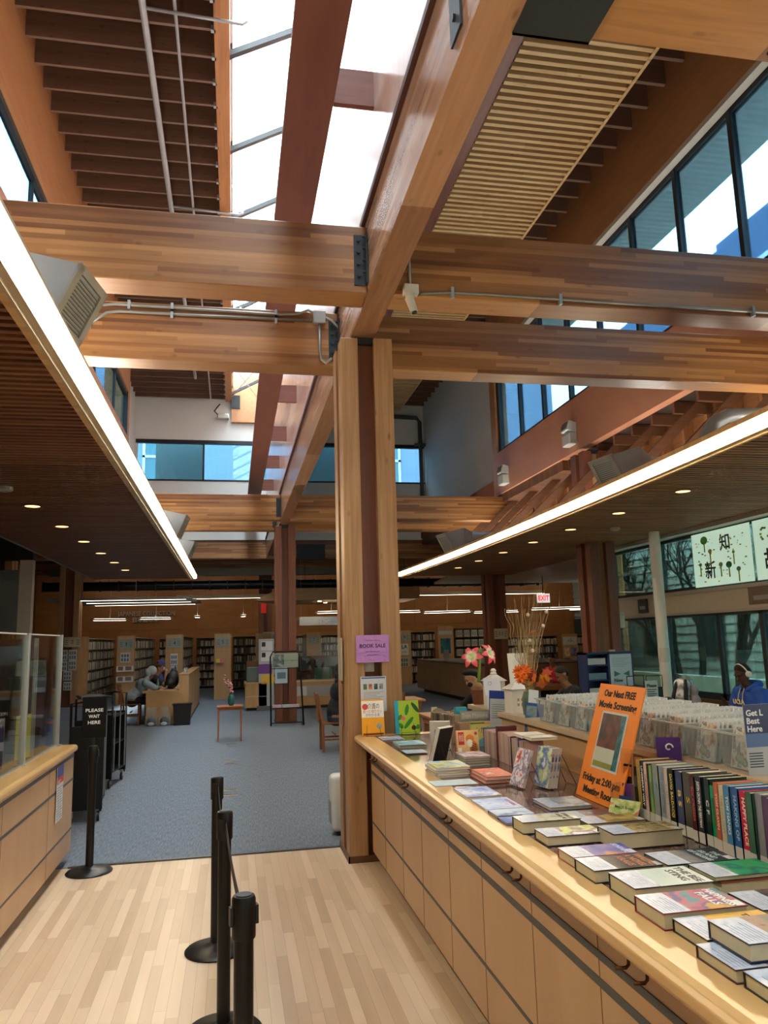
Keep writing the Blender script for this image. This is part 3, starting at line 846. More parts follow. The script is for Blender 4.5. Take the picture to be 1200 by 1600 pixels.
# notice taped to the desk end
nt_ = thing('paper_notice', 'tall paper notice with a red and blue head taped to the service desk front', 'notice', (-1.322, 6.52, 0.44))
MB().box(0, 0, 0, 0.003, 0.22, 0.41).build('sheet', M('cdd2da', 0.6), nt_)
MB().box(0.003, 0, 0.33, 0.0045, 0.22, 0.41).build('blue_band', M('3c4f9c', 0.6), nt_)
MB().box(0.003, 0, 0.28, 0.0045, 0.22, 0.33).build('red_band', M('b8443c', 0.6), nt_)
MB().box(0.003, .02, 0.288, 0.005, 0.1, 0.292).box(0.003, .02, 0.30, 0.005, 0.13, 0.304).build('white_rule', M('e8e8e8'), nt_)
q = MB()
for k in range(13): q.box(0.003, 0.02+0.11*(k % 2)*0, 0.02+k*0.019, 0.0045, 0.10, 0.024+k*0.019).box(0.003, 0.115, 0.02+k*0.019, 0.0045, 0.2-0.02*(k % 3), 0.024+k*0.019)
q.build('print_lines', M('7d8494', 0.6), nt_)

# ---- clear screens on the service desk
alum = M('b9c4c8', 0.35, 0.6)
acr = GLASS('acrylic', (0.93, 0.955, 0.95), 0.04)
def screen(y0, y1, label, x=-1.47):
    t = thing('plastic_screen', label, 'screen', (x, (y0+y1)/2, 0.94))
    h = (y1-y0)/2
    MB().box(-0.004, -h+0.02, 0.012, 0.004, h-0.02, 0.925).build('clear_sheet', acr, t)
    MB().box(-0.012, -h, 0, 0.012, h, 0.012).build('bottom_channel', alum, t)
    MB().box(-0.006, -h+0.02, 0.918, 0.006, h-0.02, 0.928).build('top_edge', M('dfe8ea', 0.2), t)
    return t
def spost(y, label, x=-1.47):
    t = thing('screen_post', label, 'post', (x, y, 0.94), 0, None)
    MB().rbox(-0.02, -0.022, 0, 0.02, 0.022, 0.93, 0.004).build('extrusion', alum, t)
    MB().box(-0.035, -0.035, 0, 0.035, 0.035, 0.01).build('foot', alum, t)
    return t
spost(7.16, 'aluminium screen post at the very end of the service desk')
spost(6.06, 'aluminium screen post beside the yellow notice')
spost(4.3, 'aluminium screen post nearest the camera on the service desk')
screen(6.09, 7.13, 'clear plastic screen between the last two posts of the service desk')
screen(4.33, 6.03, 'clear plastic screen with grey post, in front of the purple flyer')
t = thing('plastic_screen', 'clear return screen standing across the desk near the tissue box', 'screen', (-1.72, 6.55, 0.94))
MB().box(-0.2, -0.004, 0.01, 0.19, 0.004, 0.9).build('clear_sheet', acr, t)
MB().box(0.185, -0.012, 0, 0.215, 0.012, 0.9).build('edge_strip', M('c9d6da', 0.3), t)
# notices and desk things
t = thing('yellow_notice', 'yellow paper notice behind the plastic screen', 'notice', (-1.55, 6.40, 0.945), radians(-14))
MB().box(-0.003, -0.11, 0, 0.0, 0.11, 0.32).build('sheet', M('f2ea5a', 0.55), t)
q = MB()
for k in range(15): q.box(0, -0.08, 0.03+k*0.016, 0.0015, 0.0+0.01*(k % 3), 0.034+k*0.016)
q.box(0, -0.07, 0.285, 0.0015, 0.06, 0.297)
q.build('print_lines', M('6f6a1c'), t)
t = thing('purple_flyer', 'grey and purple notice standing behind the screen at the desk', 'notice', (-1.66, 5.78, 0.945), radians(-38))
MB().box(-0.004, -0.17, 0, 0, 0.17, 0.34).build('sheet', M('b9bcbf', 0.5), t)
MB().box(0, -0.165, 0.18, 0.0015, 0.165, 0.29).build('purple_panel', M('4b3a78', 0.5), t)
MB().box(0, -0.165, 0.0, 0.0015, 0.165, 0.12).build('dark_panel', M('434b5a', 0.5), t)
MB().cyl((0, -0.12, 0.315), (0.002, -0.12, 0.315), 0.012, n=14).build('logo_disc', M('1c1e22'), t)
q = MB()
for k in range(4): q.box(0.0015, -0.15, 0.26-k*0.022, 0.003, 0.1-0.05*(k % 2), 0.27-k*0.022)
for k in range(4): q.box(0.0015, -0.15, 0.095-k*0.022, 0.003, 0.1-0.04*(k % 2), 0.10-k*0.022)
q.build('print_lines', M('aeb0c8'), t)
t = thing('tissue_box', 'grey and green box with leaflets sticking out on the service desk', 'box', (-1.72, 6.85, 0.94))
MB().rbox(-0.07, -0.1, 0, 0.07, 0.1, 0.10, 0.006).build('box', M('7f9aa0', 0.5), t)
MB().box(-0.072, -0.102, 0.06, 0.072, 0.102, 0.075).build('green_band', M('5aa33a'), t)
MB().box(-0.05, -0.05, 0.1, 0.05, -0.04, 0.17, T=TR(rx=-.2)).build('leaflet', M('c9b7e0'), t)  # glowing top face added to throw extra light towards the back wall
MB().box(-0.06, 0.0, 0.1, 0.03, 0.01, 0.155).build('orange_leaflet', M('e8913a'), t)
t = thing('card_reader', 'black card reader at the end of the service desk', 'card reader', (-1.62, 7.05, 0.94))
MB().rbox(-0.05, -0.06, 0, 0.05, 0.06, 0.17, 0.01, T=TR(rx=-.15)).build('body', black_pl, t)
t = thing('leaflet_stand', 'small acrylic stand of rainbow leaflets at the desk corner', 'leaflet stand', (-1.5, 7.29-0.13, 0.94), 0.3)
q = MB().box(-0.05, 0.07, 0, 0.05, 0.075, 0.24, T=TR(rx=-.2)); q.build('back_plate', acr, t)
for i, c in enumerate(('4a7fd6', 'e98b3b', 'a36bd0', '56a7c4')):
    MB().box(-0.045, 0.02+i*0.01, 0.01+i*.0, 0.045, 0.026+i*0.01, 0.19+0.015*i, T=TR(rx=-.2)).build('leaflet', M(c, 0.4), t)
# staff side
t = thing('desk_monitor', 'dark computer monitor behind the service screens', 'monitor', (-2.05, 5.9, 0.94), 0.4)
MB().rbox(-0.26, -0.015, 0.14, 0.26, 0.02, 0.48, 0.008).build('panel', black_pl, t)
MB().box(-0.03, 0.02, 0, 0.03, 0.05, 0.3).box(-0.12, -0.05, 0, 0.12, 0.12, 0.012).build('stand', black_pl, t)
t = thing('desk_lamp', 'white curved desk lamp behind the service screens', 'lamp', (-2.0, 5.35, 0.94))
MB().tube([(0, 0, 0.0), (0.0, 0.0, 0.3), (0.05, 0.1, 0.42), (0.12, 0.3, 0.42), (0.14, 0.42, 0.33)], 0.012, 8).build('arm', white_pl, t, smooth='all')
MB().lathe([(0.09, 0), (0.09, 0.015), (0.02, 0.02)], 16).build('base', white_pl, t)
MB().lathe([(0.09, 0), (0.05, 0.07), (0.02, 0.09)], 16, T=TR((0.14, 0.45, 0.26))).build('shade', white_pl, t)
for i, (y_, lab) in enumerate(((9.6, 'dark shelving with dim boxes behind the service desk'), (12.2, 'dim shelving farther behind the service desk'))):
    t = thing('back_shelving', lab, 'shelves', (-4.6, y_, 0))
    MB().box(-0.2, -1.1, 0, -0.15, 1.1, 2.0).box(-0.2, -1.1, 0, 0.2, -1.06, 2.0).box(-0.2, 1.06, 0, 0.2, 1.1, 2.0).build('frame', M('54382a'), t)
    for k in range(5): MB().box(-0.2, -1.06, 0.1+k*0.42, 0.2, 1.06, 0.13+k*0.42).build('shelf', M('7d6d60'), t)
    rnd = random.Random(i)
    for k in range(4):
        yy = -1.0
        while yy < 0.8:
            w = rnd.uniform(.12, .3)
            MB().box(-0.12, yy, 0.13+k*0.42, 0.14, yy+w-0.02, 0.13+k*0.42+rnd.uniform(.16, .33)).build('box', M(rnd.choice(['8d5550', '6d7178', '9a8f80', '4c5560', '7a4a44', 'a8a39a']), 0.7), t)
            yy += w+0.02
t = thing('blue_banner', 'bright blue hanging panel seen through the service screens', 'banner', (-3.3, 10.2, 1.5))
MB().rbox(-0.09, -0.02, 0, 0.09, 0.02, 0.62, 0.015).build('panel', M('2f6fd0', 0.4), t)
t = thing('partition_wall', 'grey-green office partition with a pale end above a brown ledge', 'partition', (-5.0, 18.3, 0))
MB().box(-0.55, -0.1, 2.1, 0.35, 0.1, 3.5).build('grey_panel', M('5d625c', 0.7), t)
MB().box(0.35, -0.1, 1.98, 0.62, 0.12, 3.72).build('pale_end', M('a9a38f', 0.6), t)
MB().box(-1.8, -0.2, 1.55, 0.7, 0.2, 1.98).build('brown_ledge', M('4e2a18', 0.5), t)
MB().box(-1.8, -0.15, 0, 0.6, 0.15, 1.55).build('base_wall', M('4a3428', 0.6), t)
MB().box(-1.8, -0.12, 3.72, 0.62, 0.12, 5.06).build('dark_upper', dark_void, t)

# ================================================================== BOOKS ON THE COUNTER
paper_m = M('c9c3a6', 0.8, var=0.05, scale=40)
paper_w = M('d8d4c4', 0.8, var=0.05, scale=40)
stick = PRINT(['b4c6e0', 'c3d2e6', 'cfd9ea'], 45, rough=0.2)
FLAT = Matrix(((0,1,0,0),(-1,0,0,0),(0,0,1,0),(0,0,0,1)))
rb = random.Random(77)
def flat_book(label, x, y, z, w, d, t, cov, board='14151a', title=None, tcol='e8e8e8', tsize=0.03, rz=0.0, sticker=True, group=None, pages=paper_m, name='book', cat='book', tx=None):
    """lying book: x across the counter, y along it, spine on the far side"""
    o = thing(name, label, cat, (x, y, z+0.0006), rz, group)
    c = 0.0028 if t > 0.015 else 0.0012
    cv = MB().box(0, 0, 0, w, d, c).box(0, 0, t-c, w, d, t-0.0004).box(0, d-c, 0, w, d, t-0.0004)
    cv.build('cover_board', M(board, 0.3), o)
    if t > 0.008: MB().box(0.004, 0.004, c, w-0.004, d-c, t-c).build('page_block', pages, o)
    MB().box(0.0005, 0.0005, t-0.0004, w-0.0005, d-0.0005, t).build('cover_print', cov, o)
    if sticker:
        pl_ = MB()
        for i in range(7): pl_.box(w*(.04+.038*i), d*.08, t+.0005, w*(.05+.038*i), d*(.55+.3*((i*3) % 4)/4), t+.0008)
        pl_.build('label_print', M('8798b4', .4), o)
        MB().box(0.001, 0.001, t, w*0.33, d-0.001, t+0.0005).build('barcode_label', stick, o)
        MB().box(w*0.88, 0.005, t, w*0.98, 0.045, t+0.0005).build('spine_label', M('d9dee4', 0.3), o)
    if title:
        for i, ln in enumerate(title):
            px = (tx if tx is not None else w*0.86)-i*tsize*1.05
            text('title', ln, tsize, M(tcol, 0.4), o, at(px, d*0.5, t+0.0003) @ FLAT, 0.0004, bold=tsize*0.02, width=min(d*0.88, tsize*0.62*len(ln)))
    return o
P = PRINT
flat_book('thick hardcover with beige flowery cover beside the small blue booklets', 1.108, 2.99, CT, 0.245, 0.115, 0.045, P(['6f7a6a', '9aa08c', 'b9b89c', 'c3bca0'], 26), '101216', ['SHIRLEY', 'AND ME'], '3b463f', 0.025)
flat_book('hardcover with yellow-green cover next to the near end of the beige flowery book', 1.130, 2.80, CT, 0.225, 0.125, 0.035, P(['b8c46a', 'd3dc8a', '8f6f7c', 'dde3ea'], 14), '2a2b2c', None)
flat_book('very thick dark hardcover with a gold patterned jacket, by the upright row', 1.335, 2.685, CT, 0.275, 0.13, 0.055, P(['4f4a33', '8b7c4e', 'a59663', '2d2a20'], 34), '0f1218', ['AND THE NIGHT'], 'd9c98a', 0.02)
flat_book('purple hardcover with a green leafy stripe, nearer than the yellow-green book', 1.108, 2.53, CT, 0.235, 0.13, 0.033, P(['3f4a9a', '5b5fae', '7c6fae', 'c98f70'], 12), 'a04a3a', ['SUNSHINE'], 'd7dcf0', 0.03)
flat_book('charcoal hardcover with orange and grey block lettering beside the white one', 1.100, 2.36, CT, 0.245, 0.145, 0.038, P(['3c3e40', '4d4c48', '33393c'], 16), '15171a', ['WHALEFALL', 'A NOVEL', 'KRAUS'], 'd08a64', 0.033)
flat_book('pale mint hardcover titled THE BEE STING', 1.119, 2.145, CT, 0.25, 0.16, 0.047, P(['bccfc6', 'c6d8cf', 'cfdfd6'], 10), '101216', ['THE BEE', 'STING'], '3b2a22', 0.034)
flat_book('red-edged hardcover with teal and pink cover titled HAPPINESS FALLS', 1.096, 1.958, CT, 0.247, 0.152, 0.042, P(['31697d', '3f8b9a', 'b8506a', '514a86', 'c8963f'], 11), '8a2436', ['HAPPINESS', 'FALLS'], 'e9f1f2', 0.033)
flat_book('mustard yellow hardcover with black rims, nearer than the red-edged one', 1.115, 1.798, CT, 0.25, 0.152, 0.032, P(['c99a2e', 'd8ab3c', 'b98a2a'], 8), '15171c', ['YOUR', 'TABLE IS', 'READY'], '4a3613', 0.024)
flat_book('plum-edged hardcover under a corner of the navy one', 1.078, 1.640, CT, 0.25, 0.15, 0.030, P(['6a5668', '8f7a8c', 'aab2c8'], 12), '4a2a3a', None)
flat_book('navy-edged hardcover lying on top of two others', 1.124, 1.650, CT+0.034, 0.25, 0.155, 0.040, P(['5c6468', '7c7a70', 'a0806a', '3c4a5a'], 10), '16264a', None)
flat_book('black-rimmed hardcover at the camera end of the counter edge', 1.085, 1.47, CT, 0.25, 0.155, 0.033, P(['3c4a6a', '5c6a8a', 'aab8c8'], 12), '14161a', None)
flat_book('dark teal hardcover with white script title by the upright row', 1.330, 2.325, CT, 0.245, 0.145, 0.046, P(['1f3440', '2b4653', '18262f', '3a5a66'], 22), '10161c', ['THE', 'ISLAND', 'OF MISSING'], 'c9d6da', 0.026)
flat_book('bright green hardcover on top of a thick brown one', 1.385, 2.165, CT+0.038, 0.235, 0.14, 0.012, P(['1f8f5a', '2aa866', '1c6f6a', '47b27a'], 9), '0f2a20', None)
flat_book('thick pale-paged book beneath the bright green hardcover', 1.40, 2.16, CT, 0.24, 0.15, 0.036, P(['8a4a40', '9a5a4c'], 9), '8f3a3a', None, sticker=False)
flat_book('dark floral hardcover nearest the green one on the camera side', 1.375, 1.945, CT, 0.245, 0.15, 0.030, P(['2b2f33', '4d4a48', '7a5a5a', '1c2024'], 20), '111317', None)
flat_book('grey hardcover beside the yellow one, partly under the picture edge', 1.385, 1.76, CT, 0.245, 0.15, 0.030, P(['54606a', '7d8890', '404a54'], 14), '1a1d22', None)
flat_book('yellowed picture-cover book behind the very thick dark hardcover', 1.365, 2.955, CT, 0.25, 0.125, 0.03, P(['a79a55', 'c3b56a', '9a6a48', '8f8a5a'], 12), '4a4230', None)
flat_book('large thin blue book with pale centre lying before the orange poster', 1.37, 3.34, CT, 0.20, 0.21, 0.014, P(['6a7f9a', '8f9cae', '7a6a60', '5fb0c8'], 10), '3f58a8', None)
flat_book('flat maroon and white book between the pale blue book and the yellowed one', 1.37, 3.12, CT, 0.24, 0.14, 0.013, P(['5a4a6a', '8a5a40', '4c5a78', 'c8ccd4'], 9), '3a4456', None, sticker=True)
flat_book('thin slate-blue booklet poking out behind the beige flowery hardcover', 1.21, 3.13, CT, 0.15, 0.14, 0.010, P(['5c7ea6', '7c9cc0', '4c6a94'], 9), '34507c', None)
flat_book('navy booklet with white panel beside the granite edge', 1.10, 3.27, CT, 0.17, 0.12, 0.012, P(['2f4fa0', 'b8d0e6', 'd0e0ee'], 7), '233f8c', ['USA'], 'e8eef8', 0.02, sticker=False, name='booklet', cat='booklet')
flat_book('deep blue booklet sticking out from under its neighbour', 1.098, 3.145, CT, 0.15, 0.11, 0.010, P(['2c49a4', '4a6cc0', '9ab4e0'], 7), '22398c', None, sticker=False, name='booklet', cat='booklet')
flat_book('violet-blue magazine with a white cartoon, larger of the two flat ones', 1.105, 3.42, CT, 0.175, 0.235, 0.008, P(['7fa0e0', 'a8c0ee', 'c8d6f4', '5a78c0'], 9), 'e6e6ee', ['CITY GUIDE'], 'c05070', 0.022, sticker=False, name='magazine', cat='magazine')
flat_book('blue magazine with white page edges, just behind the violet-blue one', 1.10, 3.70, CT, 0.175, 0.235, 0.010, P(['5f7fd0', '9ab4e8', 'dfe6f4', '7a6aa0'], 9), 'e8e8ee', ['LA WALKS'], 'e8eefa', 0.022, sticker=False, name='magazine', cat='magazine')
flat_book('open pale grey leaflet lying flat on the wood edging', 1.035, 4.05, CT, 0.235, 0.155, 0.003, P(['b6cdd6', 'c8dce2', 'd6e0ea'], 14), 'b8a8c0', None, sticker=False, name='leaflet', cat='leaflet')
for z_, i, lab in ((0, 0, 'bottom'), (1, 1, 'second'), (2, 2, 'third'), (3, 3, 'topmost')):
    o_ = [0, .004, -.004, .006][i]
    flat_book('white-spined picture paperback, %s in the pile with the yellow and blue cover' % lab, 1.105+o_, 4.29-o_, CT+z_*0.0135, 0.19, 0.25, 0.013, P(['5f8fd0', '8fb4e0', 'dce0b0', 'c8c040', '6a7ab0'], 10), 'd9d5d5', None, sticker=False, pages=paper_w, group=None)
for i, (lab, c_) in enumerate((('bottom book, white spine,', 'd8d8d8'), ('teal-spined book', '2f6a74'), ('dark green-spined book', '2a5a4c'), ('plum-spined top book', '7a3a54'))):
    flat_book(lab+' in the pile before the tiger book', 1.365, 4.62-0.005*i, CT+i*0.014, 0.165, 0.21, 0.0135, P(['8a5070', 'b898b0', 'e0e4ea', '9ab0c8'], 12), c_, None, sticker=False, pages=paper_w)
for i in range(2):
    flat_book(('lower' if i == 0 else 'upper')+' coral red paperback in the small pile beside the wire stands', 1.30+0.004*i, 4.03-0.01*i, CT+i*0.019, 0.16, 0.27, 0.0185, P(['d04a38', 'e0674c', 'b8503c', 'e8d8d0'], 9), 'c8453a', None, sticker=False, pages=paper_w)
flat_book('glossy blue and white brochure at the far end near the yellow book', 1.13, 5.98, CT, 0.17, 0.22, 0.006, P(['8a9ac0', 'c8d0dc', '5a6a9a', 'e0d8c8'], 12), 'd0d4da', None, sticker=False, name='brochure', cat='brochure')
flat_book('pile-top brochure with navy corner between the green book and the easel', 1.16, 5.52, CT+0.014, 0.20, 0.24, 0.008, P(['2f4a8c', 'b8d8e4', '5a9ab0', 'dfe8ea'], 9), 'a8c8d0', None, sticker=False, name='brochure', cat='brochure')
flat_book('grey brochure under the one with a navy corner', 1.16, 5.51, CT, 0.20, 0.25, 0.013, P(['8a9a9a', '6a7a80'], 9), '6a7c84', None, sticker=False, name='brochure', cat='brochure')
flat_book('brown-edged booklet lying nearest before the black easel book', 1.14, 5.2, CT, 0.15, 0.17, 0.008, P(['b8a888', '9ac0dc', 'd8d8e0'], 8), '6a5040', None, sticker=False, name='booklet', cat='booklet')

# ---- face-out books on wire easels
wire = M('0d0d0f', 0.4, 0.5)
def easel_book(label, x, y, w, h, t, cov, board, face='S', lean=0.16, rz=0.0, name='display_book', extra=None, z=CT):
    """front local -y, leaning back"""
    o = thing(name, label, 'book', (x, y, z+0.004), rz)
    T = Matrix.Rotation(-lean, 4, 'X')
    MB().box(-w/2, 0, 0, w/2, 0.003, h, T=T).box(-w/2, t-0.003, 0, w/2, t, h, T=T).box(-w/2, 0, 0, -w/2+0.003, t, h, T=T).build('cover_board', M(board, 0.35), o)
    MB().box(-w/2+0.004, 0.003, 0.003, w/2-0.004, t-0.003, h-0.003, T=T).build('page_block', paper_w, o)
    MB().box(-w/2+0.0005, -0.0008, 0.0005, w/2-0.0005, 0, h-0.0005, T=T).build('cover_print', cov, o)
    if extra: extra(o, T, w, h)
    return o
def easel(label, x, y, rz, w=0.12, h=0.16, z=CT):
    o = thing('wire_easel', label, 'book stand', (x, y, z+0.001), rz)
    for s in (-1, 1):
        MB().tube([(s*w/2, -0.035, 0.02), (s*w/2, -0.035, 0.0015), (s*w/2, 0.0, 0.0015), (s*w/3, 0.045, h)], 0.0016, 6).build('support_wire', wire, o)
    MB().tube([(-w/3, 0.045, h), (0, 0.048, h+.004), (w/3, 0.045, h)], 0.0016, 6).build('cross_wire', wire, o)
    MB().tube([(-w/3, 0.045, h), (-w/2.5, 0.12, 0.0015), (w/2.5, 0.12, 0.0015), (w/3, 0.045, h)], 0.0016, 6).build('back_leg', wire, o)
    MB().tube([(-w/2, -0.035, 0.02), (w/2, -0.035, 0.02)], 0.0016, 6).build('front_wire', wire, o)
    return o
def yb(o, T, w, h):
    MB().box(-w/2+.001, -0.0016, h*.5, w/2-.001, -0.0008, h*.96, T=T).build('white_panel', M('f0efe6', 0.4), o)
    text('title', '介護の', 0.05, M('1c1c1c'), o, T @ at(0.01, -0.0018, h*.80) @ FACE_S, 0.0004, width=w*.52)
    text('subtitle', '困った!知りたい', 0.03, M('c0392b'), o, T @ at(0.0, -0.0018, h*.66) @ FACE_S, 0.0004, width=w*.85)
    text('subtitle', 'がわかる本', 0.03, M('2b3f8c'), o, T @ at(0.0, -0.0018, h*.56) @ FACE_S, 0.0004, width=w*.62)
    MB().cyl((-w*.33, -0.002, h*.8), (-w*.33, -0.0012, h*.8), 0.024, n=20, T=T).build('red_badge', M('d0453c'), o)
    MB().ball((w*.27, -0.002, h*.26), 0.022, T=T, sz=(1, .05, 1)).build('cartoon_figure', M('9aa4a8'), o)
    MB().box(-w*.45, -0.0016, h*.02, w*.45, -0.001, h*.07, T=T).build('caption_band', M('7a3a14'), o)
easel_book('yellow and white Japanese care guide standing face-out at the counter end', 1.115, 6.30, 0.185, 0.285, 0.02, M('f0a818', 0.4), 'e8a020', extra=yb)
easel('black wire easel holding the yellow and white Japanese guide', 1.115, 6.29, 0)
def gb_(o, T, w, h):
    MB().box(-w/2-.002, -0.001, 0, -w/2+0.03, 0.001, h, T=T).build('cyan_spine_strip', M('19a7c4'), o)
    gm = M('2a8a1e', 0.5)
    for (cx, cz, L_, a_) in ((0.0, .72, .09, 1.35), (.07, .78, .10, 2.2), (.01, .33, .12, .85), (-.06, .5, .05, .9), (-.055, .25, .05, 2.3), (.085, .2, .04, 1.2)):
        R_ = T @ at(cx, -0.0015, cz*h) @ Matrix.Rotation(-a_, 4, 'Y')
        MB().ball((0, 0, 0), 1, T=R_ @ Matrix.Diagonal((L_/2, 0.0012, 0.016, 1)), n=14).build('cucumber', gm if cx != .07 else M('1c5a22'), o)
    MB().cyl((-.035, -0.0022, h*.47), (-.035, -0.001, h*.47), 0.017, n=20, T=T).build('pink_badge', M('e8607c'), o)
    MB().cyl((.05, -0.0022, h*.18), (.05, -0.001, h*.18), 0.019, n=20, T=T).build('badge_ring', M('3a2c1a'), o)
easel_book('lime green book with painted cucumbers standing face-out', 1.40, 6.30, 0.20, 0.265, 0.02, M('a8cc28', 0.4), '19a7c4', extra=gb_)
easel('black wire easel holding the lime green cucumber book', 1.40, 6.29, 0)
def tg(o, T, w, h):
    rm = M('c8332a')
    MB().box(-w*.42, -0.0016, h*.45, -w*.16, -0.0008, h*.93, T=T).build('red_title_box', rm, o)
    text('title', '余話', 0.05, M('f4ead8'), o, T @ at(-w*.29, -0.002, h*.69) @ FACE_S, 0.0004, width=w*.22)
    om = M('d9822e')
    MB().ball((0, 0, 0), 1, T=T @ at(w*.1, -0.0012, h*.68) @ Matrix.Diagonal((.028, .0015, .026, 1)), n=16).build('tiger_head', om, o)
    MB().ball((0, 0, 0), 1, T=T @ at(w*.08, -0.0022, h*.5) @ Matrix.Diagonal((.02, .0012, .026, 1)), n=16).build('white_bib', M('f0ece0'), o)
    MB().ball((0, 0, 0), 1, T=T @ at(w*.24, -0.0012, h*.3) @ Matrix.Diagonal((.026, .0015, .05, 1)), n=16).build('tiger_body', om, o)
    q = MB()
    for k in range(5): q.box(-.02, -.003, -.0018, .02, -.0024, .0018, T=T @ at(w*.25, 0, h*(.12+.09*k)) @ Matrix.Rotation(.5, 4, 'Y'))
    q.build('black_stripe', M('1c140e'), o)
    MB().cyl((w*.38, -0.002, h*.86), (w*.38, -0.001, h*.86), 0.010, n=14, T=T).build('round_badge', M('a8502a'), o)
    MB().box(-w*.46, -0.0022, h*.18, -w*.3, -0.001, h*.34, T=T).build('price_tag', M('eef0f0'), o)
easel_book('orange book with a tiger on its cover, propped behind the plum-topped pile', 1.50, 4.96, 0.15, 0.165, 0.02, P(['e8b87a', 'efc890', 'e0a868'], 6), 'e0a060', extra=tg)
def side_book(label, x, y, w, h, t, cov, board, rz, lean, spine_lines=None, z=CT, scol='d4d2cc'):
    """book on an easel facing the aisle: front local -y, spine on local +x"""
    o = thing('display_book', label, 'book', (x, y, z+0.008), rz)
    T = Matrix.Rotation(-lean, 4, 'X')
    MB().box(-w/2, 0, 0, w/2, 0.002, h, T=T).box(-w/2, t-0.002, 0, w/2, t, h, T=T).build('cover_board', M(board, 0.35), o)
    MB().box(w/2-0.002, 0, 0, w/2, t, h, T=T).build('spine', M(scol, 0.4), o)
    MB().box(-w/2+0.004, 0.002, 0.003, w/2-0.003, t-0.002, h-0.001, T=T).build('page_block', paper_w, o)
    MB().box(-w/2+0.0005, -0.0008, 0.0005, w/2-0.0005, 0, h-0.0005, T=T).build('cover_print', cov, o)
    if spine_lines:
        text('spine_title', spine_lines, t*0.6, M('26408c'), o, T @ at(w/2+0.0003, t/2, h*.55) @ FACE_E @ Matrix.Rotation(-pi/2, 4, 'Z'), 0.0003, width=h*.6)
    return o
# black-backed book seen from behind on its stand, facing up the counter
side_book('black-backed book with white spine propped on a wire stand, seen from behind', 1.27, 4.93, 0.14, 0.215, 0.032, M('3a3a3e', 0.4), '17181b', radians(217), 0.32, None, scol='c9c8c2')
easel('wire stand under the black-backed book', 1.27, 4.93, radians(217), 0.10)
side_book('green picture book on a wire stand behind the black-backed one', 1.42, 5.35, 0.14, 0.20, 0.02, P(['8aa84a', 'a8b85a', 'c08a7a', '5a7a3a'], 9), 'd9dcd4', radians(160), 0.25)
easel('wire stand under the green picture book', 1.42, 5.35, radians(160), 0.10)
side_book('single white comic-style volume leaning on a wire stand', 1.42, 3.90, 0.125, 0.19, 0.017, P(['dfe0e4', '8a7a9a', 'e8e8ec', 'd04a3a', '4a4a5a'], 16), 'e4e4e6', radians(-80), 0.34, '三国志')
easel('wire stand under the single white volume', 1.43, 3.90, radians(-80), 0.11)
for i in range(3):
    th = radians(-80)
    side_book(('front', 'middle', 'back')[i]+' volume of the three numbered white comics on one stand', 1.53+i*0.0192*sin(-th), 3.84+i*0.0192*cos(th), 0.13, 0.195, 0.018, P(['dfe4ea', '5a78b8', 'c8d89a', 'e8e8ec', '3a4a7a'], 14), 'e2e4e8', th, 0.22, '漫画 %d' % (i+1))
easel('wire stand under the three numbered white comics', 1.60, 3.87, radians(-80), 0.12)

# ---- upright rows, spines towards the aisle
def upright(label, x, y, w, h, d, col, title=None, tcol='e8e4da', lean=0.0, group=None, foot=True, tsize=None, z=CT, name='book', stkc='c9ccc8'):
    """spine faces -x; thickness w runs along +y, depth d along +x"""
    o = thing(name, label, 'book', (x, y, z+0.0006), 0, group)
    T = Matrix.Rotation(lean, 4, 'X')
    cm = col if not isinstance(col, str) else M(col, 0.22, var=0.12, scale=18)
    MB().box(0, 0, 0, 0.003, w, h, T=T).box(0, 0, 0, d, 0.0025, h, T=T).box(0, w-0.0025, 0, d, w, h, T=T).build('cover', cm, o)
    MB().box(0.003, 0.0025, 0.004, d-0.003, w-0.0025, h-0.004, T=T).build('page_block', paper_w, o)
    if foot: MB().box(-0.0006, 0.001, 0.002, 0, w-0.001, 0.04, T=T).build('call_number_label', M(stkc, 0.35), o)
    if title:
        ts = tsize or w*0.55
        text('spine_title', title, ts, M(tcol, 0.4), o, T @ at(-0.0004, w/2, h*0.58) @ FACE_W @ Matrix.Rotation(-pi/2, 4, 'Z'), 0.0003, width=min(h*0.68, ts*0.75*len(title)), bold=ts*.02)
    return o
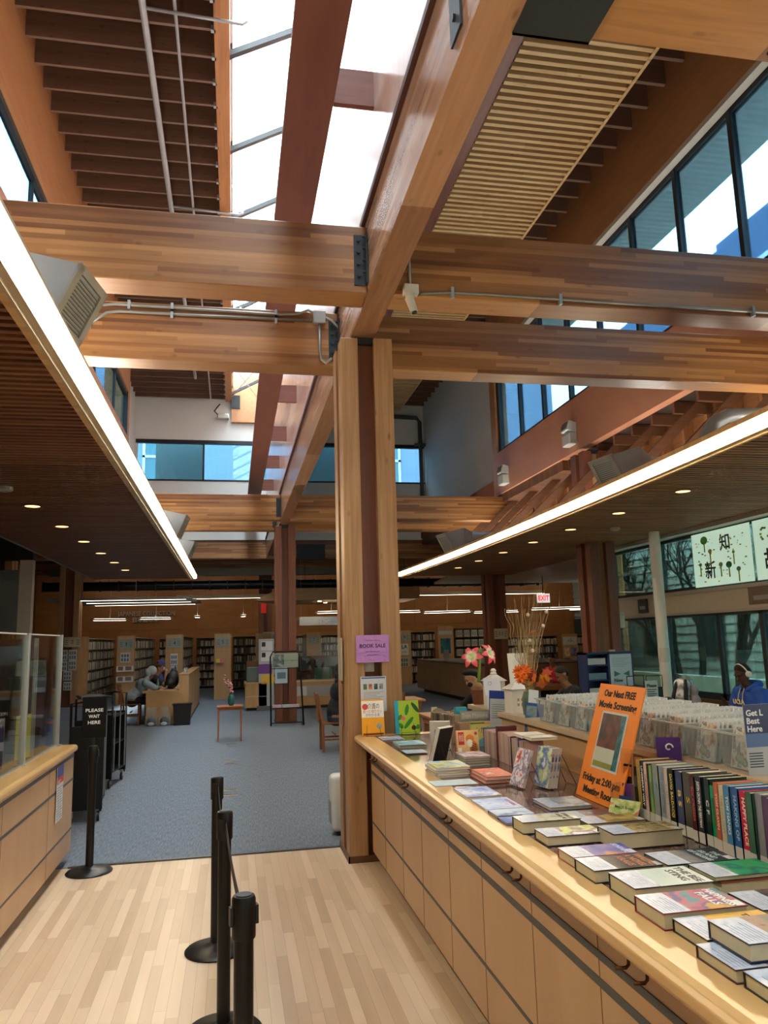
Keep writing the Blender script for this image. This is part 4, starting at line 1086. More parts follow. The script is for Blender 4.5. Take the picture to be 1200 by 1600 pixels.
near = [  # far to near: colour, width, height, title, title colour, description
 ('b79a4a', .030, .232, 'PATRICIA CORNWELL', '7c6428', 'gold-spined hardcover at the far end of the upright row'),
 ('23262c', .026, .232, 'LINEBERRY WAY', 'd9dcdc', 'black hardcover with white lettering beside the gold one'),
 ('d9bcb0', .024, .230, 'THE WOMEN', 'b05a4a', 'pale pink hardcover beside the black-lettered one'),
 ('2b2026', .018, .228, None, 'c84a3a', 'slim black hardcover with red top near the pink one'),
 ('7fae5a', .022, .225, 'SUNDAY', '3c5a2a', 'leaf green hardcover in the upright row'),
 ('87958f', .040, .235, 'F C', '2a8fb0', 'wide grey hardcover with a cyan figure low on its spine'),
 ('8fa0ac', .036, .232, 'THE LOST VINTNER', '5c6c78', 'blue-grey hardcover with faded title'),
 ('cfc4bc', .024, .230, 'ROBERTA', '9a8a80', 'off-white hardcover left of the yellow-titled black one'),
 ('171614', .034, .235, 'DAVID BALDACCI', 'd9c43a', 'black hardcover with yellow title DAVID BALDACCI'),
 ('39466c', .042, .232, 'B S', 'd8c25a', 'navy hardcover with big letters B and S'),
 ('4a4a3c', .048, .236, 'S', 'c0ad3c', 'dark hardcover with one big olive S'),
 ('54252a', .026, .230, 'SIX CRIMES', 'c04a44', 'dark red hardcover with red lettering'),
 ('30343a', .034, .236, 'JUSTIN CRONIN THE FERRYMAN', 'e0e2e2', 'charcoal hardcover titled JUSTIN CRONIN THE FERRYMAN'),
 ('17332f', .034, .234, 'C F', 'd6dcd8', 'dark green hardcover with a big white letter'),
 ('1f9a62', .026, .215, 'MERIDIAN', '0f5a3a', 'emerald green hardcover, shorter than its neighbours'),
 ('c0684a', .026, .230, 'TOM CLAVIN', 'e8b8a0', 'rust and blue hardcover after the emerald one'),
 ('c6c4ac', .028, .226, 'THE COLONY', 'a29a78', 'cream hardcover in the near part of the upright row'),
 ('4a8fc0', .030, .232, 'TOM HANKS', 'cfe2ee', 'sky blue hardcover titled TOM HANKS'),
 ('2a64a8', .034, .232, 'MAKING OF', '9ac0e0', 'deep blue hardcover beside the sky blue one'),
 ('c8284c', .036, .225, 'HAPPY PLACE', 'f0e4d8', 'crimson hardcover titled HAPPY PLACE'),
 ('3f6f58', .030, .230, None, 'e0e0e0', 'moss green hardcover past the crimson one'),
 ('8a8f98', .036, .232, None, 'e0e0e0', 'plain grey hardcover, last of the row by the camera'),
 ('5a3f6a', .034, .228, None, 'e0e0e0', 'violet hardcover before the plain grey one'),
]
yy = 3.13
for c_, w, h, ti, tc_, lab in near:
    w *= 1.18
    yy -= w
    upright(lab, 1.675+random.Random(lab).uniform(-.004, .006), yy+0.0006, w-0.0012, h, 0.155, c_, ti, tc_)
t = thing('bookend', 'grey steel bookend at the far end of the hardcover row', 'bookend', (1.67, 3.14, CT))
MB().box(0, 0, 0, 0.13, 0.003, 0.16).box(0, 0, 0, 0.13, 0.1, 0.002).build('plate', M('8c8a7c', 0.5, .3), t)
# Japanese paperback row in the middle of the counter
yy = 5.05
rj = random.Random(5)
MB_pk = ['c9a8a4', 'd8c2bc', 'c7b4b4', 'bfa09c', 'd0bdb4']
for i in range(34):
    w = rj.uniform(.017, .026); 
    if 0.2 < i/34 < 0.28: h = 0.175
    h = 0.16 if i < 12 else (0.175 if i < 22 else 0.165)
    yy -= w
    if i in (12, 13): c_, h, lab, g_ = '5a2a36', .205, 'tall maroon volume rising from the paperback row', 'tall maroon volumes'
    elif i in (24,): c_, h, lab, g_ = '2a2226', .17, 'black-spined paperback near the wire stands', None
    elif i == 30: c_, h, lab, g_ = '6a4a8c', .18, 'violet-edged paperback at the camera end of its row', None
    elif i == 0: c_, h, lab, g_ = '5a6a8c', .17, 'blue-grey paperback at the far end of the middle row', None
    else: c_, lab, g_ = rj.choice(MB_pk), 'pink and white spined Japanese paperback in the middle row', 'Japanese paperbacks in the middle row'
    upright(lab, 1.63, yy, w-.001, h, 0.125, c_, None, lean=0, group=g_, foot=False)
# small pink script marks on that row are part of the spines
flat_book('white index volume lying on top of the middle paperback row', 1.64, 4.36, CT+0.178, 0.15, 0.14, 0.018, M('dfe3e2', .3), 'e6e8e8', None, sticker=False, pages=paper_w)
flat_book('white book lying on top of the middle row, nearer the camera', 1.65, 4.24, CT+0.1785, 0.16, 0.11, 0.015, M('e2e6e6', .3), 'e6e8ea', None, sticker=False, pages=paper_w)
# far row by the green book
yy = 6.32
for i in range(16):
    w = rj.uniform(.016, .028); yy -= w+0.0008
    upright('beige paperback in the row behind the green cucumber book', 1.60+0.006*i, yy, w, 0.165-0.002*(i % 3), 0.12, rj.choice(['b9a78a', 'c8bca0', 'a89a82', '8f8a7c', '6a5f50', 'd0c8b4']), None, group='beige paperbacks behind the green cucumber book', foot=False)
t = thing('bookend', 'rounded grey bookend at the end of the beige paperbacks', 'bookend', (1.60, 6.33, CT))
MB().prism([(0, 0), (0.13, 0)]+[(0.065+0.065*cos(a), 0.13+0.065*sin(a)) for a in [i*pi/10 for i in range(11)]], 'y', 0, 0.003).build('plate', M('9a968a', 0.5), t)
t = thing('label_card', 'small white card standing by the rounded bookend', 'card', (1.62, 6.38, CT))
MB().box(0, 0, 0, 0.05, 0.003, 0.20).build('card', M('d8d6d0'), t); MB().box(0.01, -0.001, 0.05, 0.04, 0, 0.17).build('print', M('8a8a8a'), t)
def toyo(o, T, w, h):
    MB().box(-w*.49, -0.0014, h*.72, w*.49, -0.0008, h*.96, T=T).build('title_band', M('b7bdb8'), o)
    text('title', 'Toyo Miyatake', 0.04, M('e8ece8'), o, T @ at(0, -0.0018, h*.84) @ FACE_S, 0.0004, width=w*.9)
easel_book('grey photography book titled Toyo Miyatake, upright behind the yellow map book', 1.80, 5.75, 0.22, 0.21, 0.03, P(['9aa19c', '8a918c', 'a8afa8'], 8), '8f9a98', lean=0.05, extra=toyo)
def chi(o, T, w, h):
    text('title', 'シカゴ', 0.05, M('5a2a1a'), o, T @ at(0.01, -0.0018, h*.62) @ FACE_S, 0.0004, width=w*.62)
    MB().box(-w*.49, -0.0014, h*.90, w*.2, -0.0008, h*.97, T=T).build('olive_strip', M('7a7a1c'), o)
    MB().box(w*.2, -0.0014, h*.88, w*.49, -0.0008, h*.97, T=T).build('pink_strip', M('d89a8a'), o)
    MB().ball((0, 0, 0), 1, T=T @ at(w*.2, -0.0012, h*.05) @ Matrix.Diagonal((.06, .0015, .045, 1)), n=16).build('lake_shape', M('6aa8b8'), o)
easel_book('yellow-green travel book with katakana title, in front of the grey photo book', 1.735, 5.42, 0.15, 0.165, 0.02, M('cdd084', .4), 'c8cc7a', lean=0.05, extra=chi)
for i, (x_, h_, c_) in enumerate(((1.66, .15, 'b49a86'), (1.64, .15, 'a88a74'), (1.62, .13, 'c4ad98'))):
    o = upright(('pinkish brown', 'light brown', 'tan')[i]+' volume standing beside the yellow-green travel book', x_-0.04, 5.56+0.04*i, .03, h_, .13, c_, None, foot=False)
t = thing('tape_roll', 'turquoise roll lying behind the beige paperbacks', 'roll', (1.80, 6.12, CT+0.13))
MB().cyl((-0.05, 0, 0.045), (0.04, 0, 0.045), 0.04, n=20).build('roll', M('2aa4c0', .4), t, smooth=True)
t['label'] = 'turquoise cylinder on top of a small box behind the beige paperbacks'
MB().box(-0.06, -0.06, -0.13, 0.06, 0.06, 0.004).build('box', M('8a9098'), t)
# ---- standing signs on the counter
t = thing('movie_poster', 'orange stand-up sign announcing Our Next FREE Movie Screening', 'sign', (1.635, 3.44, CT+0.001), radians(-90))
bx = Matrix.Rotation(-0.32, 4, 'X')
MB().box(-0.215, 0, 0.0, 0.215, 0.006, 0.545, T=bx).build('orange_board', M('f08a26', 0.5, var=0.03), t)
MB().box(-0.125, -0.002, 0.145, 0.125, 0, 0.415, T=bx).build('silver_mount', M('c3ccd0', 0.4), t)
MB().box(-0.112, -0.003, 0.155, 0.07, -0.001, 0.405, T=bx).build('poster_picture', PRINT(['24282c', '3f3236', '6c3a34', '4f5a58', '7f8f8a'], 7, seed=3), t)
MB().box(0.07, -0.003, 0.155, 0.112, -0.001, 0.405, T=bx).build('teal_strip', PRINT(['1f5a64', '2f7a82', '1c4a5a'], 20), t)
MB().box(-0.112, -0.0036, 0.155, 0.07, -0.002, 0.18, T=bx).build('grass_band', M('8a8f3a'), t)
MB().box(-0.112, -0.0034, 0.18, 0.07, -0.002, 0.245, T=bx).build('pale_band', M('b9c2b4'), t)
blk_ = M('1a1410', 0.6)
for s_, z_, w_ in (('Our Next FREE', 0.500, 0.30), ('Movie Screening', 0.445, 0.36), ('Friday at 2:00 pm', 0.095, 0.36), ('Meeting Room', 0.040, 0.30)):
    text('lettering', s_, 0.046, blk_, t, bx @ at(0, -0.0014, z_) @ FACE_S, 0.0005, width=w_, bold=0.0014)
MB().tube([(-.1, 0.10, .0), (-.1, 0.155, .40)], .003, 6).tube([(.1, 0.10, .0), (.1, 0.155, .40)], .003, 6).build('back_prop', M('15171a'), t)
t = thing('leaflet_holder', 'clear acrylic leaflet holder with small purple and orange cards', 'leaflet holder', (1.655, 3.19, CT+.001), radians(-70))
MB().box(-0.06, 0.05, 0, 0.06, 0.054, 0.26).box(-0.06, -0.03, 0.0, 0.06, 0.054, 0.004).box(-0.06, -0.03, 0.0, -0.057, 0.05, 0.12).box(0.057, -0.03, 0.0, 0.06, 0.05, 0.12).box(-0.06, -0.03, 0.0, 0.06, -0.027, 0.05).build('acrylic_shell', acr, t)
def lc_(x0, z0, w, h, c, y): return MB().box(x0, y, z0, x0+w, y+0.002, z0+h, T=Matrix.Rotation(-0.1, 4, 'X')).build('card', M(c, .4), t)
lc_(-0.045, 0.02, 0.075, 0.05, '1f4f80', 0.0); lc_(-0.045, 0.06, 0.075, 0.06, '5a2a7a', 0.02); lc_(-0.05, 0.12, 0.045, 0.08, '17191f', 0.035); lc_(-0.048, 0.15, 0.042, 0.04, 'e0763a', 0.034); lc_(0.0, 0.15, 0.05, 0.09, '15171c', 0.042); lc_(0.004, 0.195, 0.043, 0.04, 'e0763a', 0.041)
text('lettering', 'KANOPY', 0.012, M('f0f0f0'), t, at(-0.0, 0.012, 0.06) @ FACE_S, .0004)
t = thing('label_card', 'tilted green leaf-pattern card before the acrylic leaflet holder', 'card', (1.60, 3.13, CT+.002), radians(-60))
MB().box(-0.07, 0, 0, 0.07, 0.003, 0.075, T=Matrix.Rotation(-0.5, 4, 'X')).build('card', PRINT(['8aa84a', 'a9c06a', 'c8d08a', 'd06a4a'], 30), t)
text('lettering', 'Fresh from', 0.02, M('3a5a1c'), t, Matrix.Rotation(-0.5, 4, 'X') @ at(0, -.001, .04) @ FACE_S, .0004)
t = thing('app_card', 'purple card with a white swirl, standing in clear plastic by the bins', 'card', (1.88, 3.20, CT), radians(-20))
MB().box(-0.06, 0, 0, 0.06, 0.003, 0.31).build('clear_stand', acr, t)
MB().box(-0.052, -0.002, 0.205, 0.052, 0, 0.305).build('purple_panel', M('4c2a80', .4), t)
MB().box(-0.052, -0.002, 0.15, 0.052, 0, 0.205).build('photo_strip', PRINT(['8a5a4a', 'b08a7a', '4a3a3a'], 30), t)
MB().tube([(0.018*cos(a)*(1-a/9), -0.003, 0.262+0.018*sin(a)*(1-a/9)) for a in [i*.5 for i in range(12)]], 0.0035, 6).build('swirl_mark', M('f2f2f6'), t)
t = thing('app_card', 'dark sign reading Get Best Here at the right-hand end of the bins', 'sign', (1.985, 2.742, 1.2006), 0)
MB().box(-0.045, 0, 0, 0.16, 0.004, 0.265).build('panel', M('aeb8c0', .4), t)
MB().box(-0.045, -0.002, 0.155, 0.16, 0, 0.265).build('navy_panel', M('161f4c', .35), t)
MB().box(-0.045, -0.002, 0.105, 0.16, 0, 0.155).build('blue_panel', M('4c6aa0', .35), t)
for i, s_ in enumerate(('Get the', 'Best Here', 'Here')): pass
for i, s_ in enumerate(('Get L', 'Best', 'Here')):
    text('lettering', s_, 0.032, M('e8ecf4'), t, at(-0.038, -0.0025, 0.232-0.030*i) @ FACE_S, .0005, align='LEFT', bold=.0006)
q = MB()
for k in range(6): q.box(-0.038, -.0015, 0.03+.01*k, 0.02, 0, 0.034+.01*k)
q.build('print_lines', M('3c444c'), t)
t['label'] = 'navy and grey card sign reading Get, Best, Here, beside the last bin'

# ---- clear bins of discs on the ledge
m, nt, b = newmat('frosted_plastic')
nt.nodes.remove(b)
a_ = nt.nodes.new('ShaderNodeBsdfTransparent'); a_.inputs[0].default_value = (0.9, 0.93, 0.94, 1)
d_ = nt.nodes.new('ShaderNodeBsdfPrincipled'); d_.inputs['Base Color'].default_value = (0.72, 0.77, 0.79, 1); d_.inputs['Roughness'].default_value = 0.25
mx = nt.nodes.new('ShaderNodeMixShader'); mx.inputs[0].default_value = 0.14
nt.links.new(a_.outputs[0], mx.inputs[1]); nt.links.new(d_.outputs[0], mx.inputs[2]); nt.links.new(mx.outputs[0], nt.nodes['Material Output'].inputs[0])
frost = m
def bin_(label, x, y, w=0.60, d=0.215, h=0.145):
    o = thing('clear_bin', label, 'bin', (x, y, 1.2006))
    q = MB(); t_ = 0.0025; s = 0.02
    def ring(x0, y0, z): return [(x0, y0, z), (w-x0, y0, z), (w-x0, d-y0, z), (x0, d-y0, z)]
    A = ring(s, s*.6, 0); B = ring(0, 0, h); A2 = ring(s+t_, s*.6+t_, t_); B2 = ring(t_, t_, h)
    vs = A+B+A2+B2
    fs = [(0, 3, 2, 1), (8, 9, 10, 11)]
    for i in range(4):
        j = (i+1) % 4
        fs += [(i, j, j+4, i+4), (i+8, i+12, j+12, j+8), (i+4, j+4, j+12, i+12)]
    q.add(vs, fs); q.build('tub', frost, o)
    r = MB()
    r.box(-0.008, -0.008, h-0.008, w+0.008, 0.0, h).box(-0.008, d, h-0.008, w+0.008, d+0.008, h).box(-0.008, 0, h-0.008, 0, d, h).box(w, 0, h-0.008, w+0.008, d, h)
    r.build('rim', M('aebabd', 0.25), o)
    return o
case = thing('disc_case', 'clear disc case filed in the translucent bins', 'disc case', (0, 0, 0), 0, 'disc cases filed in the bins')
MB().box(0, 0, 0, 0.0095, 0.135, 0.168).build('sleeve', M('d3e0e6', 0.15, var=.15, scale=30), case)
MB().box(-0.0006, 0.004, 0.004, 0, 0.131, 0.160).build('front_print', PRINT(['8a5a4a', 'c8b8a0', 'd8dcdc', '6a7a80', 'a8b4a0'], 18), case)
ordn = ['first clear bin of discs, the one beside the leafy vase', 'second clear bin counting from the leafy vase', 'third clear bin counting from the leafy vase', 'fourth clear bin counting from the leafy vase, half behind the orange sign', 'fifth clear bin from the vase, just past the orange sign', 'sixth clear bin from the vase, behind the purple swirl card', 'seventh clear bin from the vase, with a brown sleeve in front', 'eighth clear bin from the vase, third from the navy sign', 'ninth clear bin from the vase, right beside the navy sign', 'tenth clear bin, hidden partly by the navy sign']
first = True
ri = random.Random(9)
for i in range(9):
    yb_ = 4.72-i*0.245
    bin_(ordn[i], 1.965, yb_)
    xx = 0.03
    n_ = 0
    while xx < 0.54:
        o = case if first else dup(case)
        first = False
        o.location = (1.965+xx, yb_+0.045+ri.uniform(-.004, .004), 1.2045)
        o.rotation_euler = (0, 0.22+ri.uniform(-.03, .03), 0)
        xx += 0.0235
        n_ += 1
# lid-like stack at the far bin
t = thing('paper_stack', 'white folded papers on top of the first clear bin', 'papers', (2.04, 4.80, 1.3455))
MB().box(0, 0, 0, .16, .12, .012).build('sheets', M('dfe4e6'), t)

# ---- paper houses, folders, plants on the ledge
def house(label, x, y, w, h, rz, roof=0.05):
    o = thing('paper_house', label, 'paper model', (x, y, 1.2006), rz)
    MB().box(-w/2, -w/2, 0, w/2, w/2, h).build('walls', M('d9dad6', .7), o)
    MB().add([(-w*.62, -w*.62, h), (w*.62, -w*.62, h), (w*.62, w*.62, h), (-w*.62, w*.62, h), (-.02, -.02, h+roof), (.02, -.02, h+roof), (.02, .02, h+roof), (-.02, .02, h+roof)], [(0, 3, 2, 1), (0, 1, 5, 4), (1, 2, 6, 5), (2, 3, 7, 6), (3, 0, 4, 7), (4, 5, 6, 7)]).build('roof', M('dfe2e6', .7), o)
    for k in range(2):
        for j in range(2): MB().box(-.025+k*.03, -w/2-.001, .05+j*.035, -.008+k*.03, -w/2, .07+j*.035).build('window', M('9a9686'), o)
    return o
h1 = house('white paper house with a finial, behind the blue folder', 2.08, 6.10, 0.13, 0.20, 0.2)
MB().lathe([(.02, 0), (.028, .01), (.02, .02), (.024, .035), (.012, .05)], 12, T=at(0, 0, .248)).build('finial', M('e2e4e4'), h1)
house('white paper house with small windows, beside the green vase', 2.05, 5.52, 0.13, 0.17, 0.1, 0.045)
t = thing('number_card', 'white card leaning against the finial house', 'card', (2.02, 5.92, 1.2006), 0.1)
MB().box(-.07, 0, .10, .07, .003, .235, T=Matrix.Rotation(-.2, 4, 'X')).box(-.06, 0, 0, .06, .002, .1, T=Matrix.Rotation(-.2, 4, 'X')).build('card', M('d5dff0', .6), t)
text('lettering', '○', .04, M('8a94b8'), t, Matrix.Rotation(-.2, 4, 'X') @ at(-.02, -.002, .19) @ FACE_S, .0004)
t = thing('blue_folder', 'royal blue sign holder with a white notice and red stripe', 'sign', (1.98, 5.62, CT+0.001), -0.05)
F_ = Matrix.Rotation(-.1, 4, 'X') @ Matrix.Rotation(.08, 4, 'Y')
MB().rbox(-.12, 0, 0, .13, .006, .36, .002, T=F_).build('board', M('1c3f9c', .35), t)
MB().box(-.115, -.002, .02, .075, 0, .30, T=F_).build('notice', M('c3d3e0', .5), t)
MB().box(.075, -.003, .10, .13, -.0, .125, T=F_).build('red_stripe', M('b8342c'), t)
q = MB()
for k in range(7): q.box(-.10, -.003, .16+.016*k, .04-.02*(k % 3), -.002, .163+.016*k, T=F_)
q.build('print_lines', M('5c6c80'), t)
t = thing('blue_folder', 'narrow blue postcard holder tilted before the windowed paper house', 'sign', (1.99, 5.1, CT+0.001), 0.0)
F2 = Matrix.Rotation(-.15, 4, 'X') @ Matrix.Rotation(.16, 4, 'Y')
MB().box(-.06, 0, 0, .07, .005, .31, T=F2).build('board', M('1f55a8', .35), t)
MB().box(-.055, -.002, .02, .02, 0, .29, T=F2).build('picture', PRINT(['2a5a8c', '5a8ab0', '8a9a9a', '3a6a6a'], 12), t)
MB().box(-.04, .006, .20, .03, .010, .40, T=F2).build('white_card', M('cfdcea', .5), t)
MB().box(.035, .006, .20, .045, .010, .39, T=F2).build('striped_card', M('2c3440', .5), t)
def amaryllis():
    o = thing('amaryllis', 'potted amaryllis with coral and white blooms', 'flower', (2.02, 6.33, 1.2006))
    MB().lathe([(.045, 0), (.06, .11), (.063, .12), (.055, .125)], 20).build('pot', M('7a4a34', .6), o, smooth=True)
    MB().ball((0, 0, .14), .04, n=12).build('bulb', M('9a7a58'), o)
    MB().tube([(0, 0, .15), (.015, 0, .28), (.03, 0, .42)], [.013, .012, .012], 10).build('stem', M('7fa84a'), o, smooth='all')
    MB().tube([(.03, 0, .40), (.033, 0, .45), (.036, 0, .475)], [.012, .014, .003], 8).build('bud', M('8ab05a'), o, smooth='all')
    m_, nt_, b_ = newmat('petal')
    tc_ = nt_.nodes.new('ShaderNodeTexCoord'); sp_ = nt_.nodes.new('ShaderNodeVectorMath'); sp_.operation = 'LENGTH'
    nt_.links.new(tc_.outputs['Object'], sp_.inputs[0])
    rp_ = nt_.nodes.new('ShaderNodeValToRGB')
    rp_.color_ramp.elements[0].position = .035; rp_.color_ramp.elements[0].color = (*hexc('cfe0a8'), 1)
    rp_.color_ramp.elements[1].position = .07; rp_.color_ramp.elements[1].color = (*hexc('f3606a'), 1)
    e_ = rp_.color_ramp.elements.new(.05); e_.color = (*hexc('f8e8e0'), 1)
    nt_.links.new(sp_.outputs['Value'], rp_.inputs[0]); nt_.links.new(rp_.outputs[0], b_.inputs['Base Color'])
    for (dx, dy, dz, ax, az) in ((-.045, -.02, .385, 1.25, -.6), (.085, -.02, .405, 1.2, .7)):
        q = MB()
        for k in range(6):
            a = k*pi/3
            ps = []
            for (r_, wd, up) in ((0.0, .006, 0), (.03, .02, .03), (.06, .026, .035), (.085, .014, .02), (.098, .001, .005)):
                ps.append((r_, wd, up))
            vs = []; fs = []
            for (r_, wd, up) in ps:
                for s in (-1, 0, 1):
                    vs.append((r_*cos(a)-s*wd*sin(a), r_*sin(a)+s*wd*cos(a), up+(0.006 if s == 0 else 0)))
            for i in range(4):
                for j in range(2): fs.append((i*3+j, i*3+j+1, i*3+j+4, i*3+j+3))
            q.add(vs, fs)
        f = q.build('bloom', m_, o, smooth='all')
        f.location = (dx, dy, dz); f.rotation_euler = (ax, 0, az)
amaryllis()
def arrangement():
    o = thing('vase_arrangement', 'green hexagonal vase with dry branches, orange flower and maple leaves', 'vase', (2.04, 5.22, 1.2006))
    MB().lathe([(.035, 0), (.05, .01), (.058, .07), (.055, .13), (.042, .17), (.036, .172)], 7).build('vase', M('4f6f5c', .3, var=.25, bump=.3, scale=20), o)
    rv = random.Random(12)
    q = MB()
    for k in range(38):
        a = rv.uniform(0, 2*pi); sp = rv.uniform(.02, .17); H_ = rv.uniform(.45, .82)
        q.tube([(.012*cos(a), .012*sin(a), .12), (sp*.45*cos(a), sp*.45*sin(a), .12+H_*.5), (sp*1.1*cos(a)+.02, sp*cos(a+1), .12+H_)], [.0022, .0018, .0008], 4)
    q.build('dry_stems', M('b39a70', .7), o)['kind'] = 'stuff'
    for k in range(4):
        q = MB(); a = [2.6, 3.4, 1.2, .2][k]; pts = []
        for i in range(24):
            z_ = .15+i*.026; r_ = .02+i*.0055
            pts.append((cos(a)*r_+.012*sin(i*1.1), sin(a)*r_+.012*cos(i*1.3), z_))
        q.tube(pts, .0022, 5); q.build('curly_twig', M('a58a66', .7), o)
    for k, (x_, y_, z_, c_) in enumerate(((.16, 0, .72, 'e0d2c0'), (.13, 0, .62, 'dcc8b8'), (.02, .0, .70, 'd8c8b0'), (.03, -.02, .45, 'e2d8c8'), (.02, 0, .52, 'dccfc0'))):
        MB().ball((x_, y_, z_), .014, n=8).build('dry_pod', M(c_, .8), o)
    MB().tube([(0, 0, .12), (.07, 0, .42), (.19, 0, .76)], .0028, 5).build('long_twig', M('8a6a4a'), o)
    def leaf(sz): 
        pts = [(0, 0), (.25, .12), (.2, .3), (.5, .3), (.42, .5), (.62, .75), (.3, .7), (.15, .78), (0, 1.05)]
        pts = pts+[(-x, y) for x, y in pts[::-1][1:-1]]
        return [(x*sz, y*sz) for x, y in pts]
    for k in range(15):
        q = MB(); q.prism(leaf(.07), 'z', 0, .0012)
        c_ = ['b8482c', 'c8642a', '8f3a24', 'd89a2a', 'a0522c', 'c8a83a'][k % 6]
        f = q.build('maple_leaf', M(c_, .6), o)
        a = rv.uniform(-.3, 1.7)*2-1
        f.location = (rv.uniform(-.02, .13), rv.uniform(-.07, .03), rv.uniform(.16, .27)); f.rotation_euler = (rv.uniform(1.0, 2.1), rv.uniform(-.6, .6), rv.uniform(-2.2, 1.0))
    for (cx, cz) in ((-.075, .27), (-.04, .31), (-.085, .31)):
        q = MB()
        for k in range(16):
            a = k*2*pi/16+.1; el_ = (k % 3)*.4-.2
            q.tube([(0, 0, 0), (cos(a)*.03, el_*.03-.01, sin(a)*.03), (cos(a)*.05, el_*.03-.02, sin(a)*.05)], [.004, .008, .002], 5)
        f = q.build('orange_bloom', M('f07a22', .5), o, smooth='all'); f.location = (cx, -.03, cz)
arrangement()
t = thing('info_stand', 'white slanted information board with a dark green grid, behind the orange flower', 'sign', (2.30, 5.95, 1.2006), .1)
MB().box(-.13, 0, .0, .05, .004, .42, T=Matrix.Rotation(-.12, 4, 'X')).build('board', M('d9dcd9', .5), t)
MB().box(-.05, -.002, .12, .045, 0, .28, T=Matrix.Rotation(-.12, 4, 'X')).build('green_grid', M('2c4a3c', .5), t)
MB().box(-.085, -.0015, .08, .048, 0, .37, T=Matrix.Rotation(-.12, 4, 'X')).build('inner_sheet', M('cfd6d0', .5), t)
t = thing('red_leaflets', 'red leaflet between the two paper houses', 'leaflet', (2.10, 5.80, 1.2006))
MB().box(-.035, 0, 0, .035, .003, .13).build('sheet', M('b8303c', .5), t)
# ---- notices on the big column
t = thing('book_sale_sign', 'crinkled purple sign reading BOOK SALE on the big column', 'sign', (1.145, 6.425, 1.57))
m_ = M('b583c8', .25, var=.12, bump=.6, scale=5)
MB().box(-.14, 0, 0, .14, .006, .225).build('sheet', m_, t)
text('lettering', 'BOOK SALE', .042, M('4a2a6a'), t, at(0, -.001, .135) @ FACE_S, .0006, width=.22, bold=.001)
text('small_lettering', 'LITTLE TOKYO BRANCH', .012, M('6a4a8a'), t, at(0, -.001, .18) @ FACE_S, .0005)
text('small_lettering', 'ENDS 4:30, ONE LEFT', .013, M('5a3a7a'), t, at(0, -.001, .088) @ FACE_S, .0005)
text('small_lettering', '日本語 本の販売', .014, M('5a3a7a'), t, at(0, -.001, .06) @ FACE_S, .0005)
t = thing('light_switch', 'small white switch plate between the posts of the big column', 'switch', (1.135, 6.54, 1.49))
MB().rbox(-.04, 0, 0, .04, .008, .09, .003).build('plate', M('cfccc0', .4), t)
MB().cyl((0, -.01, .055), (0, 0, .055), .018, n=16).build('dial', M('dedcd2', .3), t)
t = thing('book_list_poster', 'white poster with a row of small book covers on the big column', 'poster', (1.145, 6.43, 1.17))
MB().box(-.108, 0, 0, .108, .004, .285).build('sheet', M('c9d2da', .5), t)
MB().box(-.1, -.001, .268, .1, 0, .278).build('blue_header', M('2c5aa0', .5), t)
for k in range(4): MB().box(-.085+k*.045, -.001, .18, -.055+k*.045, 0, .225).build('cover_picture', PRINT([['3a4a3c', '6a7a5a'], ['a8503c', 'd0907a'], ['2a2c38', '5a5c70'], ['5a5f60', '9aa0a0']][k], 40), t)
q = MB()
for k in range(8): q.box(-.085, -.001, .155-.013*k, .085-.03*(k % 3), 0, .159-.013*k)
q.build('print_lines', M('8a94a0'), t)
t = thing('paper_notices', 'two narrow pale sheets taped on the side of the big column', 'notice', (0.914, 6.72, 1.42))
MB().box(-.004, -.13, 0, 0, -.01, .36).box(-.004, .02, 0, 0, .12, .36).build('sheet', M('a8a194', .6), t)
t = thing('paper_notices', 'single long notice low on the side of the big column', 'notice', (0.914, 6.72, 1.05))
MB().box(-.004, -.10, 0, 0, .03, .33).build('sheet', M('8a6f64', .6), t)
t['label'] = 'long dark notice below the two pale sheets on the big column side'
# ================================================================== STANCHIONS
stm = M('0b0c0d', 0.38, 0.3)
def stanchion(label, x, y, wide=False, sign=False, rz=0):
    o = thing('stanchion', label, 'stanchion', (x, y, 0.0005), rz, 'black queue stanchions')
    MB().lathe([(.175, 0), (.178, .008), (.165, .02), (.08, .03), (.045, .045), (.036, .05)], 36).build('base', stm, o, smooth=True)
    MB().cyl((0, 0, .045), (0, 0, .86), .031, n=24).build('pole', stm, o, smooth=True)
    MB().lathe([(.036, .84), (.038, .845), (.038, .955), (.034, .965), (.02, .967)], 24).build('belt_head', stm, o, smooth=True)
    MB().box(.036, -.014, .88, .045, .014, .935).build('belt_clip', black_pl, o)
    MB().box(-.045, -.014, .88, -.036, .014, .935).build('belt_clip', black_pl, o)
    MB().cyl((0, 0, .967), (0, 0, .969), .026, n=20).build('cap_label', M('3c4044', .3, .4), o)
    return o
stanchion('black stanchion farthest along the queue line, with its whole base showing', -0.09, 4.92, rz=1.2)
stanchion('middle black stanchion of the queue line', -0.035, 3.93, rz=1.2)
stanchion('black stanchion nearest the camera', 0.037, 2.64, rz=0.2)
s4 = stanchion('black stanchion holding the PLEASE WAIT HERE sign by the service desk', -1.11, 6.80, rz=0)
t = thing('wait_sign', 'black sign with white words PLEASE WAIT HERE on the stanchion by the desk', 'sign', (-1.105, 6.765, 1.035), 0.05)
MB().rbox(-.093, -.006, 0, .093, .006, .325, .004).build('panel', M('08090a', .6, spec=.2), t)
MB().box(-.01, -.003, -.06, .01, .003, 0).build('bracket', black_pl, t)
for i, s_ in enumerate(('PLEASE', 'WAIT', 'HERE')):
    text('lettering', s_, .036, M('e6e8ea', .5), t, at(0, -.0068, .215-.048*i) @ FACE_S, .0005, width=(.135, .085, .095)[i], bold=.0006)
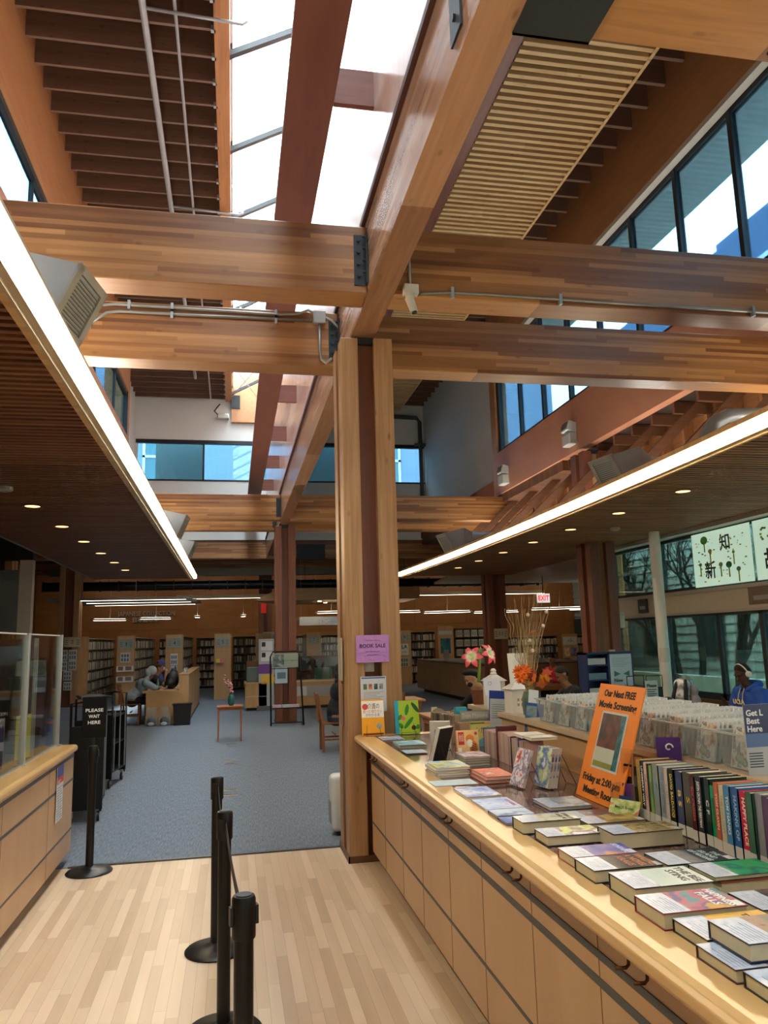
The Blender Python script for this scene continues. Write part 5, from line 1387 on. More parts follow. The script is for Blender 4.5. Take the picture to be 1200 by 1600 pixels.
def belt(label, p0, p1):
    o = thing('queue_belt', label, 'belt', p0)
    d = Vector(p1)-Vector(p0)
    a = Vector((-d.y, d.x, 0)).normalized()*.0012
    n = 8; vs = []; fs = []
    for i in range(n+1):
        t_ = i/n; q = d*t_; sag = -.03*4*t_*(1-t_)
        for s in (-1, 1):
            for zz in (-.024, .024): vs.append((q.x+a.x*s, q.y+a.y*s, q.z+zz+sag))
    for i in range(n):
        b_ = i*4; c_ = b_+4
        fs += [(b_, c_, c_+1, b_+1), (b_+2, b_+3, c_+3, c_+2), (b_+1, c_+1, c_+3, b_+3), (b_, b_+2, c_+2, c_)]
    MB().add(vs, fs).build('webbing', M('1c1d20', .7), o)
belt('black belt between the nearest and middle stanchions', (.032, 2.69, .90), (-.028, 3.88, .90))
belt('black belt between the middle and farthest stanchions', (-.045, 3.98, .90), (-.082, 4.87, .90))

# ================================================================== CARTS BESIDE THE DESK
def cart(label, x, y, rz, h=1.2):
    o = thing('book_truck', label, 'book truck', (x, y, 0.005), rz)
    f = M('15171a', .45, .4); gm = M('6c7072', .5)
    for sy in (-1, 1):
        MB().rbox(-.17, sy*.36-.015, .12, .17, sy*.36+.015, h-.25, .008).build('end_panel', f, o)
        MB().tube([(-.15, sy*.36, .1), (-.16, sy*.36, h-.02), (0, sy*.36, h), (.16, sy*.36, h-.02), (.15, sy*.36, .1)], .013, 8).build('end_frame', f, o, smooth='all')
    for k, z in enumerate((.18, .52, .86)):
        MB().box(-.16, -.35, z, .16, .35, z+.015).build('shelf', f, o)
    for sx in (-1, 1):
        for sy in (-1, 1):
            wf = MB().cyl((sx*.13-.012, sy*.32, .05), (sx*.13+.012, sy*.32, .05), .05, n=16).build('wheel', black_pl, o)
            MB().box(sx*.13-.02, sy*.32-.01, .05, sx*.13+.02, sy*.32+.01, .13).build('fork', galv, wf)
    q = MB()
    for k in range(3): q.box(.165, -.3+k*.28, .2, .175, -.27+k*.28, h-.2)
    q.build('pale_strips', gm, o)
    return o
cart('black folding book truck standing just past the service desk', -1.52, 9.0, 0.12)
cart('second black book truck, behind the one by the service desk', -1.62, 10.9, -0.1, 1.15)
t = thing('handset', 'grey handheld tray on top of the first book truck', 'tray', (-1.5, 8.95, 1.22), .3)
MB().rbox(-.13, -.2, 0, .13, .2, .03, .008).build('tray', M('3c4248', .4), t)

# white air purifier between column and counter
t = thing('air_purifier', 'white rounded air purifier beside the foot of the big column', 'appliance', (1.04, 7.42, 0.005))
MB().rbox(-.155, -.1, .03, .155, .1, .53, .05, seg=4).build('housing', M('c9cdcf', .35), t, smooth=True)
MB().box(-.10, -.08, 0, .10, .08, .035).build('feet', black_pl, t)
MB().rbox(-.157, -.07, .1, -.150, .07, .3, .003).build('side_grille', M('8a8f92', .5), t)

# ================================================================== SMALL TABLE WITH VASE
t = thing('plant_stand', 'small slim-legged wooden table out on the grey carpet', 'table', (-0.055, 14.95, 0.005))
tw = WOOD('cherry', ['7a4526', '96592f', 'a9693c'], 'z', 'x', 5, 9, .9, .4, knots=0)
MB().rbox(-.235, -.2, .60, .235, .2, .625, .004).build('tabletop', tw, t)
for sx in (-1, 1):
    for sy in (-1, 1):
        MB().prism([(sx*.205-.017, .6), (sx*.205+.017, .6), (sx*.205+.011, 0), (sx*.205-.011, 0)], 'y', sy*.16-.015, sy*.16+.015).build('leg', tw, t)
MB().box(-.2, -.17, .55, .2, -.155, .60).box(-.2, .155, .55, .2, .17, .60).box(-.21, -.16, .55, -.2, .16, .6).box(.2, -.16, .55, .21, .16, .6).build('apron', tw, t)
t = thing('blossom_vase', 'teal vase with pink blossom stems on the small wooden table', 'vase', (-0.03, 14.9, 0.6305))
MB().lathe([(.035, 0), (.055, .03), (.062, .10), (.055, .16), (.035, .20), (.045, .225), (.03, .226)], 20).build('vase', M('1f5f58', .2, var=.2), t, smooth=True)
rv = random.Random(2)
q = MB(); fl = MB()
for k, (dx, dz) in enumerate(((-.12, .55), (-.02, .42), (-.14, .46), (.03, .36))):
    pts = [(0, 0, .18), (dx*.3, 0, .18+(dz-.18)*.5), (dx, .02*k, dz)]
    q.tube(pts, .004, 5)
    for j in range(7):
        t_ = .35+.65*j/6
        p_ = (dx*t_*(.3+.7*t_)+rv.uniform(-.02, .02), rv.uniform(-.03, .03), .18+(dz-.18)*t_+rv.uniform(-.02, .02))
        fl.ball(p_, rv.uniform(.012, .026), n=8, sz=(1, 1, .8))
q.build('stems', M('3c2a20', .8), t); fl.build('blossoms', M('c98f8c', .7), t)['kind'] = 'stuff'

# floor boxes
for i, (y_, lab) in enumerate(((12.2, 'flush brass floor outlet nearer the small table'), (9.75, 'flush brass floor outlet nearer the stanchions'), (14.2, 'flush brass floor outlet under the small table'))):
    o = thing('floor_outlet', lab, 'floor outlet', (-0.02, y_, 0.004))
    MB().box(-.085, -.20, 0, .085, -.13, .004).box(-.085, .13, 0, .085, .20, .004).build('lid', M('b7a896', .3, .6), o)
    MB().box(-.085, -.13, 0, .085, -.10, .0045).box(-.085, .2, 0, .085, .23, .0045).build('dark_slot', M('1a1512'), o)

# ================================================================== MAGAZINE RACK BY COLUMN 2
t = thing('magazine_rack', 'black metal display rack in front of the red-brown column', 'rack', (1.13, 17.05, 0.005), -0.03)
bt = M('101113', .4, .4)
MB().tube([(-.33, -.1, .02), (-.34, .05, 1.45), (-.29, .06, 1.56), (.24, .06, 1.56), (.29, .05, 1.45), (.36, -.1, .02)], .018, 8).build('frame', bt, t, smooth='all')
MB().tube([(-.33, -.1, .02), (-.33, .3, .02)], .015, 8).tube([(.36, -.1, .02), (.36, .3, .02)], .015, 8).tube([(-.33, .3, .03), (.36, .3, .03)], .012, 8).build('foot_bar', bt, t)
MB().box(-.30, .03, 1.22, .26, .05, 1.52).build('header_sign', M('8f9c8c', .5), t)
MB().box(-.28, .02, 1.24, -.05, .03, 1.50).build('header_picture', PRINT(['2a3438', '5a6a6a', '9aa8a0'], 9), t)
text('header_lettering', 'Local magazines', .05, M('3c5a44'), t, at(.10, .025, 1.37) @ FACE_S, .001, width=.28)
MB().box(-.30, -.05, .36, .33, .25, .38).build('lower_shelf', bt, t)
MB().tube([(-.31, .0, 1.2), (.27, .0, 1.2)], .008, 6).build('cross_bar', bt, t)
for i, (x_, c_, lab) in enumerate(((-.2, 'e0508c', 'magazines with a bright pink cover on the rack, farther from the seated reader'), (.0, 'b9bcc0', 'pale grey magazine stack in the middle of the rack'), (.18, 'e8559a', 'magazines with a pink corner on the rack, by its outer leg'))):
    o = thing('magazine_pile', lab, 'magazines', (1.13+x_, 17.08, 0.386))
    MB().box(-.09, -.08, 0, .09, .14, .05).build('sheets', M('a9adb2', .6), o)
    MB().box(-.08, -.07, .05, .05, .04, .056).build('cover', M(c_, .5), o)
t = thing('column_notice', 'pale blue paper notice on the red-brown column', 'notice', (1.06, 17.715, 0.86))
MB().box(-.14, 0, 0, .14, .01, .42).build('sheet', M('a8bccb', .5), t); MB().box(-.09, -.002, .1, .1, 0, .24).build('photo', M('5c7484', .5), t)
t = thing('fire_alarm', 'red fire alarm strobe on the dark column', 'alarm', (1.1, 28.98, 2.85))
MB().rbox(-.10, -.05, 0, .1, .05, .35, .01).build('housing', M('d8281c', .4), t)

# ================================================================== READING DESK ON THE WEST SIDE
dkm = WOOD('desk_maple', ['a07c52', 'b38f62', 'c09c6e'], 'z', 'x', 5, 9, .95, .5, knots=0, stretch=3)
t = thing('study_desk', 'long maple study desk with a raised divider panel', 'desk', (-1.5, 21.5, 0.005))
MB().box(-.52, -2.9, .70, .28, 2.9, .745).build('desktop', dkm, t)
MB().box(-.44, -2.88, 0, .28, -2.82, .70).build('end_panel', dkm, t)
MB().box(-.44, 2.82, 0, .28, 2.88, .70).build('end_panel', dkm, t)
MB().box(.28, -2.9, 0, .50, 3.0, 1.07).build('divider', dkm, t)
MB().box(.27, -2.91, 1.07, .51, 3.01, 1.10).build('divider_cap', WOOD('cap_oak', ['8c6238', 'a17645'], 'y', 'x', 5, 9, .9, .4, knots=0), t)
MB().box(.3, -2.88, 0, .505, 2.98, .07).build('plinth', black_pl, t)
t = thing('waste_bin', 'black square waste bin in front of the study desk end', 'bin', (-1.11, 18.3, 0.005))
MB().prism([(-.17, 0), (.17, 0), (.2, .46), (-.2, .46)], 'y', -.15, .15).build('tub', M('0a0b10', .4), t)
MB().box(-.215, -.165, .44, .215, .165, .47).build('rim', M('0d0e12', .3), t)
for i, (x_, c_, lab) in enumerate(((-1.78, '33506a', 'clear plastic bag with blue cloth beside the study desk'), (-1.50, '1c2430', 'clear plastic bag with dark things next to the waste bin'))):
    o = thing('plastic_bag', lab, 'bag', (x_, 18.30, 0.005))
    q = MB()
    rr = random.Random(i)
    prof = [(.11, 0), (.14, .05), (.15, .15), (.12, .25), (.10, .32), (.12, .40)]
    q.lathe(prof, 14); 
    for v in q.v: v.x += rr.uniform(-.012, .012); v.y += rr.uniform(-.012, .012)
    q.build('film', frost, o)
    MB().ball((0, 0, .1), .10, n=10, sz=(1, .8, .9)).build('cloth', M(c_, .8, bump=.5), o)
    MB().ball((0, -.09, .05), .05, n=8, sz=(1.4, .6, .8)).build('white_bundle', M('b9c2c8', .6), o)
def chair(label, x, y, rz, z=0.005):
    o = thing('wooden_chair', label, 'chair', (x, y, z), rz)
    cw = WOOD('chair_wood', ['6a3f22', '84522e', '9a663c'], 'z', 'x', 5, 9, .9, .35, knots=0) if 'chair_wood' not in bpy.data.materials else bpy.data.materials['chair_wood']
    MB().rbox(-.22, -.2, .43, .22, .23, .46, .01).build('seat', cw, o)
    for sx in (-1, 1):
        MB().prism([(-.21, 0), (-.17, 0), (-.175, .45), (-.27, .92), (-.305, .92), (-.215, .45)], 'x', sx*.2-.016, sx*.2+.016, T=Matrix(((1,0,0,0),(0,1,0,0),(0,0,1,0),(0,0,0,1)))).build('rear_leg', cw, o)
        MB().box(sx*.2-.018, .17, 0, sx*.2+.018, .21, .43).build('front_leg', cw, o)
        MB().box(sx*.2-.009, -.19, .18, sx*.2+.009, .19, .21).build('side_stretcher', cw, o)
    MB().box(-.19, -.295, .80, .19, -.27, .91).build('top_rail', cw, o)
    for k in range(4): MB().box(-.15+k*.085, -.265, .46, -.105+k*.085, -.25, .82, T=None).build('back_slat', cw, o)
    MB().box(-.19, -.01, .26, .19, .01, .285).build('cross_stretcher', cw, o)
    MB().box(-.19, -.26, .50, .19, -.24, .53).build('lower_rail', cw, o)
    return o
chair('wooden chair holding the grey-hooded sleeper', -2.30, 18.98, radians(-90))
chair('wooden chair behind the book counter post, under the dark-jacketed reader', 1.62, 12.9, radians(-90))
chair('wooden chair under the reader with the blue hood', -1.98, 20.95, radians(-90))
chair('wooden chair under the black beret reader', 3.38, 10.0, radians(90))
chair('wooden chair of the grey coat behind the column', 2.45, 12.6, radians(10))
chair('wooden chair under the headphone reader', 6.15, 8.35, radians(90))
chair('wooden chair under the reader in black beyond the vase', 4.80, 10.2, radians(90))

# ================================================================== PEOPLE
def frame_to(a, b):
    d = (Vector(b)-Vector(a)); L = d.length
    return Matrix.Translation(a) @ d.to_track_quat('Z', 'Y').to_matrix().to_4x4(), L
def blob(name, parts, mat, parent, vox=0.014, smooth=6, T=None):
    q = MB()
    for p in parts:
        if p[0] == 'c':
            _, a, ra, b_, rb_ = p
            q.cyl(a, b_, ra, rb_, n=12); q.ball(a, ra, n=10); q.ball(b_, rb_, n=10)
        else:
            c = p[1]; r = p[2]; R_ = p[3] if len(p) > 3 else None
            TT = Matrix.Translation(c) @ (R_ if R_ is not None else Matrix.Identity(4)) @ Matrix.Diagonal((*r, 1))
            q.ball((0, 0, 0), 1, T=TT, n=14)
    o = q.build(name, mat, None)
    r_ = o.modifiers.new('r', 'REMESH'); r_.mode = 'VOXEL'; r_.voxel_size = vox; r_.use_smooth_shade = True
    s_ = o.modifiers.new('s', 'SMOOTH'); s_.iterations = smooth; s_.factor = .5
    dg = bpy.context.evaluated_depsgraph_get()
    me = bpy.data.meshes.new_from_object(o.evaluated_get(dg))
    old = o.data
    o.modifiers.clear(); o.data = me; me.name = name
    bpy.data.meshes.remove(old)
    me.polygons.foreach_set('use_smooth', [True]*len(me.polygons))
    if T is not None: me.transform(T)
    if parent is not None: o.parent = parent
    return o
def person(label, x, y, rz, skin='8a5c44', top='23262c', legs='1c2230', hair='14100e', lean=0.25, look=0.35, arms='table', sleeve=True, hair_style='short', hood=None, mask=None, vox=0.014, z=0.005, turn=0.0, bulk=1.0, shoes='1a1a1c', legs_on=True):
    """seated figure facing local +y; lean tips the trunk forward, look drops the face"""
    o = thing('person', label, 'person', (x, y, z), rz)
    V = Vector
    hip = V((0, 0, .54)); 
    def tr(h, off=0): return V((0, sin(lean)*h+off, .54+cos(lean)*h))
    waist = tr(.18); chest = tr(.38); sh = tr(.50); nk = tr(.56, .01); 
    hb = nk+V((0, .035+.05*sin(look), .05))
    hc = nk+V((0, .03+.07*sin(look), .05+.095*cos(look*.6)))
    HR = Matrix.Translation(hc) @ Matrix.Rotation(turn, 4, 'Z') @ Matrix.Rotation(-look, 4, 'X')
    def H(px, py, pz): return HR @ V((px, py, pz))
    SL = {}; 
    parts = [('c', hip+V((-.08, 0, 0)), .125*bulk, hip+V((.08, 0, 0)), .125*bulk), ('c', hip, .13*bulk, waist, .118*bulk), ('e', chest, (.165*bulk, .115*bulk, .16)), ('c', sh+V((-.12, 0, -.02)), .07, sh+V((.12, 0, -.02)), .07), ('c', nk-V((0, .01, .03)), .055, hb, .05)]
    top_p = [('c', hip+V((-.06, 0, .03)), .138*bulk, hip+V((.06, 0, .03)), .138*bulk), ('c', hip+V((0, 0, .05)), .145*bulk, waist, .135*bulk), ('e', chest, (.182*bulk, .132*bulk, .175)), ('c', sh+V((-.13, 0, -.025)), .078*bulk, sh+V((.13, 0, -.025)), .078*bulk)]
    head = [('e', H(0, -.008, .035), (.076, .094, .082)), ('e', H(0, .018, -.03), (.062, .072, .075)), ('e', H(0, .05, -.075), (.03, .03, .026)), ('c', H(0, .083, .012), .011, H(0, .103, -.022), .015), ('e', H(-.078, -.005, -.005), (.012, .022, .03)), ('e', H(.078, -.005, -.005), (.012, .022, .03)), ('e', H(0, .082, -.052), (.026, .014, .012)), ('c', H(-.035, .075, .032), .014, H(.035, .075, .032), .014)]
    hands = []
    for s in (-1, 1):
        S = sh+V((s*.19*bulk, 0, -.03))
        if arms == 'table': E_ = V((s*.27, S.y+.12, .80)); Wp = V((s*.10, S.y+.34, .80))
        elif arms == 'lap': E_ = V((s*.26*bulk, S.y+.02, S.z-.27)); Wp = V((s*.09, S.y+.24, .74))
        elif arms == 'phone': E_ = V((s*.25*bulk, S.y+.06, S.z-.26)); Wp = V((s*.06, S.y+.27, .84))
        elif arms == 'chin':
            E_ = V((s*.22, S.y+.24, .80)); Wp = V((s*.05, S.y+.24, hc.z-.12)) if s > 0 else V((-.08, S.y+.42, .79))
        elif arms == 'fold': E_ = V((s*.24, S.y+.20, .80)); Wp = V((-s*.04, S.y+.30, .80))
        parts += [('c', S, .052*bulk, E_, .042), ('c', E_, .042, Wp, .028)]
        if sleeve: top_p += [('c', S, .066*bulk, E_, .056*bulk), ('c', E_, .056*bulk, Wp-(Wp-E_).normalized()*.02, .042)]
        else: top_p += [('c', S, .064*bulk, S+(E_-S)*.6, .06)]
        d = (Wp-E_).normalized(); side = d.cross(V((0, 0, 1))).normalized()*(1 if s > 0 else -1); up = V((0, 0, 1))
        palm = Wp+d*.05
        parts += [('c', Wp, .026, palm, .03), ('c', palm-side*.018, .018, palm+side*.022, .018)]
        for k in range(4):
            b0 = palm+d*.03+side*(.027-.018*k); L_ = (.062, .075, .07, .055)[k]
            k1 = b0+d*L_*.5+up*(-.006); k2 = k1+d*L_*.35-up*.02
            parts += [('c', b0, .0095, k1, .0085), ('c', k1, .0085, k2, .0072)]
        tb = palm-d*.015+side*.03
        parts += [('c', tb, .012, tb+side*.02+d*.03, .010), ('c', tb+side*.02+d*.03, .010, tb+side*.012+d*.055, .008)]
    leg_p = []
    for s in (-1, 1):
        K = V((s*.12, .43, .50)); F = V((s*.12, .40, .08))
        parts += [('c', hip+V((s*.09, 0, -.01)), .085, K, .055), ('c', K, .055, F, .038), ('c', F-V((0, .04, .04)), .035, F+V((0, .14, -.045)), .03)]
        leg_p += [('c', hip+V((s*.09, 0, -.01)), .10*bulk, K, .07), ('c', K, .07, F+V((0, 0, .04)), .055)]
    leg_p += [('c', hip+V((-.07, 0, -.01)), .135*bulk, hip+V((.07, 0, -.01)), .135*bulk)]
    blob('body', parts+head, M(skin, .5, var=.08), o, vox=min(vox, .011), smooth=3)
    blob('top', top_p, M(top, .85, var=.15, scale=12, bump=.25) if isinstance(top, str) else top, o, vox=.016, smooth=5)
    if legs_on: blob('trousers', leg_p, M(legs, .85, var=.15), o, vox=.018, smooth=4)
    for s in (-1, 1):
        F = V((s*.12, .40, .08))
        MB().ball((F.x, F.y+.06, .045), 1, sz=(.045, .13, .045), n=12).build('shoe', M(shoes, .5), o, smooth='all')
    if hair_style == 'short':
        blob('hair', [('e', H(0, -.018, .052), (.082, .094, .078)), ('e', H(0, -.05, .01), (.074, .06, .07))], M(hair, .8, bump=.4, scale=30), o, vox=.01, smooth=2)
    elif hair_style == 'bun':
        blob('hair', [('e', H(0, -.02, .05), (.084, .095, .08)), ('e', H(0, -.06, 0), (.075, .06, .08)), ('e', H(0, -.06, .13), (.04, .04, .035))], M(hair, .8, bump=.4, scale=30), o, vox=.01, smooth=2)
    elif hair_style == 'beret':
        blob('beret', [('e', H(0, -.015, .075), (.095, .115, .045)), ('e', H(0, -.04, .03), (.085, .085, .06))], M('0e0e11', .9), o, vox=.01, smooth=3)
    for s in (-1, 1):
        MB().ball(H(s*.031, .082, .014), .0085, n=8).build('eye', M('15100e', .2), o)
        MB().tube([H(s*.018, .091, .034), H(s*.034, .09, .039), H(s*.05, .08, .034)], .004, 6).build('eyebrow', M(hair, .8), o)
    MB().tube([H(-.022, .094, -.052), H(0, .099, -.053), H(.022, .094, -.052)], .0045, 6).build('mouth', M('7a3a34', .6), o)
    if hood:
        blob('hood', [('e', H(0, -.035, .045), (.11, .115, .115)), ('e', H(0, -.05, -.05), (.115, .09, .10)), ('c', nk+V((-.06, -.02, .0)), .07, nk+V((.06, -.02, 0)), .07)], M(hood, .85, var=.12, bump=.25), o, vox=.014, smooth=4)
    if mask:
        blob('mask', [('e', H(0, .06, -.045), (.058, .045, .048))], M(mask, .8), o, vox=.01, smooth=2)
    return o, H, sh, nk
# headphone reader
pm, H, sh, nk = person('person in a blue hoodie with white headphones, looking down at a phone', 6.12, 8.36, radians(92), skin='4a2e22', top='1f4fae', legs='2a2c33', lean=.16, look=.5, arms='phone', bulk=1.18, vox=.01)
blob('folded_hood', [('c', nk+Vector((-.1, -.06, .02)), .055, nk+Vector((.1, -.06, .02)), .055), ('c', nk+Vector((-.11, -.02, .01)), .04, nk+Vector((-.06, .07, -.04)), .03), ('c', nk+Vector((.11, -.02, .01)), .04, nk+Vector((.06, .07, -.04)), .03)], M('1f4fae', .85, var=.15, scale=12, bump=.25), pm)
MB().tube([H(.092*cos(a), -.005, .025+.105*sin(a)) for a in [i*pi/14 for i in range(15)]], .009, 8).build('headband', M('e4e2de', .3), pm, smooth='all')
for s in (-1, 1):
    MB().cyl(H(s*.082, -.005, .0), H(s*.112, -.005, .0), .036, .032, n=20).build('ear_cushion', M('e4e2de', .3), pm, smooth=True)
ch = sh+Vector((0, .125, -.14))
text('chest_lettering', 'UCLA', .075, M('e0cc8a', .7), pm, Matrix.Translation(sh+Vector((0, .182, -.12))) @ Matrix.Rotation(pi, 4, 'Z') @ Matrix.Rotation(.1, 4, 'X') @ FACE_S, .004, bold=.002)
for s in (-1, 1):
    MB().tube([nk+Vector((s*.03, .09, -.02)), nk+Vector((s*.035, .125, -.09)), nk+Vector((s*.04, .14, -.17))], .005, 6).build('drawstring', M('c9b48a', .7), pm)
t = thing('phone', 'small dark phone held by the headphone reader', 'phone', (5.72, 8.36, .86))
MB().rbox(-.004, -.035, 0, .004, .035, .14, .003, T=Matrix.Rotation(-.5, 4, 'Y')).build('body', black_pl, t)
person('person in a black jacket reading at the table beyond the vase', 4.76, 10.2, radians(86), skin='8a6248', top='15161a', legs='1a1c22', lean=.35, look=.6, arms='fold')
person('person in a black beret, mask and headphones bent over a table', 3.35, 10.0, radians(92), skin='b58a70', top='141418', legs='1a1a20', lean=.3, look=.55, arms='fold', hair_style='beret', mask='121214')
person('person slumped forward under a pale grey hooded coat', -2.28, 18.98, radians(-85), skin='7a5444', top='8696a0', legs='14161c', lean=.6, look=.9, arms='fold', hood='9aa6b0', bulk=1.15)
person('person in a dark striped shirt with hair tied up, chin on hand', -2.0, 19.8, radians(-88), skin='9a6a52', top='17171f', legs='1a1a22', hair='3a241a', lean=.3, look=.3, arms='chin', sleeve=False, hair_style='bun')
t_, H, sh, nk = person('person with a deep blue hood and pale face mask at the study desk', -1.98, 20.95, radians(-88), skin='8a6048', top='1f3a7a', legs='1a1c26', lean=.2, look=.15, arms='table', hood='2a2f8a', mask='b9c4d0')
person('person in a dark hooded jacket seated behind the big column', 1.66, 12.9, radians(-92), skin='8a6048', top='191c26', legs='2c3c52', lean=.12, look=.2, arms='table', hood='1a1c26', bulk=1.1)
person('person in a slate grey coat, back turned, beyond the big column', 2.47, 12.5, radians(15), skin='8a6048', top='4c5464', legs='23262e', lean=.15, look=.3, arms='table', hood='4c5464', bulk=1.1)
person('small figure in a red top at the far round table', 7.2, 16.6, radians(120), skin='8a6048', top='a8242c', legs='2a2a33', lean=.3, look=.4, arms='fold')
# black rucksack on the study desk
t = thing('rucksack', 'black rucksack heaped on the study desk against its divider', 'bag', (-1.42, 19.35, .752))
blob('bag', [('e', (0, 0, .2), (.16, .26, .2)), ('e', (.02, .12, .33), (.10, .12, .14)), ('e', (-.04, -.15, .12), (.14, .18, .12)), ('c', (.03, .18, .36), .04, (.05, .22, .5), .025)], M('0d0e10', .6, bump=.5, var=.3), t, vox=.02)
MB().ball((-.1, -.3, .06), .03, n=8).build('silver_clip', M('d8dcdc', .2, .8), t)
t = thing('water_bottle', 'clear green-tinted bottle on the study desk', 'bottle', (-1.72, 19.0, .752))
MB().lathe([(.035, 0), (.037, .14), (.02, .19), (.015, .23), (.016, .25)], 14).build('bottle', M('5a7a62', .2), t, smooth=True)
for i in range(5):
    o = thing('paper_cup', 'small clear cup on the study desk divider', 'cup', (-1.12, 19.0+i*.18, 1.107), 0, 'clear cups on the study desk divider')
    MB().lathe([(.025, 0), (.035, .12), (.03, .12)], 10).build('cup', frost, o)

# ================================================================== TABLES, BACKPACK, RACKS BY THE WINDOWS
oak = WOOD('table_oak', ['8a5a32', 'a06b3e', 'b37e4e'], 'x', 'y', 5, 9, .9, .35, knots=0)
def table(label, x, y, w, d, h=.745, rz=0):
    o = thing('reading_table', label, 'table', (x, y, 0.005), rz)
    MB().rbox(-w/2, -d/2, h-.04, w/2, d/2, h, .01).build('tabletop', oak, o)
    MB().box(-w/2+.06, -d/2+.06, h-.12, w/2-.06, d/2-.06, h-.04).build('apron', oak, o)
    for sx in (-1, 1):
        for sy in (-1, 1): MB().box(sx*(w/2-.1)-.03, sy*(d/2-.1)-.03, 0, sx*(w/2-.1)+.03, sy*(d/2-.1)+.03, h-.1).build('leg', oak, o)
    return o
table('oak reading table under the silver backpack', 5.45, 9.2, .95, 2.1, .745)
table('oak reading table in front of the reader in black', 4.12, 10.3, .5, 1.2)
table('oak table before the black beret reader', 2.75, 10.0, .5, 1.3)
table('oak table beyond the slate grey coat', 2.5, 13.35, 1.4, .8)
table('low oak table by the red-topped figure', 6.7, 16.4, .8, .8, .7)
table('oak table ahead of the dark-jacketed reader', 2.22, 12.95, .5, 1.2)
t = thing('backpack', 'shiny silver and black backpack standing on the oak table', 'backpack', (5.66, 9.15, .752), radians(-20))
m_ = PRINT(['5a6068', '9aa2aa', 'c0c6cc', '7a7c9a'], 9); m_.node_tree.nodes['Principled BSDF'].inputs['Metallic'].default_value = .6
blob('main_compartment', [('e', (0, 0, .17), (.16, .10, .17)), ('e', (0, .01, .32), (.13, .09, .12)), ('e', (0, 0, .08), (.17, .11, .08))], m_, t, vox=.014)
blob('front_pocket', [('e', (.10, -.05, .12), (.09, .08, .11)), ('e', (.10, -.04, .26), (.07, .07, .08))], M('8a8d94', .6, bump=.3), t, vox=.014)
MB().tube([(.02, -.105, .02), (-.01, -.12, .16), (0, -.11, .30), (.01, -.07, .40)], [.022, .026, .026, .02], 8).build('shoulder_strap', M('14161c', .7), t, smooth='all')
MB().tube([(-.14, -.04, .02), (-.15, -.05, .18), (-.10, -.03, .34), (-.04, 0, .42)], [.02, .024, .022, .018], 8).build('shoulder_strap', M('14161c', .7), t, smooth='all')
MB().tube([(-.06, 0, .42), (-.09, 0, .47), (-.02, 0, .44)], .012, 8).build('grab_loop', M('14161c', .7), t, smooth='all')
MB().tube([(.06, -.1, .05), (.05, -.11, .2), (.07, -.1, .36), (.03, -.04, .42)], .005, 6).build('zip', M('1c1e22', .4), t)
t = thing('black_bag', 'crumpled black bag beside the silver backpack', 'bag', (5.28, 9.0, .752))
blob('bag', [('e', (0, 0, .08), (.16, .12, .08)), ('e', (.06, 0, .14), (.09, .1, .07))], M('0e0f12', .4, bump=.6, var=.4), t, vox=.018)
MB().box(-.17, -.06, .10, -.02, -.03, .13, T=Matrix.Rotation(-.25, 4, 'Y')).build('silver_strip', M('c8ccd0', .3, .5), t)
t = thing('paper_box', 'brown paper box holding the pink-lined notice', 'box', (5.15, 9.75, .752))
MB().box(-.12, -.1, 0, .17, .12, .20).build('box', M('8a5f40', .7), t)
t = thing('blue_display_rack', 'dark blue shelving display with a New Americans Initiative panel', 'display rack', (5.85, 11.5, 0.005))
nb_m = M('1c2c5c', .45)
MB().box(-.40, -.02, 0, -.37, .3, 1.46).box(-.03, -.02, 0, 0, .3, 1.46).box(-.40, -.02, 1.43, 0, .3, 1.46).box(-.4, .28, 0, 0, .3, 1.46).build('frame', nb_m, t)
for k in range(6): MB().box(-.37, 0, .1+k*.23, -.03, .28, .12+k*.23).build('shelf', nb_m, t)
for k in range(2, 6): MB().box(-.35, .02, .125+k*.23, -.05, .05, .22+k*.23, T=None).build('leaflet_row', M(['8fa8b8', 'c8d0d4', '6a8aa0', 'b8c4c8'][k-2], .5), t)
MB().box(.0, -.03, .55, .38, .0, 1.45).build('poster_panel', M('b5cede', .4), t)
MB().box(.0, -.035, 1.43, .38, .0, 1.47).box(.37, -.035, .55, .39, 0, 1.45).build('poster_frame', nb_m, t)
for i, s_ in enumerate(('New', 'Americans', 'Initiative')): text('lettering', s_, .075, M('15202c'), t, at(.05, -.034, 1.02-.10*i) @ FACE_S, .001, align='LEFT', bold=.002)
q = MB()
for s in (-1, 1): q.prism([(.19+s*.02, 1.12), (.19+s*.13, 1.08), (.19+s*.13, 1.17)], 'y', -.034, -.03)
q.build('arrow_marks', M('2f7a78', .5), t)
q = MB()
for k in range(6): q.box(.03, -.032, 1.36-k*.025, .34-.05*(k % 3), -.03, 1.365-k*.025)
q.build('print_lines', M('7c98ac'), t)
t = thing('leaflet_rack', 'black wire-topped leaflet rack with a Please notice', 'leaflet rack', (5.80, 10.35, 0.005))
q = MB().box(-.30, 0, 0, .27, .3, .98); q.build('cabinet', M('14201f', .4), t)
MB().tube([(-.28, 0, .98), (-.28, 0, 1.14), (-.02, 0, 1.15), (-.02, 0, .98)], .008, 6).tube([(.02, 0, .98), (.02, 0, 1.14), (.27, 0, 1.14), (.27, 0, .98)], .008, 6).build('top_rail', bt, t)
MB().box(-.01, -.02, .62, .18, 0, 1.07).build('notice', M('b9cfd0', .4), t)
text('lettering', 'Please', .06, M('10202a'), t, at(.085, -.022, 1.0) @ FACE_S, .001, bold=.002)
q = MB()
for k in range(5): q.box(.01, -.022, .94-k*.03, .16-.03*(k % 2), -.019, .952-k*.03)
q.build('print_lines', M('2c4450'), t)
t = thing('pink_notice', 'small white and pink notice in front of the brown paper box', 'notice', (5.33, 9.62, .752))
MB().box(-.075, 0, 0, .075, .004, .27).build('sheet', M('d8ccd0', .5), t)
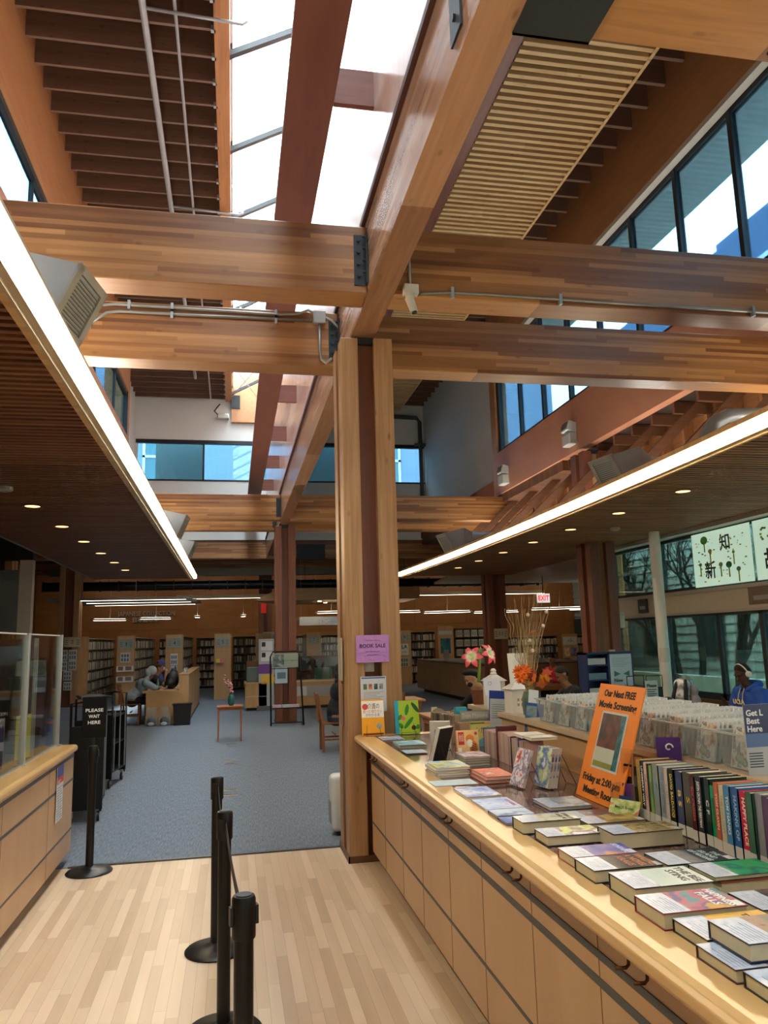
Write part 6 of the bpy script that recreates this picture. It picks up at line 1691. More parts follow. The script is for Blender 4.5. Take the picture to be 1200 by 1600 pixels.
for k in range(3): MB().tube([(-.04+.018*cos(a), -.003, .06+k*.08+.018*sin(a)) for a in [i*pi/5 for i in range(10)]], .003, 5, closed=True).build('ring_mark', M('c0405a'), t)
t = thing('magazine_box', 'colourful boxes stacked by the thick timber column', 'boxes', (5.9, 12.2, 1.45-.0))
t.location = (5.95, 11.95, 1.475)
bpy.data.objects.remove(t)
# ---- back service kiosk
t = thing('info_counter', 'maple information counter with a glass screen in the far middle', 'counter', (1.6, 21.2, 0.005))
MB().box(-1.28, -.1, .08, -.72, .5, .72).build('drawer_end', dkm, t)
MB().box(-1.3, -.12, .70, -.72, .52, .74).build('worktop', M('b79a72', .4), t)
MB().box(-1.27, -.105, .36, -.73, -.1, .37).build('white_line', M('d8d0c0'), t)
MB().box(-.30, -.1, .08, 1.6, .5, .72).build('main_front', dkm, t)
MB().box(-.32, -.12, .70, 1.62, .52, .74).build('worktop', M('c9b49a', .4), t)
MB().box(-.2, -.11, .32, 1.5, -.1, .60).build('notice_strip', M('9fa6ac', .5), t)
MB().box(.08, -.12, .34, .34, -.11, .58).build('drawing_sheet', M('c9ced2', .5), t)
MB().box(-1.25, 0, 0, -.74, .4, .08).box(-.28, 0, 0, 1.58, .4, .08).build('plinth', black_pl, t)
MB().box(-.05, -.05, .74, -.02, 0, 1.86).box(1.3, -.05, .74, 1.33, 0, 1.86).build('screen_post', M('c9d0d4', .4), t)
MB().box(-.02, -.04, .74, 1.3, -.03, 1.85).build('screen_pane', acr, t)
MB().box(-1.24, .1, .74, -.85, .45, 1.28).build('hood_box', M('6a4a30', .6), t)
t = thing('green_binders', 'green binders on the far counter behind glass', 'binders', (2.4, 21.4, .752))
MB().box(-.2, 0, 0, .25, .2, .30).build('binders', M('1f5f54', .5), t)
t = thing('grey_machine', 'grey and green machine on the counter end', 'machine', (.55, 21.35, .752))
MB().rbox(-.2, -.15, 0, .2, .15, .38, .02).build('housing', M('5c6a66', .5), t)
t = thing('staff_shelf', 'brown staff shelf and dark screens behind the far counter', 'shelf', (2.3, 22.6, 0.005))
MB().box(-.8, 0, 0, .9, .3, 1.35).build('cabinet', M('4a3626', .6), t)
MB().box(-.7, -.03, .9, -.1, 0, 1.3).box(0, -.03, .85, .7, 0, 1.25).build('dark_screens', M('0d1016', .2), t)
t = thing('pin_board', 'tall notice panel with white, purple and yellow sheets beside the column', 'notice board', (.87, 21.1, 0.005))
MB().box(-.2, 0, .12, .2, .05, 1.86).build('panel', M('a6adb2', .5), t)
MB().box(-.2, -.005, .95, .15, 0, 1.2).build('purple_sheet', M('6a3f8c', .5), t)
MB().box(-.14, -.005, .68, .2, 0, .92).build('yellow_sheet', M('d8b23c', .5), t)
MB().box(-.14, -.005, 1.28, .16, 0, 1.52).box(-.14, -.005, 1.56, .16, 0, 1.8).build('white_sheet', M('d0d4d8', .5), t)
MB().box(-.12, -.008, 1.66, -.02, -.005, 1.78).box(-.12, -.008, 1.38, -.02, -.005, 1.5).build('black_photo', M('23262c', .5), t)
MB().box(-.25, -.1, 0, .25, .2, .12).build('foot', M('5c5f62', .5), t)
t = thing('display_canopy', 'angled wooden canopy with four small spotlights over the far counter', 'canopy', (2.9, 25.9, 3.12))
MB().add([(-2.26, -.45, 0), (3.3, -.45, 0), (3.3, 2.6, 0), (-1.1, 2.6, 0), (-1.4, -.45, .4), (3.3, -.45, .4), (3.3, 2.6, .4), (-1.1, 2.6, .4)], [(0, 3, 2, 1), (4, 5, 6, 7), (0, 1, 5, 4), (1, 2, 6, 5), (2, 3, 7, 6), (3, 0, 4, 7)]).build('box_soffit', WOOD('canopy_wood', ['9a7446', 'ae8754', 'be9864'], 'x', 'y', 5, 9, .9, .4, knots=0), t)
for i, (x_, y_) in enumerate(((-.02, .35), (.3, 1.4), (.85, .35), (1.2, 1.2))): MB().cyl((x_, y_, -.01), (x_, y_, .0), .06, n=14).build('spotlight', EMIT('spot%d' % i, (1, .75, .45), 14), t)
hr = [MB().cyl((x_, .5, .4), (x_, .5, 1.78), .01, n=6).build('hanger_rod', steel_dark, t) for x_ in (-.5, 1.2, 3.0)]

# ================================================================== BOOK STACKS
bk_m = [M(c, .55, var=.1) for c in ('bdb7a6', 'd0c6ae', '8a8272', 'ddd6c4', '6a645a', '557a6e', '9c6450', '50606e', 'e4ddcd', 'b0a078')]
end_wood = WOOD('end_maple', ['a67f52', 'b78f60', 'c59e70'], 'z', 'x', .6, 3, .9, .45, knots=0, gap=.01)
shelf_m = M('7d7462', .6)
proto = {}
def book_proto(k):
    if k not in proto:
        r = random.Random(k)
        h = (.2, .225, .21, .235)[k % 4]; w = (.03, .04, .036, .05)[(k//3) % 4]
        mm = bk_m[k % 10]
        q = MB().box(0, -w/2, 0, .15, w/2, h)
        o = q.build('book', [mm])
        COL.objects.unlink(o)
        proto[k] = (o, w, h)
    return proto[k]
n_ind = [0]
def shelf_unit(label, x, y, rz, L, levels=6, h=2.05, individually=False, where='', endw=.52, both=False, sign=None, seed=0, fill=None, end=True, canopy=True):
    """front of the shelves faces local +x, unit runs along local +y from its end panel at y=0"""
    o = thing('bookcase', label, 'bookcase', (x, y, 0.005), rz)
    D = .26
    if end: MB().box(-endw+.0, -.04, 0, .02, 0, h+.05).build('end_panel', end_wood, o)
    MB().box(-D-.015, 0, 0, -D, L, h).build('back_panel', M('6a5844', .7), o)
    MB().box(-D, L-.02, 0, 0, L, h).build('far_panel', end_wood, o)
    for k in range(levels):
        z_ = .10+k*(h-.12)/levels
        MB().box(-D, 0, z_-.02, .01, L, z_).build('shelf', shelf_m, o)
    MB().box(-D, 0, h-.02, .02, L, h).build('top', M('a89f8c', .5), o)
    n_up = int(L/.9)
    q = MB()
    for i in range(1, n_up+1): q.box(-D, i*L/(n_up+1)-.01, .08, 0.0, i*L/(n_up+1)+.01, h-.02)
    q.build('uprights', shelf_m, o)
    r = random.Random(seed)
    R_ = Matrix.Translation((x, y, 0.005)) @ Matrix.Rotation(rz, 4, 'Z')
    rest = [MB() for _ in range(3)]
    mats3 = [(bk_m[r.randrange(10)]) for _ in range(3)]
    st_q = MB()
    for k in range(levels):
        z_ = .10+k*(h-.12)/levels+.001
        yy = .03
        while yy < L-.06:
            if r.random() < .06: yy += r.uniform(.04, .12); continue
            kk = r.randrange(40)
            p_, w, hh = book_proto(kk)
            hh = min(hh, (h-.12)/levels-.05)
            if individually and n_ind[0] < 215:
                b_ = p_.copy(); COL.objects.link(b_)
                b_.matrix_world = R_ @ at(-.17, yy+w/2, z_)
                b_['label'] = 'library book shelved '+where; b_['category'] = 'book'; b_['group'] = 'library books '+where
                n_ind[0] += 1
            else:
                st_q.box(-.17+r.uniform(-.01, .01), yy, z_, -.02, yy+w-.002, z_+hh, m=kk % 10)
            yy += w+.002
    if st_q.f:
        s = st_q.build('shelved_books', bk_m)
        s.matrix_world = R_
        tag(s, 'dense rows of library books '+where, 'books', kind='stuff')
    if sign:
        text_ = sign
        sg = MB().box(-endw+.06, -.052, 1.68, -.04, -.041, 1.99).build('number_plate', M('8f968a', .5), o)
        text('number', text_, .17, M('1c2420'), o, at(-endw/2-.0+.01, -.054, 1.83) @ FACE_S, .001)
        qq = MB()
        for k in range(3): qq.box(-endw+.09, -.054, 1.76+k*.06, -endw+.17, -.052, 1.775+k*.06).box(-.15, -.054, 1.76+k*.06, -.07, -.052, 1.775+k*.06)
        qq.build('plate_lines', M('4c564e'), o)
    return o
e2 = shelf_unit('bookcase range 2, just behind the column with the number 2 card', -4.45, 25.7, 0, 5.5, individually=True, where='on range 2 beside the number 2 column', seed=1)
e3 = shelf_unit('bookcase range 3 with white leaflet trays on its end', -3.05, 25.6, 0, 6.5, individually=True, where='on range 3 behind the seated readers', sign='3', seed=2)
e4 = shelf_unit('bookcase range 4 with two photo sheets on its end', -1.58, 25.6, 0, 6.5, where='on range 4', sign='4', seed=3)
e5 = shelf_unit('bookcase range 5 with small leaflet shelf on its end', -0.08, 26.0, 0, 6.5, where='on range 5', sign='5', seed=4)
e6 = shelf_unit('bookcase range 6 behind the notice panel', 1.3, 28.0, 0, 4.5, where='on range 6', seed=5)
e7 = shelf_unit('bookcase range 7 behind the far counter', 3.20, 29.0, 0, 4.5, where='on range 7', sign='7', seed=6)
e9 = shelf_unit('bookcase range 9 with the LA notice on its end', 6.87, 30.0, 0, 3.8, where='on range 9', sign='9', seed=7)
# items on the ends
def on_end(x, y, z, w, h, c, label, name='paper_notice', cat='notice', lines=True):
    t = thing(name, label, cat, (x, y-.056, z))
    MB().box(-w/2, -.004, 0, w/2, 0, h).build('sheet', M(c, .5), t)
    if lines:
        q = MB()
        for i in range(3):
            for j in range(2): q.box(-w*.4+i*w*.28, -.006, h*.12+j*h*.42, -w*.4+i*w*.28+w*.18, -.004, h*.12+j*h*.42+h*.3)
        q.build('photos', M('5a6066', .5), t)
    return t
on_end(-3.31, 25.6, 1.28, .3, .3, 'b9bcb4', 'pale notice under the number 3 plate')
for z_, lab in ((1.0, 'upper white leaflet tray on the end of range 3'), (.68, 'lower white leaflet tray on the end of range 3')):
    t = thing('leaflet_tray', lab, 'leaflet tray', (-3.31, 25.54, z_))
    MB().box(-.25, -.06, 0, .25, -.002, .17).build('tray', M('c9cbc8', .4), t)
    MB().box(-.2, -.062, .04, -.05, -.06, .16).box(.02, -.062, .04, .2, -.06, .16).build('leaflets', M('8a6a60', .5), t)
on_end(-1.83, 25.6, 1.15, .22, .36, 'c4c8c4', 'photo sheet higher on the end of range 4')
on_end(-1.83, 25.6, .80, .22, .32, 'b9c0c4', 'photo sheet lower on the end of range 4')
t = thing('leaflet_tray', 'small leaflet shelf with yellow and pink papers on the end of range 5', 'leaflet tray', (-.42, 25.94, 1.15))
MB().box(-.14, -.05, 0, .14, -.002, .03).build('tray', M('a89878'), t); MB().box(-.12, -.03, .03, 0, -.02, .15).build('yellow_paper', M('d8c03c'), t); MB().box(.01, -.03, .03, .12, -.02, .13).build('pink_paper', M('d8628a'), t)
on_end(6.6, 30.0, 1.15, .34, .44, 'c9d0c4', 'notice with big letters LA on the end of range 9', lines=False)
t = bpy.data.objects['paper_notice.%03d' % max(int(o.name.split('.')[1]) for o in bpy.data.objects if o.name.startswith('paper_notice.'))]
text('lettering', 'LA', .2, M('15201c'), t, at(0, -.006, .32) @ FACE_S, .001, bold=.004); text('lettering', 'IS HERE', .06, M('15201c'), t, at(0, -.006, .12) @ FACE_S, .001)
on_end(6.6, 30.0, .68, .34, .4, 'a7aa96', 'sketched map sheet below the LA notice')
# cards on columns
def colcard(x, y, z, w, h, s, label, c='b3ab90', tc='5a2a20'):
    t = thing('number_card', label, 'sign', (x, y, z))
    MB().box(-w/2, -.006, 0, w/2, 0, h).build('plate', M(c, .5), t)
    text('number', s, h*.55, M(tc), t, at(0, -.008, h*.5) @ FACE_S, .001)
    q = MB()
    for k in range(3): q.box(-w*.44, -.008, h*(.25+.2*k), -w*.25, -.006, h*(.31+.2*k)).box(w*.25, -.008, h*(.25+.2*k), w*.44, -.006, h*(.31+.2*k))
    q.build('plate_lines', M('5c5a4c'), t)
colcard(-4.85, 25.3, 1.80, .48, .30, '2', 'cream number 2 card on the west timber column')
colcard(1.30, 28.92-.0, 1.82, .45, .34, '6', 'number 6 card on the column behind the red-brown one')
colcard(6.60, 18.62, 1.70, .36, .26, '11', 'number 11 card on the dark column', tc='23261f')
for i, (dx, z_, w_, h_) in enumerate(((-.16, 1.40, .22, .32), (.10, 1.40, .24, .32), (-.16, 1.08, .22, .30), (.10, 1.10, .24, .30), (-.03, .80, .24, .28), (-.02, .50, .24, .26))):
    labs = ['top photo sheet away from the shelves', 'top photo sheet nearer the shelves', 'second photo sheet away from the shelves', 'second photo sheet nearer the shelves', 'single notice below the four photo sheets', 'lowest notice'][i]
    on_end(-4.92+dx, 25.36, z_, w_, h_, 'b9b9b0', labs+' on the number 2 column')
# shelving along the back, facing the camera
def back_case(label, x0, x1, y, where, h=2.05, seed=0, levels=6):
    return shelf_unit(label, x0, y, radians(-90), x1-x0, levels=levels, h=h, where=where, seed=seed, end=False)
back_case('narrow bookcase on the far wall glimpsed past the number 2 column', -4.3, -3.6, 33.2, 'on the far wall between ranges 2 and 3', seed=20)
back_case('bookcase on the far wall glimpsed behind the seated readers', -3.0, -2.1, 33.2, 'on the far wall between ranges 3 and 4', seed=21)
back_case('bookcase on the far wall right behind the study desk divider', -1.5, -.7, 33.0, 'on the far wall between ranges 4 and 5', seed=22)
back_case('bookcase run between range 5 and the notice panel', 0.0, 0.95, 31.0, 'between range 5 and the notice panel', seed=23)
back_case('bookcase run behind the far counter', 1.6, 5.6, 33.9, 'on the far wall behind the counter', seed=24)
back_case('bookcase run between range 9 and the blue poster panel', 7.1, 8.15, 31.0, 'between the LA notice and the blue poster', seed=25)
t = thing('poster_panel', 'maple end panel with a blue-green poster', 'panel', (8.45, 30.5, 0.005))
MB().box(-.32, 0, 0, .32, .05, 2.25).build('panel', end_wood, t)
MB().box(-.22, -.01, 1.15, .2, 0, 1.75).build('blue_green_poster', PRINT(['1f4a5a', '2f6a72', '4a8a88'], 4), t)
MB().box(-.28, -.012, 1.90, .28, 0, 2.05).build('glossy_plate', M('b9c4b8', .15), t)
t = thing('periodical_case', 'pigeonhole case of pale boxed periodicals', 'bookcase', (8.85, 30.4, 0.005))
MB().box(0, .26, 0, 1.35, .3, 2.12).box(0, 0, 2.1, 1.35, .3, 2.14).box(1.3, -.02, 0, 1.42, .3, 2.14).build('frame', M('4c3726', .6), t)
for k in range(5): MB().box(0, 0, .25+k*.38, 1.3, .27, .27+k*.38).build('shelf', M('5c4530', .6), t)
first = None
for k in range(5):
    for j in range(4):
        if first is None:
            b_ = MB().box(-.12, 0, 0, .12, .2, .27).box(-.09, -.003, .05, -.05, 0, .22, 1).box(-.02, -.003, .05, .02, 0, .22, 1).box(.05, -.003, .05, .09, 0, .22, 1).build('file_box', [M('a9a592', .6), M('7a7668', .6)])
            first = b_
        else:
            b_ = first.copy(); COL.objects.link(b_)
        b_.location = (9.03+j*.31, 30.45, .28+k*.38)
        tag(b_, 'pale magazine file box in the pigeonhole case', 'file box', 'file boxes in the pigeonhole case')
back_case('dark bookcase run right of the number 11 column', 10.6, 12.4, 30.0, 'behind the dry branches', h=1.75, seed=26, levels=5)
back_case('bookcase run with the number 13 panel', 13.9, 15.8, 30.0, 'beside the number 13 panel', h=1.75, seed=27, levels=5)
back_case('bookcase run between the branches and the number 13 panel', 12.4, 13.2, 30.3, 'between the branches and the number 13 panel', h=1.75, seed=28, levels=5)
t = thing('poster_panel', 'low maple panel carrying the number 13 plate and covers', 'panel', (13.55, 29.9, 0.005))
MB().box(-.33, 0, 0, .33, .05, 1.8).build('panel', end_wood, t)
MB().box(-.3, -.01, 1.35, .3, 0, 1.68).build('number_plate', M('c4c6b4', .5), t)
text('number', '-13-', .16, M('1c2420'), t, at(0, -.012, 1.52) @ FACE_S, .001)
for k in range(4): MB().box(-.27+(k % 2)*.3, -.01, .9-(k//2)*.42, -.05+(k % 2)*.3, 0, 1.25-(k//2)*.42).build('cover_sheet', PRINT([['c8a070', 'e0d0b0'], ['4a5a7a', '8a90b0'], ['5a4a5a', '8a3a3a'], ['a08060', 'c8b898']][k], 8), t)
t = thing('toy_display', 'orange and red soft toy on top of the dark bookcase', 'toy', (12.1, 30.1, 1.758))
MB().ball((0, 0, .12), .14, n=10, sz=(1.5, .7, .8)).build('orange_toy', M('d8782a'), t); MB().ball((.2, 0, .12), .1, n=10).build('red_toy', M('b83a2c'), t)
t = thing('long_cabinet', 'long low brown cabinet with a dark kick space, across the carpet', 'cabinet', (6.25, 22.6, 0.005), 0)
cb = MB()
MB().add([(-.05, 3.6, .12), (.1, -3.3, .12), (3.2, -3.3, .12), (3.2, 3.6, .12), (-.05, 3.6, 1.02), (.1, -3.3, 1.02), (3.2, -3.3, 1.02), (3.2, 3.6, 1.02)], [(0, 3, 2, 1), (4, 5, 6, 7), (0, 1, 5, 4), (1, 2, 6, 5), (2, 3, 7, 6), (3, 0, 4, 7)]).build('carcass', WOOD('brown_cab', ['7a5f42', '8a6d4e', '967a5a'], 'z', 'y', 1.8, 9, .9, .5, knots=0, gap=.004, stretch=3), t)
MB().box(.0, -3.25, 1.02, 3.22, 3.62, 1.06).build('top', M('5c4228', .5), t)
MB().box(.15, -3.2, 0, 3.1, 3.5, .12).build('plinth', M('16120f'), t)
for k, (x_, y_) in enumerate(((6.5, 20.3), (6.5, 19.7), (6.55, 24.0))):
    t = thing('display_stand_book', ['white folder standing at the near end of the long cabinet', 'second white folder on the long cabinet', 'white folder far along the long cabinet'][k], 'folder', (x_, y_, 1.07))
    MB().box(0, -.02, 0, .16, .02, .34, T=Matrix.Rotation(.08, 4, 'Y')).build('folder', M('b8bcc0', .5), t)

# ================================================================== LETTERING ON THE BACK WALL
t = thing('wall_lettering', 'silver words JAPANESE COLLECTION with Japanese below on the back wall', 'lettering', (-3.65, 34.57, 3.0))
text('letters', 'JAPANESE COLLECTION', .27, M('d0cdc0', .4), t, at(0, -.03, .14) @ FACE_S, .02, width=2.35)
text('letters', '日本語の本', .22, M('d9d6c8', .4), t, at(-.05, -.03, -.13) @ FACE_S, .02, bold=.004)
t = thing('wall_lettering', 'grey words on the back wall ending in HERITAGE COLLECTION', 'lettering', (4.2, 34.57, 2.75))
text('letters', 'ORAL & MULTI HERITAGE COLLECTION', .25, M('b9b6aa', .4), t, at(.6, -.03, 0) @ FACE_S, .02, width=4.4)
t = thing('banner_plate', 'glossy silver banner hanging before the far wall', 'sign', (2.6, 25.7, 2.30))
MB().box(-.45, 0, 0, .95, .02, .28).build('panel', M('a9adb0', .15, .3), t)
text('lettering', 'MUSIC', .14, M('e8e8ea'), t, at(.35, -.01, .1) @ FACE_S, .002)
MB().cyl((-.4, .01, .28), (-.4, .01, 2.24), .006, n=5).cyl((.9, .01, .28), (.9, .01, 2.24), .006, n=5).build('hanger_wire', galv, t)

# ================================================================== HANGING LAMPS, DUCTS, FITTINGS
lampm = EMIT('hang_tube', (1.0, .92, .78), HANG)
fillm = EMIT('hang_fill', (1.0, .88, .7), HANG*1.0)
def hang_lamp(label, x, y, z, L, rz, top=5.0, group=None):
    o = thing('pendant_lamp', label, 'lamp', (x, y, z), rz, group)
    MB().prism([(-L/2, .03), (-L/2+.05, .0), (L/2-.05, 0), (L/2, .03), (L/2, .06), (-L/2, .06)], 'y', -.09, .09).build('housing', M('b5aea2', .4, .3), o)
    MB().box(-L/2+.08, -.06, -.006, L/2-.08, .06, 0.0).build('diffuser', lampm, o)
    MB().box(-L/2+.1, -.07, .061, L/2-.1, .07, .066).build('fill_panel', fillm, o)
    MB().tube([(0, 0, .06), (.02, 0, .4), (-.01, 0, top-z)], .006, 6).build('cord', M('b9b2a6', .6), o)
    return o
gl = 'hanging lamps over the book stacks'
for i, (x_, y_, L_, lab) in enumerate(((-4.4, 29.5, 1.3, 'short hanging lamp nearest the number 2 column'), (-2.75, 29.0, 1.25, 'hanging lamp below the J of the Japanese lettering'), (-1.25, 28.2, .45, 'end-on hanging lamp above range 5'), (.35, 28.2, .45, 'end-on hanging lamp left of the canopy'), (3.3, 26.5, 1.1, 'tilted hanging lamp before the silver banner'), (5.9, 27.5, 1.7, 'hanging lamp just past the big column'), (8.0, 28.5, 1.9, 'hanging lamp above the long cabinet'), (10.3, 29.5, 1.9, 'hanging lamp over the number 11 column'), (11.9, 27.0, 2.2, 'hanging lamp above the dry branches'), (13.6, 28.0, 1.7, 'hanging lamp over the number 13 panel'))):
    hang_lamp(lab, x_, y_, 2.72, L_, [0.5, .5, 1.45, -1.45, -.35, -.3, -.3, -.3, -.28, -.25][i], top=3.12 if i in (4, 5) else (5.07 if x_ < -2.9 else 4.88))
for i in range(3):
    o = thing('strip_lamp', ['nearest long strip lamp below the end of the slatted ceiling', 'middle long strip lamp below the slatted ceiling', 'farthest long strip lamp below the slatted ceiling'][i], 'lamp', (-3.4+.1*i, 25.6+i*1.0, 3.22-.03*i))
    MB().rbox(-2.3, -.1, 0, 2.1, .1, .09, .01).build('housing', M('8f867a', .5), o)
    MB().box(-1.4, -.06, -.006, 1.9, .06, 0).build('diffuser', EMIT('strip%d' % i, (1, .86, .68), 3.0), o)
    MB().tube([(-1.8, 0, .09), (-1.8, 0, 1.84)], .006, 5).tube([(.35, 0, .09), (.35, 0, 1.66)], .006, 5).build('cord', M('b9b2a6'), o)
o = thing('light_line', 'long cream strip light crossing the hall below the duct', 'lamp', (3.0, 28.6, 3.40))
MB().box(-5.0, -.05, 0, 9.0, .05, .13).build('housing', M('d8c8a8', .5), o)
MB().box(-5.0, -.04, -.005, 9.0, .04, 0).build('diffuser', EMIT('line_l', (1, .82, .6), 5.0), o)
MB().cyl((-4, 0, .13), (-4, 0, 1.48), .008, n=5).cyl((0, 0, .13), (0, 0, 1.48), .008, n=5).cyl((5, 0, .13), (5, 0, 1.48), .008, n=5).build('hanger_rod', galv, o)
o = thing('air_duct', 'long black air duct hung across the hall', 'duct', (2, 26.4, 3.72))
MB().cyl((-8, 0, 0), (9, 0, 0), .15, n=16).build('pipe', M('0c0c0e', .35, .2), o, smooth=True)
jr = MB().box(-.015, -.16, -.17, .015, .16, .17).build('joint_ring', M('15151a', .4, .3), o)
jr.location = (-8, 0, 0)
for k in range(1, 30):
    j_ = jr.copy(); COL.objects.link(j_); j_.location = (-8+k*.58, 0, 0)
MB().cyl((-6, 0, .1), (-6, 0, 1.15), .008, n=5).cyl((0, 0, .1), (0, 0, 1.15), .008, n=5).cyl((6, 0, .1), (6, 0, 1.15), .008, n=5).build('hanger_rod', steel_dark, o)
o = thing('grey_duct', 'grey sheet-metal duct above the black one', 'duct', (2, 27.6-.5, 4.1))
MB().box(-8, -.2, 0, 9, .2, .25).build('body', M('7d7a72', .5, .4), o)
MB().cyl((-6, 0, .25), (-6, 0, .8), .008, n=5).cyl((6, 0, .25), (6, 0, .8), .008, n=5).build('hanger_rod', steel_dark, o)
# metal air diffusers
def diffuser(label, loc, rz, mouth_w=.42, mouth_h=.38, L=.55, pitch=.6, tail=1.2):
    o = thing('air_diffuser', label, 'air diffuser', loc, rz)
    R_ = Matrix.Rotation(-pitch, 4, 'X')
    w, h = mouth_w/2, mouth_h/2
    # mouth at +y
    A = [R_ @ Vector((sx*w, .22, sz*h)) for sx, sz in ((-1, -1), (1, -1), (1, 1), (-1, 1))]
    B = [Vector((sx*w*1.0, -.12, sz*h*.95)) for sx, sz in ((-1, -1), (1, -1), (1, 1), (-1, 1))]
    C_ = [Vector((sx*w*.55, -.35, sz*h*.55)) for sx, sz in ((-1, -1), (1, -1), (1, 1), (-1, 1))]
    q = MB(); vs = A+B+C_; fs = []
    for a in (0, 4):
        for i in range(4):
            j = (i+1) % 4; fs.append((a+i, a+j, a+4+j, a+4+i))
    fs.append((8, 9, 10, 11)); fs.append((3, 2, 1, 0)); q.add(vs, fs)
    q.build('hood', galv, o)
    fr_ = MB()
    for (x0, z0, x1, z1) in ((-w-.01, -h-.01, w+.01, -h+.04), (-w-.01, h-.04, w+.01, h+.01), (-w-.01, -h, -w+.05, h), (w-.05, -h, w+.01, h)):
        fr_.box(x0, .215, z0, x1, .235, z1, T=R_)
    fr_.build('mouth_frame', M('a9a69c', .45, .3), o)
    MB().box(-w+.04, .21, -h+.03, w-.04, .215, h-.03, T=R_).build('dark_opening', M('20201e'), o)
    lv = MB()
    for k in range(12): lv.box(-w+.05, .205, -h+.05+k*(2*h-.1)/12, w-.05, .228, -h+.06+k*(2*h-.1)/12, T=R_)
    lv.build('louvres', M('8a887e', .5, .3), o)
    MB().cyl((0, -.33, 0), (0, -.33-tail, -.02), .14, n=16).build('round_duct', galv, o, smooth=True)
    return o
diffuser('sheet-metal air diffuser peeking over the west light trough, nearest the camera', (-1.14, 4.75, 3.92), radians(-100), pitch=.45, tail=.7)
diffuser('small metal diffuser over the west trough near the distant beams', (-1.05, 13.3, 3.82), radians(-95), pitch=.4, tail=.8)
diffuser('smallest metal diffuser, farthest along the west trough', (-1.05, 16.3, 3.78), radians(-95), .4, .34, pitch=.4, tail=.8)
diffuser('large metal diffuser on a round duct above the curved light trough', (4.45, 8.1, 3.70), radians(100), pitch=.5, tail=2.0)
diffuser('metal diffuser farther down the curved light trough', (4.3, 14.6, 3.72), radians(100), pitch=.5, tail=2.0)
o = thing('flex_duct', 'bent silver round duct behind the upper end of the curved trough', 'duct', (4.7, 6.9, 3.45))
MB().tube([(-.02, 0, .0), (.06, 0, .25), (.16, -.02, .42), (.32, -.03, .50), (.6, -.03, .52), (2.2, -.03, .56)], .075, 14).build('pipe', galv, o, smooth='all')
# emergency lights
for i, (y_, lab) in enumerate(((12.95, 'white emergency light nearer the camera on the red fascia'), (16.55, 'white emergency light farther along the red fascia'))):
    o = thing('emergency_light', lab, 'light fitting', (6.2, y_, 5.22))
    MB().rbox(-.16, -.17, .0, -.0, .17, .22, .02).build('housing', M('b9bcb8', .4), o)
    MB().rbox(-.26, -.15, .20, -.06, .15, .40, .02, T=Matrix.Rotation(.3, 4, 'Y')).build('lamp_box', M('b4b8b6', .4), o)
    MB().box(-.272, -.12, .23, -.258, .12, .37, T=Matrix.Rotation(.3, 4, 'Y')).build('lens', M('6a6c68', .3), o)
# conduits
def conduit(label, pts, r=.013, clips=()):
    o = thing('conduit', label, 'conduit', pts[0])
    P_ = [Vector(p)-Vector(pts[0]) for p in pts]
    MB().tube(P_, r, 8).build('pipe', M('8f8d86', .4, .5), o, smooth='all')
    for c in clips:
        c = Vector(c)-Vector(pts[0])
        MB().box(c.x-.012, c.y-.018, c.z-.045, c.x+.012, c.y+.02, c.z+.045).build('clip', galv, o)
    return o
Yc_ = 7.27
conduit('upper steel conduit running along the second cross beam', [(-1.62, Yc_, 4.62), (-1.25, Yc_, 4.97), (-1.13, Yc_, 4.99), (-.47, Yc_, 4.985), (.44, Yc_, 4.975), (.62, Yc_, 4.99), (.72, Yc_-.02, 5.03), (.95, Yc_-.03, 4.93), (1.10, Yc_-.03, 4.78)], .014, [(-1.0, Yc_, 4.99), (-.6, Yc_, 4.985), (.4, Yc_, 4.975)])
conduit('lower steel conduit running along the second cross beam', [(-1.6, Yc_, 4.58), (-1.2, Yc_, 4.90), (-1.08, Yc_, 4.92), (-.47, Yc_, 4.92), (.76, Yc_, 4.925)], .014, [(-1.35, Yc_, 4.78), (-.6, Yc_, 4.92), (.4, Yc_, 4.92)])
t = thing('junction_box', 'grey conduit junction box near the bracket of the second cross beam', 'junction box', (.83, 7.25, 4.89))
MB().rbox(-.06, -.03, 0, .06, .03, .13, .006).build('box', M('9a9c98', .4, .3), t)
conduit('curved steel conduit dropping from the junction box to the column', [(.83, Yc_-.02, 4.89), (.83, Yc_-.02, 4.62), (.845, Yc_-.02, 4.52), (.89, Yc_-.02, 4.48), (.935, Yc_-.1, 4.50)], .014)
conduit('steel conduit along the face of the nearer cross beam', [(1.45, 5.60, 4.475), (1.7, 5.60, 4.50), (1.9, 5.60, 4.502), (3.0, 5.60, 4.50), (6.9, 5.60, 4.50)], .013, [(1.72, 5.6, 4.5), (2.65, 5.6, 4.5), (4.45, 5.6, 4.5)])
conduit('short vertical conduit above the ceiling camera', [(1.37, 5.60, 4.53), (1.37, 5.60, 4.95)], .013)
t = thing('security_camera', 'white ceiling camera on a box where the nearer beam meets the girder', 'camera', (1.37, 5.57, 4.45))
MB().rbox(-.06, -.03, 0, .06, .045, .08, .006).build('mount_box', M('c9c6ba', .4), t)
MB().cyl((-.02, -.01, .0), (-.01, -.02, -.05), .035, .03, n=14).build('ball_joint', M('c9c6ba', .4), t)
MB().cyl((-.02, -.02, -.04), (.01, -.05, -.17), .036, .03, n=14).build('camera_body', M('d4d0c0', .4), t, smooth=True)
MB().cyl((.01, -.052, -.172), (.0115, -.053, -.178), .022, n=12).build('lens', black_pl, t)
t = thing('smoke_detector', 'round smoke detector on the west slatted ceiling', 'detector', (-2.2, 7.95, 3.285))
MB().lathe([(.05, 0), (.07, .015), (.07, .045)], 18).build('body', M('b4aea4', .5), t)
t = thing('smoke_detector', 'round smoke detector among the downlights of the east slatted ceiling', 'detector', (5.65, 10.6, 3.285))
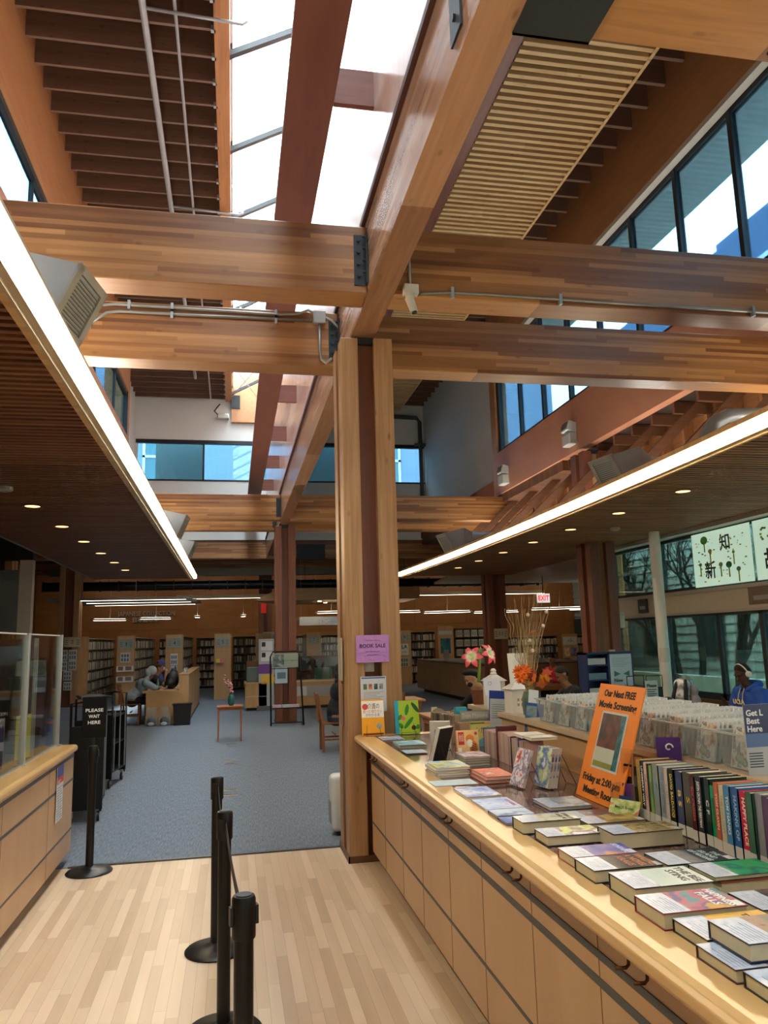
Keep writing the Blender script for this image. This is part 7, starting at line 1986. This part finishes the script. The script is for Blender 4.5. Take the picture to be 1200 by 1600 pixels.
MB().lathe([(.05, 0), (.07, .015), (.07, .045)], 18).build('body', M('b4aea4', .5), t)
t = thing('sprinkler_pipe', 'thick sprinkler pipe running under the roof joists', 'pipe', (-1.15, 3, 9.62))
MB().cyl((0, 0, 0), (0, 19.6, 0), .045, n=10).build('main_pipe', galv, t, smooth=True)
MB().box(-.07, 2.9, -.05, .07, 3.05, .08).build('coupling', M('6a6c68', .5, .4), t)
for y_ in (5.8, 10.3, 15.0): MB().tube([(0, y_, 0), (1.22, y_, -.06), (1.28, y_, -.02), (1.28, y_, .25)], .022, 8).build('branch_pipe', galv, t, smooth='all')
t = thing('sprinkler_pipe', 'thin conduit beside the thick pipe under the roof joists', 'pipe', (-.76, 3, 9.64))
MB().cyl((0, 0, 0), (0, 21.6, 0), .022, n=8).build('pipe', galv, t, smooth=True)
t = thing('wall_speaker', 'white wall fitting with a cable under the roof on the end wall', 'speaker', (-.35, 24.85, 9.1))
MB().rbox(-.2, -.1, -.06, .18, .12, .10, .03).build('body', M('c4c8c0', .5), t)
MB().tube([(-.15, 0, .05), (-.3, 0, .2), (-.12, .02, .45)], .02, 6).build('cable', black_pl, t)
t = thing('drain_pipe', 'grey pipe bending down beside the end wall windows', 'pipe', (6.25, 24.8, 5.1))
MB().tube([(0, 0, 0), (.0, 0, 4.0), (-.1, 0, 4.15), (-1.8, 0, 4.2)], .07, 10).build('pipe', M('4c5050', .5, .3), t, smooth='all')
MB().cyl((-.2, 0, 3.2), (.2, 0, 3.2), .06, n=10).build('valve', M('5c6060', .5, .3), t)
# exit sign
t = thing('exit_sign', 'hanging EXIT sign with red letters', 'sign', (9.2, 22.0, 2.74))
MB().box(-.2, -.02, 0, .2, .02, .27).build('housing', EMIT('exit_face', (.85, .85, .85), .55), t)
text('lettering', 'EXIT', .21, EMIT('exit_red', hexc('e0202a'), 1.0), t, at(0, -.022, .13) @ FACE_S, .002, width=.34, bold=.006)
MB().cyl((0, 0, .27), (0, 0, 2.15), .012, n=6).build('stem', steel_dark, t)
# window art
def art(label, y0, y1, z0, z1):
    t = thing('window_painting', label, 'painting', (7.06, (y0+y1)/2, z0))
    h = (y1-y0)/2; H_ = z1-z0
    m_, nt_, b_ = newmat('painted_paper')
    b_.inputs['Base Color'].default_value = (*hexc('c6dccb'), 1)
    b_.inputs['Emission Color'].default_value = (*hexc('b8d8c4'), 1); b_.inputs['Emission Strength'].default_value = .45  # the paper glows by itself, brightness added as emission
    MB().box(-.004, -h, 0, 0, h, H_).build('sheet', m_, t)
    return t, h, H_
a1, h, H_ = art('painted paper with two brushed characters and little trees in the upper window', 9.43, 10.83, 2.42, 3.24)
def fw(y_, z_): return at(-.006, y_, z_) @ FACE_W
text('brush_character', '知', .26, M('15180f'), a1, fw(-.12, .60), .001, bold=.004)
text('brush_character', '新', .28, M('15180f'), a1, fw(.28, .22), .001, bold=.004)
q = MB(); rr = random.Random(5)
for k in range(60): 
    c = Vector((-.006, rr.uniform(-.6, .6), rr.uniform(.05, .7))); q.ball(c, rr.uniform(.008, .022), n=6, sz=(.15, 1.5, .6))
q.build('yellow_dabs', M('b8c04a', .7), a1)
for (y_, z_, r_, c_) in ((.38, .70, .09, '5fa04a'), (-.17, .28, .07, '2f9a5a'), (.52, .34, .04, '6ab87a'), (.02, .30, .05, '9ac87a'), (.25, .52, .05, 'b0cc6a'), (-.38, .2, .05, '8ac08a'), (-.3, .45, .035, 'c0cc5a')):
    MB().ball((-.006, y_, z_), r_, n=12, sz=(.04, 1, .7)).build('green_crown', M(c_, .7), a1)
    MB().box(-.008, y_-.015, z_-.18, -.006, y_+.015, z_-.03).build('trunk', M('a8b84a', .7), a1)
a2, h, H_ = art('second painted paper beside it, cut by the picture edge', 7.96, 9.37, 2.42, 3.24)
text('brush_character', '故', .30, M('15180f'), a2, fw(.38, .25), .001, bold=.006)
q = MB()
for k in range(14): q.ball((-.006, .35+.2*cos(k), .62+.08*sin(k*2)), .03, n=6, sz=(.1, 1, .6))
q.build('leaf_dabs', M('9ab85a', .7), a2)
for i, (y_, w_, c_) in enumerate(((12.5, .3, '17181a'), (12.0, .12, '1a1c20'), (9.35, .55, '6a5548'), (8.75, .25, '15171a'))):
    o = thing('band_picture', ['small black picture on the cream band by the last window', 'narrow dark picture on the cream band beside the post', 'brown panorama picture on the cream band', 'dark picture beside the brown panorama'][i], 'picture', (7.09, y_, 2.10))
    MB().box(-.02, -w_/2, 0, 0, w_/2, .24).build('print', M(c_, .4), o)
    MB().box(-.024, -w_*.3, .06, -.02, w_*.3, .12).build('figures', M('8a8a84', .5), o)
t = thing('column_fitting', 'pale wall telephone on the thick timber column', 'telephone', (6.55, 12.4, 1.85))
MB().rbox(-.06, -.12, 0, .05, -.0, .26, .01).build('body', M('b9b6aa', .5), t)
t = thing('column_notice', 'small cream notice low on the thick timber column', 'notice', (6.28, 12.22, 1.25))
MB().box(-.06, -.004, 0, .06, 0, .24).build('sheet', M('b9a890', .5), t)
